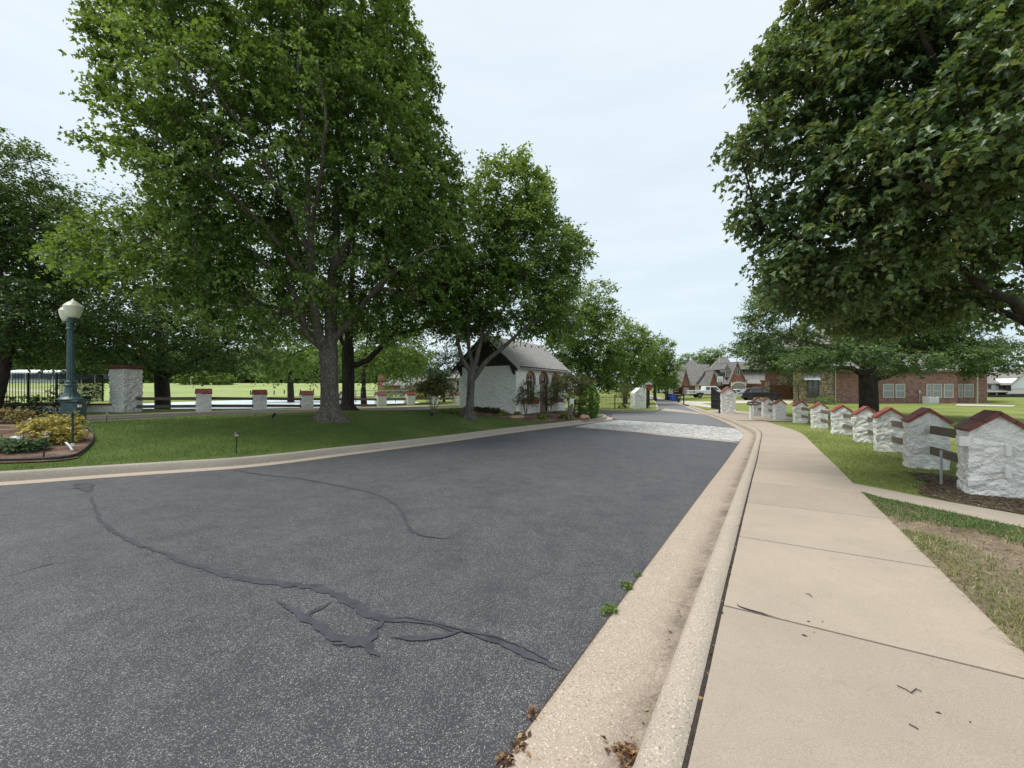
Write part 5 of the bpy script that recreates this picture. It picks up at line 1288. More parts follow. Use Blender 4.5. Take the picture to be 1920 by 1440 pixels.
# planting round the gatehouse
sheet('gatehouse_bed', [(893, 778), (945, 784), (1000, 789.5), (1050, 789.5), (1078, 787.5), (1100, 786.5), (1118, 783), (1116, 776), (1060, 772), (968, 770), (905, 768), (862, 768), (850, 774)], M_MULCH, Iz, .012, .35)
def crape(label, px, py, lob, seed, ncl=240, stems=6, fn=Iz, spread=.22, size=.085, lf=None, d=None, hfrac=.42):
    b0 = gp_(px, py, fn); d = b0[1]
    return bush('crape_myrtle', label, 'shrub', b0, [lobe(a, b, d + e, rx, ry, rd) for a, b, e, rx, ry, rd in lob], ncl, lf or LF_CRAPE, seed, size, .26, 3, 6, stems, .022, spread, hfrac, 'crape myrtles by the gate', lump=.35)
crape('vase shaped shrub with pale bare stems left of the gatehouse', 813, 776, [(815, 724, 0, 24, 14, .7), (800, 728, 0, 18, 12, .6), (836, 732, 0, 18, 10, .6), (818, 715, 0, 16, 9, .5)], 61, 330, 8, spread=.35)
crape('open upright shrub in front of the first arched window', 986, 780, [(985, 742, 0, 15, 12, .5), (968, 735, .1, 10, 10, .35), (990, 725, 0, 14, 10, .4), (1002, 745, 0, 8, 12, .4), (972, 748, -.1, 10, 8, .4)], 62, 170, 6)
crape('open upright shrub in front of the gatehouse door', 1030, 781, [(1022, 738, 0, 9, 14, .4), (1036, 735, 0, 10, 16, .5), (1045, 725, 0, 12, 12, .4), (1030, 752, 0, 8, 8, .4)], 63, 190, 6)
crape('dense rusty shrub between gatehouse and clipped evergreen', 1076, 781, [(1078, 720, .2, 30, 18, 1.0), (1058, 714, .4, 20, 14, .7), (1096, 722, .2, 20, 16, .8), (1078, 745, .2, 26, 15, .9)], 64, 640, 7)
b0 = gp_(1106, 784); d = b0[1]
bush('arborvitae', 'bright green clipped rounded evergreen at the nose of the island', 'shrub', b0, [lobe(1104, 752, d, 19, 31, .62), lobe(1103, 766, d, 19, 18, .62)], 760, LF_ARBOR, 65, .06, .14, 4, 6, 3, .03, .1, .4, shell=.75, lump=.06)
for k, (px, py, rx, ry, lab) in enumerate([(1062, 782, 14, 5, 'pale lime ground cover tuft beside the keypad post'), (1015, 782, 8, 5, 'small lime tuft at the foot of the gatehouse door'), (970, 778, 6, 5, 'lime tuft at the gatehouse corner'), (942, 775, 8, 4, 'small lime tuft against the gatehouse side wall'), (845, 771, 16, 4, 'yellow green low planting behind the vase shaped shrub'), (1085, 780, 9, 5, 'lime tuft in front of the clipped evergreen')]):
    b0 = gp_(px, py + ry * .6); d = b0[1]
    bush('groundcover_tuft', lab, 'ground cover', b0, [lobe(px, py, d, rx, ry, .35)], 70, LF_LIME, 70 + k, .09, .1, 3, 5, 3, .006, .05, .3, group='lime tufts round the gatehouse')
b0 = gp_(915, 773); d = b0[1]
bush('low_border_plants', 'dark reddish low plants along the gatehouse side wall', 'plants', b0, [lobe(895, 768, d, 8, 5, .3), lobe(915, 769, d, 10, 5, .3), lobe(932, 770, d, 8, 5, .3), lobe(905, 771, d - .3, 10, 4, .3)], 120, leaf_mat('plum_leaf', [(0, (.02, .03, .015)), (.6, (.05, .045, .025)), (1, (.10, .05, .04))], .2), 78, .08, .13, 3, 5, 4, .006, .1, .3)
def rock(label, px, py, rx, ry, rz_, seed):
    b0 = gp_(px, py); d = b0[1]; t = MB().blob((0, 0, rz_ * .4), (rx * d / F, ry, rz_), seed, .35, 1.6, 3)
    o = t.build('flagstone', M_SANDST, None, smooth=True); o.location = b0; o.rotation_euler = (.1, 0, .5); tag(o, label, 'rock', 'sandstone rocks in the bed')
rock('long flat sandstone slab lying in the bed by the gatehouse corner', 968, 783.5, 17, .3, .12, 3)
rock('squarish sandstone boulder in front of the clipped evergreen', 1096, 785, 9, .35, .20, 5)
b0 = gp_(1069, 788)
t = thing('keypad_post', b0, 'brown wooden post with a white keypad box at the island kerb', 'keypad')
MB().box((-.09, 0, .55), (.09, .09, 1.2)).box((.09, 0, .5), (.09, .09, 1.1)).box((0, 0, .62), (.24, .10, .5)).build('post', M_RAIL, t, bevel=.01)
MB().box((.07, -.09, 1.16), (.26, .16, .34)).build('keypad_box', M_WPLATE, t, bevel=.015)
MB().box((-.12, -.05, 1.32), (.15, .12, .16)).build('reader_head', M_BLACKP, t, bevel=.01)
# ------------------------------------------------------------------ the gate
def G0(px, py): 
    p = ray(px, py, Gz); return (float(p[0]), float(p[1]), float(Gz(p[0], p[1])))
d = 31.8; x = X(1353, d); z = Z(776.5, d)
gabled_pillar('gate_pillar', 'large white stone gate pillar with red gabled roof right of the lane', (x, d), z, math.radians(-16), 1.02, .75, 1.72, 2.17, 'gate pillars', M_TILERED, .04, 91, over=.06, vent=(.5, -.03, 1.62, .34, .10, .16))
d = 40.0; x = X(1190, d); z = Z(767.5, d)
gabled_pillar('gate_pillar', 'white stone gate pillar without roof tiles left of the lane', (x, d), z, math.radians(8), 1.22, .95, 1.66, 2.18, 'gate pillars', M_TILERED, .045, 92, cap=False, vent=(.62, -.03, 1.45, .34, .10, .16))
# right leaf, standing open along the lane
d = 32.3; x = X(1349, d); z = Z(773.5, d)
t = thing('gate_leaf', (x, d, z), 'open black iron gate leaf with swept top beside the right gate pillar', 'gate', 'gate leaves', math.radians(79))
LN, n = 2.15, 17; top = lambda u: 1.62 + .42 * (u * u * (3 - 2 * u))
MB().b2(-.06, .06, -.06, .06, -.15, 1.62).build('post', M_IRON, t)
MB().b2(LN - .05, LN + .03, -.04, .04, .22, 2.06).build('stile', M_IRON, t)
mb = MB()
for i in range(1, n): mb.box((LN * i / n, 0, .22 + (top(i / n) - .22) / 2), (.032, .032, top(i / n) - .22))
mb.build('bars', M_IRON, t)['kind'] = 'stuff'
for zz in (.26, .66, 1.02): MB().b2(.05, LN - .04, -.025, .025, zz - .03, zz + .03).build('rail', M_IRON, t)
MB().tube([(LN * i / 16, 0, top(i / 16)) for i in range(17)], .035, 6).build('swept_rail', M_IRON, t)
MB().tube([(LN * i / 16, 0, top(i / 16) - .2) for i in range(17)], .025, 6).build('swept_rail', M_IRON, t)
MB().b2(.06, LN - .05, -.006, .006, 1.03, 1.42).build('solid_panel', M_IRON, t)
# left leaf, seen edge on
d = 40.6; x = X(1213.5, d); z = Z(768, d)
t = thing('gate_leaf', (x, d, z), 'black iron gate leaf seen edge on beside the left gate pillar', 'gate', 'gate leaves', math.radians(70))
MB().b2(-.08, .08, -.08, .08, -.15, 2.2).build('post', M_TIMBER, t)
mb = MB()
for i in range(1, n): mb.box((LN * i / n, 0, .22 + (top(i / n) - .22) / 2), (.032, .032, top(i / n) - .22))
mb.build('bars', M_IRON, t)['kind'] = 'stuff'
for zz in (.26, .66, 1.02): MB().b2(.05, LN - .04, -.025, .025, zz - .03, zz + .03).build('rail', M_IRON, t)
MB().tube([(LN * i / 16, 0, top(i / 16)) for i in range(17)], .035, 6).build('swept_rail', M_IRON, t)
MB().b2(LN - .05, LN + .03, -.04, .04, .22, 2.06).build('stile', M_IRON, t)
MB().box((.35, -.05, .18), (.5, .3, .36)).build('gate_motor', M_GREYPL, t, bevel=.02)
d = 41.6; x = X(1216.5, d); z = Z(767, d)
t = thing('gate_lantern', (x, d, z), 'red brown box with grey hipped roof on a dark post at the left gate', 'lantern')
MB().b2(-.07, .07, -.07, .07, -.1, 1.98).build('post', M_TIMBER, t)
MB().b2(-.24, .24, -.24, .24, 1.98, 2.55).build('lantern_body', M_TILERED, t)
MB().add([(-.34, -.34, 2.552), (.34, -.34, 2.552), (.34, .34, 2.552), (-.34, .34, 2.552), (0, 0, 2.85)], [(0, 1, 4), (1, 2, 4), (2, 3, 4), (3, 0, 4), (3, 2, 1, 0)]).build('hipped_roof', M_ROOF, t)
railing('iron_railing', 'black iron railing between the clipped evergreen and the left gate pillar', (X(1112, 39), 39), (X(1189, 40.5), 40.5), -.42, .95, .15, (0, .52, 1), (.06, .86))
crape('rusty green shrub behind the railing against the left gate pillar', 1170, 763.5, [(1168, 728, .3, 18, 10, .8), (1160, 736, .3, 14, 10, .7), (1180, 735, .3, 10, 12, .7)], 66, 240, 6, fn=Gz)
b0 = G0(1178, 766)
bush('low_border_plants', 'small dark plant at the foot of the left gate pillar', 'plants', b0, [lobe(1166, 762, b0[1], 9, 4, .4)], 40, LF_HEDGE, 79, .09, .12, 3, 5, 3, .006, .1, .3)
# oval sign on a white post
d = ray(1408, 786, Gz)[1]; x = X(1408, d); z = float(Gz(x, d))
t = thing('address_sign', (x, d, z), 'white post with a dark twin oval plate in front of the farthest pillars', 'sign')
MB().b2(-.075, .075, -.075, .075, -.1, .92).build('post', M_PVC, t, bevel=.01)
def ovalplate(cx, w, h, z_, y0, y1):
    pts = []
    for k in range(24):
        a = 2 * PI * k / 24; r_ = h / 2; q = (w / 2 - r_)
        pts.append((cx + math.copysign(q, math.cos(a)) * (abs(math.cos(a)) > 1e-6) + r_ * math.cos(a), z_ + r_ * math.sin(a)))
    return MB().prism(pts, y0, y1)
for cx in (-.10, .24):
    pb = ovalplate(cx, .40, .27, 1.03, -.10 if cx < 0 else -.095, -.06); pb = pb.build('oval_plate', M_RAILDK, t)
    mb = MB()
    for q in range(3): mb.box((cx - .09 + q * .09, -.108, 1.03), (.05, .012, .11))
    mb.build('lettering', M_TRIM, pb)

# ------------------------------------------------------------------ bins and posts on the verge
def bin_(label, px, py, mat, lid, rz, h=1.08):
    b0 = G0(px, py); t = thing('wheelie_bin', b0, label, 'bin', 'wheelie bins at the kerb', rz)
    w0, w1 = .24, .30
    MB().add([(-w0, -w0, .06), (w0, -w0, .06), (w0, w0, .06), (-w0, w0, .06), (-w1, -w1 - .04, h - .08), (w1, -w1 - .04, h - .08), (w1, w1, h - .08), (-w1, w1, h - .08)], [(3, 2, 1, 0), (4, 5, 6, 7), (0, 1, 5, 4), (1, 2, 6, 5), (2, 3, 7, 6), (3, 0, 4, 7)]).build('bin_body', mat, t, bevel=.02)
    MB().box((0, -.01, h - .045), (w1 * 2 + .07, w1 * 2 + .12, .06)).build('lid', lid, t, bevel=.02)
    for sx in (-1, 1): MB().tube([(sx * .22 - .03, .27, .11), (sx * .22 + .03, .27, .11)], .11, 12).build('wheel', M_TYRE, t)
    MB().tube([(-.2, .36, h - .10), (.2, .36, h - .10)], .018, 6).build('handle', mat, t)
    mb = MB(); zc = h * .62; mb.prism([(-.10, zc - .08), (.10, zc - .08), (0, zc + .10)], -w1 - .045, -w1 - .012); mb.build('white_emblem', M_WPLATE, t)
    return t
bin_('black wheelie bin left of the blue bins on the verge', 1251.5, 750.5, M_BIN, M_BIN, .1)
bin_('blue wheelie bin facing the lane, left of the other blue bin', 1258.5, 750.8, M_BLUE, M_BLUE, .05)
bin_('blue wheelie bin turned sideways next to the rightmost black bin', 1265.5, 753.2, M_BLUE, M_BLUE, .6)
bin_('black wheelie bin rightmost of the row on the verge', 1270.8, 753.6, M_BIN, M_BIN, .15)
b0 = G0(1282, 757.5)
t = thing('mailbox', b0, 'slim black mailbox post on the verge right of the bins', 'mailbox')
MB().b2(-.06, .06, -.06, .06, -.1, 1.35).build('post', M_IRON, t); MB().b2(-.45, .10, -.10, .10, 1.0, 1.24).build('mailbox_body', M_IRON, t, bevel=.03)
b0 = G0(1227.5, 745.5)
t = thing('mailbox', b0, 'dark mailbox on a post left of the lane, far beyond the gate', 'mailbox')
MB().b2(-.07, .07, -.07, .07, -.1, 1.25).build('post', M_TIMBER, t); MB().b2(-.42, .30, -.18, .18, .9, 1.25).build('mailbox_body', M_IRON, t, bevel=.04)

# ------------------------------------------------------------------ vehicles
def vehicle(name, label, cat, loc, rz, paint, W, lower, cab, wins, wheels, rimm, lights=(), extra=None, cabpaint=None, taper=.14, group=None):
    """side outlines in metres: lower body and cab (x along the car, z up); wins: side windows; wheels: (x, r)"""
    t = thing(name, loc, label, cat, group, rz)
    MB().prism(lower, -W / 2, W / 2).build('body', paint, t, bevel=.06, seg=3)
    zb = min(p[1] for p in cab); zt = max(p[1] for p in cab)
    def yy(zv): return W / 2 - .03 - taper * (zv - zb) / (zt - zb)
    vs = [(p[0], -yy(p[1]), p[1]) for p in cab] + [(p[0], yy(p[1]), p[1]) for p in cab]; n = len(cab)
    MB().add(vs, [tuple(range(n)), tuple(range(2*n-1, n-1, -1))] + [(i, i + n, (i+1) % n + n, (i+1) % n) for i in range(n)]).build('cab', cabpaint or paint, t, bevel=.05, seg=3)
    for w_ in wins:
        for sg in (-1, 1):
            n = len(w_); a = [(p[0], sg * (yy(p[1]) + .012), p[1]) for p in w_]; b_ = [(p[0], sg * (yy(p[1]) - .03), p[1]) for p in w_]
            f = tuple(range(n)); MB().add(a + b_, [f if sg < 0 else f[::-1]] + [((i+1) % n, i, i + n, (i+1) % n + n) for i in range(n)]).build('side_window', M_CARGL, t)
    # front and rear screens
    for (xa, za), (xb, zb_) in extra or ():
        w1, w2 = yy(za) - .10, yy(zb_) - .10
        nx, nzv = (zb_ - za), -(xb - xa); l = math.hypot(nx, nzv); sgn = 1 if nx * (xa) > 0 or True else -1
        off = .03 if xa > (cab[0][0] + max(p[0] for p in cab)) / 2 else -.03
        MB().add([(xa + off, -w1, za + .02), (xa + off, w1, za + .02), (xb + off, w2, zb_ + .02), (xb + off, -w2, zb_ + .02)], [(0, 1, 2, 3)]).build('windscreen', M_CARGL, t)
    for wx, r_ in wheels:
        for sg in (-1, 1):
            y0 = sg * (W / 2 - .24); y1 = sg * (W / 2 + .015)
            arch = MB(); arch.prism([(wx + (r_ + .09) * math.cos(PI * k / 12), r_ + (r_ + .09) * math.sin(PI * k / 12)) for k in range(13)] , min(y0, sg * (W / 2 + .004)), max(y0, sg * (W / 2 + .004))); arch.build('wheel_arch', M_TYRE, t)
            ty = MB().tube([(wx, y0, r_), (wx, y1 - sg * .03, r_), (wx, y1, r_)], [r_, r_, r_ * .93], 22).build('wheel', M_TYRE, t)
            MB().tube([(wx, y1 - sg * .02, r_), (wx, y1 + sg * .012, r_)], [r_ * .66, r_ * .6], 16).build('rim', rimm, ty)
    for bx, m_, nm in lights: MB().box(bx[:3], bx[3:]).build(nm, m_, t, bevel=.01)
    return t
# dual rear wheel pickup, tail to the left
d = 69.0; x = X(1291, d)
vehicle('pickup_truck', 'big white crew cab pickup with twin rear wheels behind the gate leaf', 'pickup truck', (x, d, float(Gz(x + 3, d))), math.radians(-4), M_WPAINT, 2.05,
        [(0, .62), (6.5, .55), (6.6, .95), (6.45, 1.15), (4.95, 1.25), (4.9, 1.28), (0.0, 1.28)], [(2.35, 1.25), (5.0, 1.25), (4.35, 1.92), (4.1, 1.98), (2.55, 1.98), (2.4, 1.9)],
        [[(2.55, 1.32), (3.2, 1.32), (3.2, 1.84), (2.62, 1.84)], [(3.32, 1.32), (4.72, 1.32), (4.25, 1.84), (3.32, 1.84)]], [(1.55, .41), (5.35, .41)], M_RIMS,
        [((-.01, -.85, 1.0, .05, .3, .22), M_REDL, 'tail_light'), ((-.01, .85, 1.0, .05, .3, .22), M_REDL, 'tail_light'), ((-.06, 0, .62, .16, 1.9, .14), M_GREYPL, 'bumper'), ((.55, -1.03, 1.0, .25, .03, .22), M_REDL, 'side_marker'), ((1.55, -1.06, .72, 1.1, .16, .22), M_TYRE, 'fender'), ((3.6, -1.06, .48, 2.4, .12, .08), M_BLACKP, 'side_step')], extra=[((5.0, 1.27), (4.36, 1.9))])
d = 100.0; x = X(1238.5, d)
vehicle('pickup_truck', 'smaller white pickup parked far off behind the bins and ornamental tree', 'pickup truck', (x, d, float(Gz(x + 3, d))), math.radians(-3), M_WPAINT, 1.85,
        [(0, .55), (5.5, .5), (5.6, .8), (5.4, .98), (4.1, 1.08), (0, 1.08)], [(2.1, 1.05), (4.15, 1.05), (3.3, 1.66), (3.1, 1.7), (2.25, 1.7), (2.12, 1.6)],
        [[(2.25, 1.12), (2.6, 1.12), (2.6, 1.58), (2.3, 1.58)], [(2.75, 1.12), (3.9, 1.12), (3.25, 1.58), (2.75, 1.58)]], [(1.2, .36), (4.6, .36)], M_RIM, [((-.01, -.75, .9, .05, .2, .25), M_REDL, 'tail_light')], extra=[((4.15, 1.07), (3.32, 1.62))])
d = 65.0; x = X(1351, d)
vehicle('sedan', 'white car mostly hidden behind the red roofed gate pillar', 'car', (x, d, float(Gz(x + 2, d))), math.radians(-6), M_WPAINT, 1.85,
        [(0, .38), (.05, .85), (.9, .98), (3.4, .98), (4.5, .82), (4.75, .55), (4.7, .35)], [(.75, .95), (3.75, .95), (2.9, 1.42), (2.5, 1.5), (1.7, 1.48), (1.4, 1.42)],
        [[(1.15, 1.0), (2.0, 1.0), (2.0, 1.38), (1.55, 1.38)], [(2.1, 1.0), (3.3, 1.0), (2.7, 1.4), (2.1, 1.4)]], [(.95, .33), (3.8, .33)], M_RIM, [((.0, -.7, .75, .06, .3, .12), M_REDL, 'tail_light')], extra=[((3.75, .97), (2.92, 1.4))])
d = 57.0; x = X(1388, d)
vehicle('suv', 'black sport utility vehicle in the driveway above the farthest white pillars', 'car', (x, d, float(Gz(x + 2, d))), math.radians(-14), M_KPAINT, 1.95,
        [(0, .42), (-.05, .62), (.1, 1.08), (4.0, 1.08), (4.95, .98), (5.1, .62), (5.0, .36)], [(.1, 1.05), (3.95, 1.05), (3.1, 1.55), (2.6, 1.70), (1.0, 1.72), (.55, 1.62)],
        [[(.75, 1.14), (1.35, 1.14), (1.35, 1.56), (1.05, 1.56)], [(1.45, 1.14), (2.45, 1.14), (2.45, 1.58), (1.45, 1.58)], [(2.55, 1.14), (3.55, 1.14), (2.95, 1.5), (2.55, 1.57)]], [(1.0, .40), (4.05, .40)], M_RIM,
        [((.0, -.75, .98, .10, .35, .10), M_REDL, 'tail_light'), ((.0, .75, .98, .10, .35, .10), M_REDL, 'tail_light'), ((-.06, 0, .6, .10, .5, .12), M_WPLATE, 'number_plate'), ((1.9, 0, 1.745, 1.6, 1.35, .03), M_GREYPL, 'roof_rack')], extra=[((3.95, 1.07), (3.12, 1.53)), ((.12, 1.1), (.56, 1.6))])
b0 = (X(1440, 44), 44, float(Gz(X(1440, 44), 44)))
bush('front_shrub', 'small rounded dark shrub in front of the black sport utility vehicle', 'shrub', b0, [lobe(1439, 752, 44, 9, 6, .6)], 60, LF_HEDGE, 80, .12, .16, 3, 5, 3, .01, .1, .3)
# basketball hoop
d = 60; x = X(1354, d); z = float(Gz(x, d))
t = thing('basketball_hoop', (x, d, z), 'basketball hoop with pale backboard beside the white cars', 'basketball hoop')
MB().tube([(.15, .5, -.1), (.15, .5, 2.4), (.02, .05, 3.0)], .09, 8).build('pole', M_IRON, t)
bd = MB().b2(-.85, .15, -.04, .0, 2.6, 3.55).build('backboard', M_WHITEH, t)
mb = MB().b2(-.89, -.83, -.06, .02, 2.56, 3.59).b2(.13, .19, -.06, .02, 2.56, 3.59).b2(-.83, .13, -.06, .02, 3.53, 3.59).b2(-.83, .13, -.06, .02, 2.56, 2.62); mb.build('frame', M_IRON, bd)
MB().b2(-.6, -.1, -.055, -.045, 2.8, 2.84).b2(-.6, -.1, -.055, -.045, 3.12, 3.16).b2(-.6, -.56, -.055, -.045, 2.84, 3.12).b2(-.14, -.1, -.055, -.045, 2.84, 3.12).build('target_square', M_IRON, bd)
mb = MB(); mb.tube([(-.35 + .23 * math.cos(2*PI*k/16), -.30 + .23 * math.sin(2*PI*k/16), 2.75) for k in range(17)], .014, 5); mb.build('rim', M_REDL, t)

# ------------------------------------------------------------------ houses
def hx(px, d): return X(px, d)
class House:
    """a house in world axes: everything is given by photo column and row at a distance, so sizes come out in metres"""
    def __init__(s, name, label, px, d, cat='house'):
        s.x0 = X(px, d); s.d = d; s.z0 = float(Gz(s.x0, d)); s.t = thing(name, (s.x0, d, s.z0), label, cat)
    def X(s, px, d=None): return X(px, d or s.d) - s.x0
    def Zz(s, py, d=None): return Z(py, d or s.d) - s.z0
    def box(s, nm, mat, p0, p1, q0, q1, d0, d1, par=None, bevel=0):
        """columns p0..p1, rows q0 (top)..q1 (bottom, None = ground), from distance d0 to d1"""
        zb = -.5 if q1 is None else s.Zz(q1, d0)
        zt = s.Zz(q0, d0); y0, y1 = d0 - s.d, d1 - s.d
        e = [(s.X(p0, d0), y0), (s.X(p1, d0), y0), (max(s.X(p1, d0), s.X(p1, d1) - .8), y1), (s.X(p0, d1) if p0 > 960 else s.X(p0, d0), y1)]
        return MB().add([(a, b, zb) for a, b in e] + [(a, b, zt) for a, b in e], [(3, 2, 1, 0), (4, 5, 6, 7), (0, 1, 5, 4), (1, 2, 6, 5), (2, 3, 7, 6), (3, 0, 4, 7)]).build(nm, mat, par or s.t, bevel=bevel)
    def gable(s, nm, mat, p0, pm, p1, qe, qp, d0, d1):
        return MB().prism([(s.X(p0, d0), s.Zz(qe, d0)), (s.X(p1, d0), s.Zz(qe, d0)), (s.X(pm, d0), s.Zz(qp, d0))], d0 - s.d, d1 - s.d).build(nm, mat, s.t)
    def groof(s, mat, p0, pm, p1, qe, qp, d0, d1, ov=.25, t=.12):
        """a pair of sloping planes over a gable, ridge running away from the viewer"""
        a, b, c = (s.X(p0, d0) - ov, s.Zz(qe, d0) - ov * .9), (s.X(pm, d0), s.Zz(qp, d0) + .12), (s.X(p1, d0) + ov, s.Zz(qe, d0) - ov * .9)
        y0, y1 = d0 - s.d - .3, d1 - s.d
        for u, v in ((a, b), (b, c)):
            MB().slab([(u[0], y0, u[1]), (v[0], y0, v[1]), (v[0], y1, v[1]), (u[0], y1, u[1])], t).build('roof', mat, s.t)
    def plane(s, mat, pts, t=.15, nm='roof'):
        """sloping sheet; pts (column, row, distance)"""
        return MB().slab([(s.X(p, d), d - s.d, s.Zz(q, d)) for p, q, d in pts], t).build(nm, mat, s.t)
    def window(s, p0, p1, q0, q1, d0, glass=None, fr=None, n=1, fw=.07, mid=True):
        x0, x1, z0, z1 = s.X(p0, d0), s.X(p1, d0), s.Zz(q1, d0), s.Zz(q0, d0); y = d0 - s.d
        w = MB().b2(x0, x1, y - .03, y + .05, z0, z1).build('window', glass or M_GLASSB, s.t)
        mb = MB().b2(x0 - fw, x0 + .005, y - .07, y - .001, z0 - fw, z1 + fw).b2(x1 - .005, x1 + fw, y - .07, y - .001, z0 - fw, z1 + fw).b2(x0 + .005, x1 - .005, y - .068, y - .001, z0 - fw, z0).b2(x0 + .005, x1 - .005, y - .068, y - .001, z1, z1 + fw)
        for k in range(1, n): mb.b2(x0 + (x1 - x0) * k / n - .035, x0 + (x1 - x0) * k / n + .035, y - .066, y - .001, z0, z1)
        if mid: mb.b2(x0 + .005, x1 - .005, y - .062, y - .001, (z0 + z1) / 2 - .03, (z0 + z1) / 2 + .03)
        mb.build('frame', fr or M_TRIM, w); return w
# red brick house with the steep gables
h = House('brick_house', 'red brick house with steep gables, dormer and grey roofs beyond the white trucks', 1340, 86)
h.box('wall', M_BRICK, 1292, 1394, 720, None, 85, 94)
h.box('wall', M_BRICK, 1394, 1428, 718, None, 85.5, 94)
h.plane(M_ROOF, [(1310, 723, 84.5), (1402, 723, 84.5), (1364, 671, 90), (1348, 671, 90)])
h.plane(M_ROOF, [(1402, 723, 84.5), (1402, 723, 97), (1364, 671, 90)])
h.plane(M_ROOF, [(1297, 723, 88.5), (1310, 723, 84.5), (1348, 671, 90)])
h.plane(M_ROOF, [(1402, 723, 97), (1296, 723, 97), (1348, 671, 90), (1364, 671, 90)])
h.plane(M_ROOF, [(1282, 723, 84.2), (1302, 723, 84.2), (1331, 683, 88.5), (1287, 683, 88.5)])
h.plane(M_ROOF, [(1380, 713, 84.8), (1436, 713, 84.8), (1436, 678, 90), (1382, 678, 90)])
h.gable('gable', M_BRICK, 1277, 1285, 1293, 724, 693, 83.6, 87); h.groof(M_ROOF, 1276.4, 1285, 1293.6, 725, 692, 83.6, 88, .12)
h.box('wall', M_BRICK, 1279, 1293, 724, None, 84, 88)
g_ = h.box('garage_door', M_GARAGE, 1281.5, 1291.5, 726, None, 83.7, 84)
h.gable('gable', M_BRICK, 1330, 1338, 1345, 724, 696, 83.8, 87); h.groof(M_ROOF, 1329.6, 1338, 1345.4, 724, 695, 83.8, 88, .1)
h.gable('gable', M_BRICK, 1367, 1381.5, 1398, 718, 680, 82.5, 88); h.groof(M_ROOF, 1366, 1381.5, 1399, 719, 679, 82.5, 90, .15)
h.box('wall', M_BRICK, 1367, 1398, 718, None, 82.6, 87)
h.window(1380, 1385.5, 690, 702.5, 82.5, M_GLASS, n=2, mid=False)
dm = h.box('dormer', M_ROOF, 1359.5, 1368.5, 692, 708, 83.2, 88); h.gable('dormer_gable', M_ROOF, 1358.5, 1363.5, 1369, 692, 682, 83.1, 88); h.window(1361, 1366, 694, 705.5, 83.2, M_GLASS, n=2, mid=False)
h.plane(M_ROOF, [(1352, 720, 82.3), (1367, 720, 82.3), (1366, 707, 84.6), (1359, 707, 84.6)])
g_ = h.box('garage_door', M_GARAGE, 1374, 1395, 724, None, 82.3, 82.6)
mb = MB(); xc = h.X(1384.5, 82.3); zc = h.Zz(724, 82.3); hw = h.X(1396, 82.3) - xc
for k in range(12):
    a0_, a1_ = PI * k / 12, PI * (k + 1) / 12
    q = [(xc + hw * math.cos(a0_), zc + .65 * math.sin(a0_)), (xc + (hw + .25) * math.cos(a0_), zc + .95 * math.sin(a0_)), (xc + (hw + .25) * math.cos(a1_), zc + .95 * math.sin(a1_)), (xc + hw * math.cos(a1_), zc + .65 * math.sin(a1_))]
    mb.prism(q[::-1], -3.9, -3.6)
mb.build('arch_trim', M_TRIM, h.t)
MB().prism([(xc + hw * math.cos(PI * k / 12), zc + .65 * math.sin(PI * k / 12)) for k in range(13)], -3.8, -3.55).build('garage_arch', M_GARAGE, h.t)
for p in (1371.5, 1397.5): h.box('pier', M_TRIM, p - 1.2, p + 1.2, 716, None, 82.2, 82.6)
h.plane(M_ROOFB, [(1398, 719, 82), (1428, 719, 82), (1422, 710, 85.5), (1404, 710, 85.5)])
h.box('garage_door', M_GARAGE, 1409, 1421, 725, None, 85.2, 85.5); h.box('downpipe', M_TRIM, 1318.4, 1319.6, 722, None, 84.8, 85); h.box('fascia', M_TRIM, 1296, 1331, 721.5, 722.8, 84.3, 84.5)
h.box('door', M_TRIM, 1303, 1311, 724, None, 84.8, 85); h.window(1340, 1344, 726, 736, 84.8, M_GLASS)
mb = MB(); mb.tube([(h.X(1349.5, 88), 2, h.Zz(680, 88)), (h.X(1349.5, 88), 2, h.Zz(668, 88))], .12, 8); mb.build('vent_pipe', M_GREYPL, h.t)
# its left neighbour
h = House('hipped_house', 'dark red house with grey hipped roof, left of the steep gabled brick house', 1282, 97)
h.box('wall', brick_mat('deep_brick', (.10, .03, .03), (.07, .022, .02), (.1, .07, .06)), 1262, 1300, 720, None, 97, 106)
h.plane(M_ROOF, [(1258, 716, 96), (1300, 716, 96), (1301, 675, 101), (1293, 675, 101)]); h.plane(M_ROOF, [(1258, 716, 107), (1258, 716, 96), (1293, 675, 101)]); h.plane(M_ROOF, [(1340, 716, 96), (1340, 716, 107), (1301, 675, 101)]); h.plane(M_ROOF, [(1300, 716, 96), (1340, 716, 96), (1301, 675, 101)])
h.plane(M_ROOF, [(1270, 716, 97.5), (1330, 716, 97.5), (1325, 684, 103), (1272, 684, 103)])
h.window(1266, 1271, 724, 734, 97, M_GLASS)
# pale house between, behind the bins
h = House('pale_house', 'pale stone house half hidden by trees at the end of the lane', 1240, 112)
h.box('wall', M_TRIM, 1226, 1260, 722, None, 112, 120); h.plane(M_ROOFB, [(1222, 722, 111), (1264, 722, 111), (1256, 700, 116), (1230, 700, 116)]); h.plane(M_ROOFB, [(1264, 722, 121), (1222, 722, 121), (1230, 700, 116), (1256, 700, 116)])
h.window(1233, 1237, 727, 737, 112, M_GLASS)
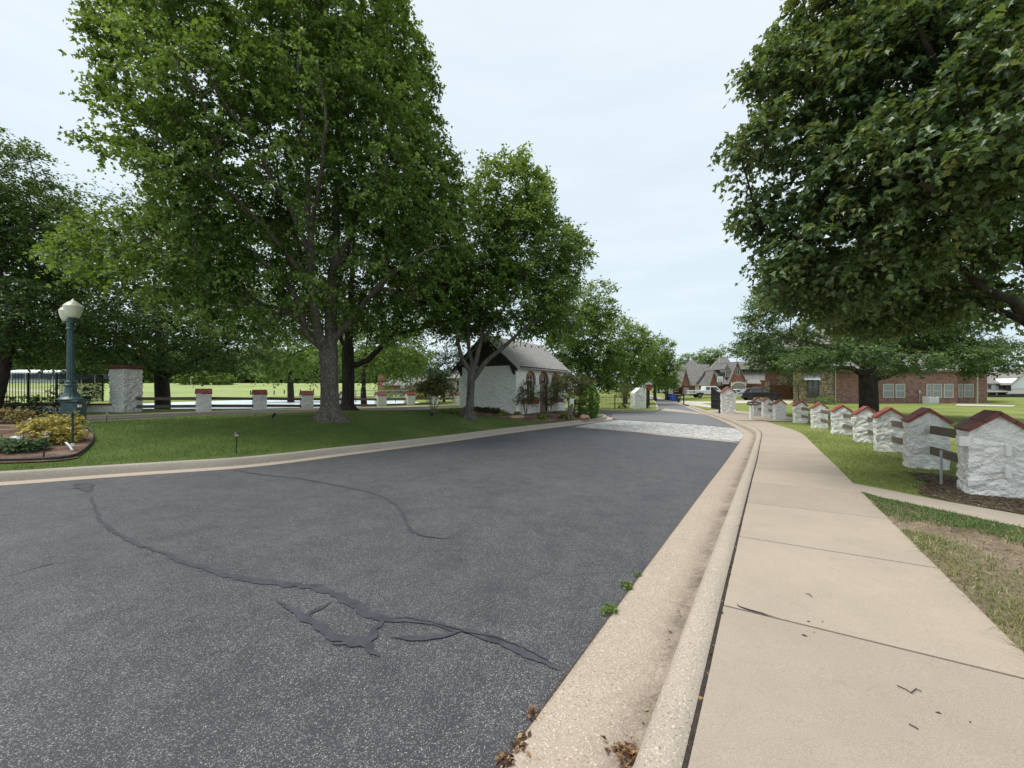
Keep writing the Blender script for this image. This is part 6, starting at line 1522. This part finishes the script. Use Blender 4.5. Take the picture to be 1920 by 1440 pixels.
# the long brick and stone house on the right
h = House('long_brick_house', 'long single storey house of mottled brick and buff stone behind the oak', 1640, 46.5)
h.box('wall', M_BRICK2, 1567, 1795, 694, None, 46.5, 56)
h.box('wall', M_BRICK2, 1795, 1851, 694, None, 47.6, 56)
h.box('wall', M_STONE, 1487, 1567, 690, None, 45.9, 60)
h.box('wall', M_BRICK2, 1434, 1492, 690, None, 60.3, 66)
for p0, p1 in ((1656, 1673.5), (1679.5, 1695), (1737.5, 1744), (1749, 1764), (1770, 1785.5)): h.window(p0, p1, 721, 744.5, 46.5)
for p0, p1 in ((1797, 1803.5), (1808, 1823)): h.window(p0, p1, 721, 744, 47.6)
h.window(1514.5, 1534, 715, 744, 45.9, M_GLASS, M_RAILDK, n=2)
aw = h.plane(M_GREYPL, [(1506, 712, 44.9), (1539, 712, 44.9), (1536, 704, 45.9), (1510, 704, 45.9)], .04, 'metal_awning')
h.box('garage_door', M_GARBR, 1445, 1485, 722, None, 60.0, 60.3); h.box('jamb', M_STONE, 1434, 1444, 712, None, 59.8, 60.3)
h.plane(M_ROOFB, [(1428, 691, 59.4), (1500, 691, 59.4), (1492, 652, 66), (1448, 652, 66)], .2); h.plane(M_ROOFB, [(1428, 691, 68), (1428, 691, 59.4), (1448, 652, 66)], .2)
h.box('column', M_BUFF, 1831.5, 1834.5, 700, None, 46.4, 46.7); h.box('downpipe', M_BUFF, 1565.6, 1567.6, 690, None, 45.75, 45.88)
h.plane(M_ROOFB, [(1482, 691, 45.2), (1700, 691, 45.2), (1640, 610, 53), (1530, 610, 53)], .2); h.plane(M_ROOFB, [(1482, 691, 60), (1482, 691, 45.2), (1530, 610, 53)], .2)
h.plane(M_ROOFB, [(1560, 694, 45.9), (1860, 694, 45.9), (1800, 640, 53), (1600, 640, 53)], .2); h.plane(M_ROOFB, [(1860, 694, 45.9), (1860, 694, 58), (1800, 640, 53)], .2)
h.plane(M_ROOFB, [(1700, 691, 58), (1482, 691, 60), (1530, 610, 53), (1640, 610, 53)], .2)
h.box('meter_box', M_GREYPL, 1722.5, 1726.5, 732, 737, 46.3, 46.5); h.box('conduit', M_GREYPL, 1724, 1725, 737, None, 46.42, 46.5)
h.box('soffit', M_BUFF, 1795, 1858, 692, 695, 46.0, 47.6)
b0 = (X(1747, 45), 45, float(Gz(X(1747, 45), 45)))
t = thing('air_conditioner', b0, 'pale grey outdoor air conditioning unit against the brick wall', 'air conditioner')
MB().b2(-.52, .52, -.3, .55, -.1, .82).build('casing', M_GREYPL, t, bevel=.03)
mb = MB()
for k in range(14): mb.b2(-.5 + k * .073, -.47 + k * .073, -.325, -.302, .10, .74)
mb.build('grille', M_WPLATE, t); MB().lathe((0, .12, .82), [(.42, 0), (.40, .03), (.1, .04)], 20).build('fan_guard', M_BLACKP, t)
hedge('clipped light green box hedge in front of the buff stone wall', 1531, 1570, 744, 760, 43.5, .6, 81, 260)
for o in [q for q in S.objects if q.name.startswith('clipped_hedge') and q.get('label', '').startswith('clipped light')]:
    for ch in S.objects:
        if ch.parent == o and ch.name.startswith('crown'): ch.data.materials[0] = LF_ARBOR
# taller grey roofed house behind it
h = House('grey_roofed_house', 'house with a tall grey gable roof rising behind the oak branches', 1450, 84)
h.box('wall', M_BRICK, 1400, 1520, 690, None, 88, 98); h.plane(M_ROOFB, [(1388, 692, 86), (1520, 692, 86), (1500, 632, 93), (1446, 632, 93)], .2); h.plane(M_ROOFB, [(1388, 692, 100), (1388, 692, 86), (1446, 632, 93)], .2)
# white house far right
h = House('white_house', 'white two storey house with grey roof at the right edge of the lawn', 1880, 76)
h.box('wall', M_WHITEH, 1850, 1903, 718, None, 76, 86); h.box('wall', M_WHITEH, 1896, 1975, 718, None, 74, 86)
h.gable('gable', M_WHITEH, 1896, 1935, 1975, 718, 690, 74, 86); h.groof(M_ROOFB, 1896, 1935, 1975, 718, 690, 74, 88, .4)
h.plane(M_ROOFB, [(1843, 719, 75.4), (1898, 719, 75.4), (1898, 699, 81), (1852, 699, 81)])
h.plane(M_ROOFB, [(1846, 735, 73), (1897, 735, 73), (1897, 731, 76), (1848, 731, 76)], .1, 'porch_roof')
for p0, p1 in ((1851.5, 1858), (1872, 1878), (1879.5, 1885)): h.window(p0, p1, 722, 729, 76, M_GLASS)
for p0, p1 in ((1852, 1866), (1872, 1890)): h.window(p0, p1, 738, 745, 76, M_GLASS)
for p in (1850, 1869, 1893): h.box('porch_post', M_WHITEH, p - .8, p + .8, 735, None, 73.3, 73.5)
h.plane(M_ROOFB, [(1886, 738, 70), (1930, 738, 70), (1930, 728, 74), (1905, 728, 74)], .15); h.box('stone_wing', M_STONE, 1897, 1930, 738, None, 70.5, 74)
# dark garden fence at the edge of that lawn
t = thing('field_fence', (X(1852, 70), 70, float(Gz(X(1852, 70), 70))), 'low dark fence along the lawn before the white house', 'fence')
MB().b2(0, 9, -.03, .03, -.2, .42).build('boards', M_IRON, t)
for k in range(5): MB().b2(k * 2.2, k * 2.2 + .1, -.08, -.03, -.2, .55).build('post', M_IRON, t)

# ------------------------------------------------------------------ beyond the left fence
h = House('low_brick_house', 'low red brick house behind bushes left of the gatehouse', 770, 66)
h.box('wall', M_BRICK, 708, 812, 722, None, 66, 74); h.box('chimney', M_BRICK, 708, 721, 700, 722, 66.5, 68); h.plane(M_ROOF, [(716, 722, 65.3), (816, 722, 65.3), (800, 700, 70), (735, 700, 70)]); h.plane(M_ROOF, [(816, 722, 75), (716, 722, 75), (735, 700, 70), (800, 700, 70)])
h.gable('gable', M_BRICK, 765, 782, 799, 731, 716, 64.5, 67); h.groof(M_ROOF, 765, 782, 799, 731, 716, 64.5, 68, .3); h.window(752, 758, 718, 727, 65.2, M_WHITEH)
h = House('buff_house', 'buff stone house with grey roof just left of the gatehouse corner', 862, 58)
h.box('wall', M_BUFF, 838, 900, 711, None, 58, 66); h.plane(M_ROOFB, [(832, 709, 57.4), (905, 709, 57.4), (890, 696, 62), (846, 696, 62)]); h.window(856, 861, 714, 735, 58, M_GLASS)
for k, (px, py, rx, ry, d, lf, lab) in enumerate([(800, 738, 16, 8, 52, LF_LIME, 'yellowish round bush before the low brick house'), (765, 733, 24, 11, 54, LF_BLUE, 'silvery spreading bush before the low brick house'), (725, 738, 18, 9, 53, LF_LIGHT, 'pale green bush at the left end of the low brick house'), (785, 741, 12, 5, 51, LF_COPPER, 'low brownish bush before the low brick house')]):
    b0 = (X(px, d), d, float(Gz(X(px, d), d)))
    bush('far_bush', lab, 'shrub', b0, [lobe(px, py, d, rx, ry, 1.1)], 110, lf, 110 + k, .16, .3, 3, 5, 4, .02, .15, .3, group='bushes by the low brick house')
# green pipe fence and gate past the pond
d = 46; x = X(667, d); z = float(Gz(x, d))
t = thing('pipe_gate', (x, d, z), 'green steel pipe fence behind the maple trunks and rail fence', 'fence')
MG = plain('green_pipe', (0.075, 0.13, 0.105), .5, .1, 8); LW = X(765, d) - x
for zz in (.35, .72, 1.1): MB().tube([(0, 0, zz), (LW, .4, zz + .05)], .035, 6).build('pipe_rail', MG, t)
for f in (0, .17, .36, .55, .75, 1): MB().tube([(LW * f, .4 * f, -.3), (LW * f, .4 * f, 1.15)], .05, 6).build('pipe_post', MG, t)
# small stakes on the fairway bank
for k, (px, py) in enumerate([(470, 741), (514, 741), (533, 739.5), (563, 738.5), (588, 737)]):
    p = ray(px, py, lambda x, y: float(Gp(x, y)[0]))
    t = thing('marker_stake', (p[0], p[1], Gs(*p)), 'small dark marker stake on the fairway bank beyond the pond', 'stake', 'marker stakes on the fairway')
    MB().b2(-.06, .06, -.06, .06, -.1, .75).build('stake_rod', M_TIMBER, t)
p = ray(358, 723, lambda x, y: float(Gp(x, y)[0]))
t = thing('golf_flag', (p[0], p[1], Gs(*p)), 'tiny golf flagstick on the bright fairway', 'flag')
MB().tube([(0, 0, 0), (0, 0, 2.2)], .03, 6).build('flagstick', M_PVC, t); MB().b2(.03, .5, -.01, .01, 1.85, 2.2).build('flag_cloth', M_CREAM, t)
# long pale shed and blue screen beyond the field
d = 120; x = X(20, d); z = Gs(X(60, d), d)
t = thing('long_shed', (X(60, d), d, z), 'long pale shed with white roof far beyond the field on the left', 'shed')
MB().b2(X(5, d) - X(60, d), X(106, d) - X(60, d), 0, 6, -.5, Z(697, d) - z).build('shed_wall', M_GREYPL, t); MB().slab([(X(2, d) - X(60, d), -.8, Z(698, d) - z), (X(109, d) - X(60, d), -.8, Z(698, d) - z), (X(109, d) - X(60, d), 4, Z(692, d) - z), (X(2, d) - X(60, d), 4, Z(692, d) - z)], .3).build('shed_roof', M_WHITEH, t)
d = 110; z = Gs(X(90, d), d)
t = thing('blue_screen', (X(90, d), d, z), 'long dark blue screen fence along the far side of the field', 'fence')
x0 = X(-30, d) - X(90, d); x1 = X(205, d) - X(90, d)
MB().b2(x0, x1, 0, .1, Z(710, d) - z, Z(701, d) - z).build('screen_panel', plain('navy_screen', (0.018, 0.032, 0.075), .7, .3, .8), t)
for k in range(10): MB().b2(x0 + (x1 - x0) * k / 9 - .06, x0 + (x1 - x0) * k / 9 + .06, -.15, 0, -.3, Z(700, d) - z).build('post', M_GREYPL, t)
# bushes on the field edge, and the wood behind
for k, (px, py, rx, ry) in enumerate([(350, 711, 22, 9), (385, 709, 20, 11), (418, 711, 18, 10)]):
    d = 104; b0 = (X(px, d), d, Gs(X(px, d), d))
    bush('field_bush', ['leafy green bush on the field edge, left of three', 'tallest green bush on the field edge, middle of three', 'leafy green bush on the field edge, right of three'][k], 'shrub', b0, [lobe(px, py, d, rx, ry, 2)], 150, LF_LIGHT, 120 + k, .42, .7, 3, 5, 4, .03, .3, .3, group='bushes on the field edge')
def wood(name, x0, x1, d0, d1, zlo, zhi, n, seed, lf, size):
    r = NP(seed); xs = r.uniform(x0, x1, n); ys = r.uniform(d0, d1, n)
    top = zhi * (.72 + .28 * np.array([mnoise.noise(Vector((q * .09, 3, 1))) for q in xs])) * (.85 + .15 * np.array([mnoise.noise(Vector((q * .4, 7, 1))) for q in xs]))
    f = r.uniform(0, 1, n) ** .8; zs = zlo + (top) * f
    K = 7; P_ = np.repeat(np.c_[xs, ys, zs], K, 0) + r.normal(size=(n * K, 3)) * np.array([.9, .9, .55])
    ax = unit(r.normal(size=P_.shape) + np.array([0, 0, -.3])); nr = unit(r.normal(size=P_.shape) * .6 + np.array([0, -.3, .8]))
    v = np.clip(.45 + np.repeat(r.normal(size=n) * .2, K) + r.normal(size=n * K) * .12, 0, 1)
    o = link(name, quad_leaf_mesh(name, P_, ax, nr, size * r.uniform(.7, 1.3, n * K), v, .8), lf); return tag(o, None, None, None, 'stuff')
wood('far_wood', -190, -30, 126, 140, 3.0, 17, 12000, 131, LF_DARK, 1.15)
wood('far_wood', -60, 20, 150, 160, 1.0, 12, 4500, 132, LF_MAPLE, 1.1)
# ------------------------------------------------------------------ grass blades, soil, litter
def blades(name, P, h, wd, mat, seed, lean=.5, var=None):
    n = len(P); r = NP(seed); an = r.uniform(0, 2 * PI, n); ld = np.c_[np.cos(an), np.sin(an), np.zeros(n)]
    an2 = an + PI / 2 + r.normal(size=n) * .5; wv = np.c_[np.cos(an2), np.sin(an2), np.zeros(n)]
    hh = h * r.uniform(.5, 1.25, n); le = hh * np.abs(r.normal(size=n)) * lean; w_ = wd * r.uniform(.7, 1.3, n)
    up = np.array([0, 0, 1.0])
    V = np.zeros((n, 5, 3))
    V[:, 0] = P - wv * w_[:, None] * .5; V[:, 1] = P + wv * w_[:, None] * .5
    mid = P + up * (hh * .6)[:, None] + ld * (le * .35)[:, None]
    V[:, 2] = mid + wv * w_[:, None] * .38; V[:, 3] = mid - wv * w_[:, None] * .38
    V[:, 4] = P + up * hh[:, None] * np.clip(1 - (le / hh)[:, None] * .3, .3, 1) + ld * le[:, None]
    o_ = (np.arange(n) * 5)[:, None]
    loops = np.concatenate([o_ + np.array([[0, 1, 2, 3]]), o_ + np.array([[3, 2, 4]])], 1).ravel()
    v = np.clip(r.uniform(0, 1, n) if var is None else var, 0, 1)
    o = link(name, np_mesh(name, V.reshape(-1, 3), loops, np.tile([4, 3], n), np.repeat(v, 2)), mat)
    return tag(o, None, None, None, 'stuff')
LF_TURF = leaf_mat('turf_blade', [(0, (0.052, 0.092, 0.020)), (.5, (0.105, 0.162, 0.038)), (.85, (0.20, 0.25, 0.068)), (1, (0.38, 0.35, 0.15))], .35, (.18, .26, .04), .6, .2)
LF_TURFR = leaf_mat('verge_blade', [(0, (0.095, 0.120, 0.035)), (.5, (0.19, 0.215, 0.065)), (.8, (0.31, 0.30, 0.12)), (1, (0.46, 0.40, 0.22))], .3, (.26, .28, .06), .6, .2)
LF_LUSH = leaf_mat('lush_blade', [(0, (0.035, 0.080, 0.020)), (.6, (0.085, 0.165, 0.040)), (1, (0.17, 0.26, 0.07))], .3, (.16, .28, .03), .55, .25)
LF_DRY = leaf_mat('dry_blade', [(0, (0.10, 0.15, 0.04)), (.4, (0.20, 0.22, 0.08)), (.75, (0.36, 0.33, 0.16)), (1, (0.54, 0.47, 0.28))], .25, (.36, .33, .12), .7, .2)
def scatter(n, poly, fn, seed, near=1.0):
    r = NP(seed); poly = np.asarray(poly); mn, mx = poly.min(0), poly.max(0)
    p = r.uniform(mn, mx, (n, 2)); p = p[pip(poly, p)]
    return p, r
# island lawn: denser towards the road
isl_in = ISL[(ISL[:, 1] < 26) & (ISL[:, 0] > -18)]
p, r = scatter(420000, ISL + ringN * .02, Iz, 201)
p = p[(p[:, 0] > -1.32 * p[:, 1]) & (p[:, 1] < 25) & (r.uniform(size=len(p)) < np.clip(11.0 / p[:, 1], 0, 1) ** 1.3)]
bedw = np.array([ray(a, b, Iz) for a, b in bedp]); hp_ = np.array([(-3.6, 21.5), (2.8, 20.0), (8, 28), (4, 34), (-4, 32)])
p = p[~pip(bedw, p)]; gb_ = np.array([ray(a, b, Iz) for a, b in [(893, 778), (945, 784), (1000, 789.5), (1050, 789.5), (1078, 787.5), (1118, 784), (1118, 740), (850, 760), (850, 774)]]); p = p[~pip(gb_, p)]
z = Iz(p[:, 0], p[:, 1]); tint = np.array([mnoise.noise(Vector((a * .7, b * .7, 2))) + .6 * mnoise.noise(Vector((a * 3, b * 3, 5))) for a, b in p[::1]])
edge_d = np.sqrt(((p[:, None, :] - ISL[None, ::3, :]) ** 2).sum(-1)).min(1) if len(p) < 260000 else np.ones(len(p))
blades('grass', np.c_[p, z - .005], .060, .0085, LF_TURF, 202, .55, .42 + tint * .22 + NP(3).normal(size=len(p)) * .14 + np.clip(.5 - edge_d, 0, .5) * .5)
# right verge, beyond the little path
vb = [ray(a, b, Gz) for a, b in [(1584, 901), (1640, 912), (1711, 927), (1790, 942), (1925, 964), (2200, 1015)]]
so = np.array([at_s(s_, a1 + .004) for s_ in np.arange(float(np.interp(vb[0][1], (R + RN * a1)[:, 1], Rs)), float(Rs[-1]) * .55, .5)])
so = so[so[:, 1] < 27]
vp_ = np.r_[vb, [[24, 18], [34, 30]], so[::-1]]
p, r = scatter(330000, vp_, Gz, 203)
p = p[(p[:, 0] / p[:, 1] < 1.35) & (r.uniform(size=len(p)) < np.clip(6.5 / p[:, 1], 0, 1) ** 1.2)]
lit = [np.array([ray(a, b, Gz) for a, b in [(1700, 885), (1780, 892), (1860, 925), (2150, 985), (2150, 1012), (1925, 966), (1800, 945), (1720, 926), (1735, 905)]])]
bare = pip(lit[0], p); keep_ = ~bare | (r.uniform(size=len(p)) < .3); p = p[keep_]
tint = np.array([mnoise.noise(Vector((a * .8, b * .8, 9))) + .5 * mnoise.noise(Vector((a * 3, b * 3, 7))) for a, b in p])
blades('grass', np.c_[p, Gz(p[:, 0], p[:, 1]) - .005], .055, .008, LF_TURFR, 204, .7, .42 + tint * .32 + NP(4).normal(size=len(p)) * .15)
def poly_sheet(name, poly, mat, fn, dz, st):
    P, _ = resample(np.r_[poly, poly[:1]], st); P = P[:-1]; mn, mx = P.min(0), P.max(0)
    return patch(name, P, grid(mn[0], mx[0], mn[1], mx[1], st, 14), fn, mat, dz=dz)
def wobble(P, a):
    return P + np.array([[a * mnoise.noise(Vector((q[0] * 3, q[1] * 3, 1))), a * mnoise.noise(Vector((q[0] * 3, q[1] * 3, 8)))] for q in P])
M_LITTER = ground_mat('leaf_litter', [(0.2, (0.085, 0.060, 0.044)), (0.5, (0.19, 0.14, 0.10)), (0.8, (0.33, 0.26, 0.19))], 1.6, 24.0, 1.0)
poly_sheet('bare_soil', wobble(resample(np.r_[lit[0], lit[0][:1]], .1)[0][:-1], .12), M_LITTER, Gz, .010, .2)
# near verge: bare soil, lush tufts along the path, straw coloured grass by the slabs
nb = np.array([ray(a, b, Gz) for a, b in [(1607, 925), (1700, 945), (1790, 964), (1850, 978), (1925, 993), (2200, 1045)]])
s0_ = float(np.interp(-1.2, (R + RN * a1)[:, 1], Rs)); s1_ = float(np.interp(nb[0][1], (R + RN * a1)[:, 1], Rs))
sn = np.array([at_s(s_, a1 + .003) for s_ in np.arange(s0_, s1_, .2)])
near_poly = np.r_[sn, nb, [[9.0, 3.0], [7.0, -1.2]]]
poly_sheet('bare_soil', near_poly, M_SOIL, Gz, .004, .2)
p, r = scatter(260000, near_poly, Gz, 205); p = p[p[:, 1] > 1.0]
px_ = CX + F * p[:, 0] / p[:, 1]; zz = Gz(p[:, 0], p[:, 1]); py_ = YH - F * (zz - H) / p[:, 1]
nn_ = np.array([mnoise.noise(Vector((a * 1.6, b * 1.6, 3))) + .6 * mnoise.noise(Vector((a * 5, b * 5, 4))) for a, b in p])
dpath = np.sqrt(((p[:, None, :] - resample(nb, .15)[0][None]) ** 2).sum(-1)).min(1); dwalk = np.sqrt(((p[:, None, :] - sn[None]) ** 2).sum(-1)).min(1)
lush = (nn_ * .75 + .92 - dpath * .62) ; u_ = r.uniform(size=len(p))
k = (lush > .28) & (u_ < np.clip(lush, 0, .9))
q = p[k]; blades('grass', np.c_[q, zz[k] + 0], .055, .0052, LF_LUSH, 206, 1.3, .5 + nn_[k] * .3 + NP(5).normal(size=k.sum()) * .15)
dryd = (nn_ * .7 + .75 - np.abs(p[:, 1] - 2.6) * .35 - dwalk * .18) * (p[:, 1] < 4.3)
k = (dryd > .1) & (u_ < np.clip(dryd * .9, 0, .65))
q = p[k]; blades('dry_grass', np.c_[q, zz[k] + 0], .062, .0045, LF_DRY, 207, 1.7, .45 + nn_[k] * .3 + NP(6).normal(size=k.sum()) * .2)
k = (u_ > .93) & (dwalk > .02)
q = p[k]; blades('dry_grass', np.c_[q, zz[k] + 0], .05, .005, LF_DRY, 208, 1.6)
# needles and leaf scraps on the bare soil
def scraps(name, P, seed, l):
    n = len(P); r = NP(seed); ax = unit(r.normal(size=(n, 3)) * np.array([1, 1, .10])); nr = unit(r.normal(size=(n, 3)) * .25 + np.array([0, 0, 1.0]))
    pp = np.c_[P, Gz(P[:, 0], P[:, 1]) + .012 + np.abs(r.normal(size=n)) * .006]
    return tag(link(name, quad_leaf_mesh(name, pp, ax, nr, l * r.uniform(.4, 1.6, n), np.clip(r.normal(size=n) * .25 + .45, 0, 1), .14, .3), M_SCRAP), None, None, None, 'stuff')
M_SCRAP = leaf_mat('soil_scrap', [(0, (0.045, 0.030, 0.022)), (.5, (0.16, 0.115, 0.08)), (.85, (0.34, 0.27, 0.20)), (1, (0.50, 0.43, 0.34))], .05, (.2, .1, .04), .8, .2)
q, _r = scatter(16000, near_poly, Gz, 221); q = q[(q[:, 1] > 1.0) & (q[:, 0] < 9)]
scraps('soil_litter', q, 222, .05)
q, _r = scatter(9000, lit[0], Gz, 223); scraps('soil_litter', q, 224, .06)
# fallen leaves and debris
M_LEAFB = leaf_mat('fallen_leaf', [(0, (0.035, 0.018, 0.012)), (.5, (0.13, 0.065, 0.035)), (.85, (0.28, 0.17, 0.08)), (1, (0.42, 0.30, 0.14))], .1, (.2, .1, .04), .8, .2)
def litter(name, spots, seed, size):
    """spots: (column, row, radius in metres, count, lift)"""
    r = NP(seed); Pp = []; 
    for a, b, rad, n, lf in spots:
        c_ = ray(a, b, lambda x, y: float(Bz(x, y)) + lf)
        q = c_ + r.normal(size=(n, 2)) * rad * .5
        Pp.append(np.c_[q, Bz(q[:, 0], q[:, 1]) + lf + np.abs(r.normal(size=n)) * .008 * (n > 20)])
    Pp = np.concatenate(Pp); n = len(Pp); ax = unit(r.normal(size=(n, 3)) * np.array([1, 1, .25])); nr = unit(r.normal(size=(n, 3)) * .35 + np.array([0, 0, 1.0]))
    o = link(name, quad_leaf_mesh(name, Pp, ax, nr, size * r.uniform(.5, 1.3, n), np.clip(r.uniform(0, 1, n), 0, 1), .5, .3), M_LEAFB)
    return tag(o, None, None, None, 'stuff')
sp_ = [(1197, 1428, .07, 170, .02), (1180, 1410, .05, 40, .02), (975, 1395, .04, 40, .012), (998, 1340, .03, 30, .012), (950, 1425, .04, 40, .012), (1155, 1410, .04, 14, .015)]
kj = R + RN * .682
for s_ in np.arange(float(np.interp(1.55, kj[:, 1], Rs)), float(np.interp(9, kj[:, 1], Rs)), .10):
    c_ = at_s(s_, .682); sp_.append((CX + F * c_[0] / c_[1], YH - F * (float(Bz(*c_)) + .14 - H) / c_[1], .02, 3, .14))
r9 = NP(77)
for k in range(46):
    s_ = r9.uniform(float(np.interp(1.6, kj[:, 1], Rs)), float(np.interp(20, kj[:, 1], Rs))); c_ = at_s(s_, r9.choice([.44, .42, .2, 1.2, 1.6, 2.0], p=[.35, .25, .08, .12, .1, .1]))
    lf = .01 if (c_[0] - at_s(s_, 0)[0]) < .5 else .153
    sp_.append((CX + F * c_[0] / c_[1], YH - F * (float(Bz(*c_)) + lf - H) / c_[1], .06, 2, lf))
litter('fallen_leaves', sp_, 209, .028)
# dirt line along the asphalt edge and the foot of the kerb
ds = R[(R[:, 1] > 1.2) & (R[:, 1] < 12)]; dn = RN[(R[:, 1] > 1.2) & (R[:, 1] < 12)]
wv = np.array([mnoise.noise(Vector((q[0] * 6, q[1] * 6, 2))) for q in ds])[:, None]
for nm, c0, w0, lf in (('edge_dirt', -.008, .010, .014),):
    A = ds + dn * (c0 - w0 * np.clip(.3 + wv, .05, 1.4)); Bq = ds + dn * (c0 + w0 * .8 * np.clip(.4 - wv, .05, 1.4)); n = len(ds)
    V = np.zeros((n, 2, 3)); V[:, 0, :2] = A; V[:, 1, :2] = Bq
    for j in range(2): V[:, j, 2] = Bz(V[:, j, 0], V[:, j, 1]) + lf
    idx = np.arange(2 * n).reshape(n, 2); fc = np.stack([idx[:-1, 0], idx[:-1, 1], idx[1:, 1], idx[1:, 0]], -1)
    link(nm, np_mesh(nm, V.reshape(-1, 3), fc.ravel(), np.full(len(fc), 4)), M_LITTER)['kind'] = 'structure'
for k, (px, py, s_, lab) in enumerate([(1139, 1150, .038, 'nearest green weed growing at the edge of the asphalt'), (1175, 1102, .034, 'second green weed at the asphalt edge, just beyond the nearest'), (1196, 1082, .02, 'tiny green sprout beyond the two weeds at the asphalt edge')]):
    c_ = ray(px, py, Bz); b0 = (float(c_[0]), float(c_[1]), float(Bz(*c_)) + .006)
    bush('weed', lab, 'weed', b0, [(b0[0], b0[1], b0[2] + s_ * .7, s_, s_, s_ * .6)], 10, LF_LIGHT, 140 + k, s_ * .7, s_, 3, 5, 4, .0025, .01, .4, group='weeds at the asphalt edge')
# twigs on the slabs
for k, (pts, lab) in enumerate([([(1682, 1285), (1700, 1293), (1708, 1299), (1718, 1291), (1727, 1296)], 'forked twig lying on the nearest sidewalk slab'), ([(1512, 1113), (1518, 1114), (1522, 1119)], 'small curved twig on the sidewalk left of the other twigs'), ([(1704, 1357), (1714, 1362), (1722, 1367)], 'short dark twig nearest the bottom of the sidewalk')]):
    q = [ray(a, b, lambda x, y: float(Bz(x, y)) + .156) for a, b in pts]; b0 = (q[0][0], q[0][1], float(Bz(*q[0])) + .152)
    t = thing('twig', b0, lab, 'twig'); MB().tube([(w_[0], w_[1], float(Bz(*w_)) + .156) for w_ in q], .0022, 5).build('twig_stem', M_TIMBER, t, world=True)
# ------------------------------------------------------------------ camera, sun, sky
cam = bpy.data.cameras.new('camera'); co = bpy.data.objects.new('camera', cam); COL.objects.link(co)
cam.sensor_width = 36; cam.lens = 36 * F / 1920; cam.shift_y = (YH - 720) / 1920; cam.clip_start = .05; cam.clip_end = 2000
co.location = (0, 0, H); co.rotation_euler = (PI / 2, 0, 0)
S.camera = co
SUN_EL, SUN_AZ = math.radians(66), math.radians(-95)      # azimuth from +y towards +x
sd = bpy.data.lights.new('sun', 'SUN'); sd.energy = SUN_E; sd.angle = math.radians(30); sd.color = (1, .96, .9)
so = bpy.data.objects.new('sun', sd); COL.objects.link(so)
dirv = Vector((math.sin(SUN_AZ) * math.cos(SUN_EL), math.cos(SUN_AZ) * math.cos(SUN_EL), math.sin(SUN_EL)))
so.rotation_euler = dirv.to_track_quat('Z', 'Y').to_euler(); so.location = (0, 0, 60)
w = bpy.data.worlds.new('World'); S.world = w; w.use_nodes = True
nt = w.node_tree; nt.nodes.clear()
out = N(nt, 'ShaderNodeOutputWorld')
sky = N(nt, 'ShaderNodeTexSky'); sky.sky_type = 'NISHITA'; sky.sun_disc = False
sky.sun_elevation = SUN_EL; sky.sun_rotation = SUN_AZ; sky.air_density = 1.2; sky.dust_density = 2.0
bg1 = N(nt, 'ShaderNodeBackground'); bg1.inputs['Strength'].default_value = .08; L(nt, sky.outputs[0], bg1.inputs['Color'])
tc = N(nt, 'ShaderNodeTexCoord'); sp = N(nt, 'ShaderNodeSeparateXYZ'); L(nt, tc.outputs['Generated'], sp.inputs[0])
mp = N(nt, 'ShaderNodeMapping'); mp.inputs['Scale'].default_value = (1.0, 1.0, 5.5); L(nt, tc.outputs['Generated'], mp.inputs['Vector'])
n1 = nz(nt, mp.outputs['Vector'], 2.2, 6, .55)
cloud = ramp(nt, n1, [(.32, (.66, .79, .87)), (.5, (.75, .86, .93)), (.66, (.86, .93, .97))])
up = ramp(nt, sp.outputs[2], [(.0, (.62, .78, .85)), (.12, (.65, .80, .88)), (.30, (.76, .87, .95)), (.65, (.82, .89, .95)), (1, (.80, .87, .94))])
fc = ramp(nt, sp.outputs[2], [(.0, g3(.8)), (.3, g3(.5)), (.6, g3(.3))])
bg2 = N(nt, 'ShaderNodeBackground'); bg2.inputs['Strength'].default_value = SKY_E; L(nt, mix(nt, fc, up, cloud), bg2.inputs['Color'])
ms = N(nt, 'ShaderNodeMixShader'); ms.inputs[0].default_value = .86
L(nt, bg1.outputs[0], ms.inputs[1]); L(nt, bg2.outputs[0], ms.inputs[2]); L(nt, ms.outputs[0], out.inputs['Surface'])
S.view_settings.view_transform = 'Standard'; S.view_settings.look = 'None'; S.view_settings.exposure = EXPO; S.view_settings.gamma = 1
c = S.cycles
c.max_bounces = 6; c.diffuse_bounces = 3; c.glossy_bounces = 2; c.transmission_bounces = 4; c.transparent_max_bounces = 6
c.use_denoising = True
c.sample_clamp_indirect = 6
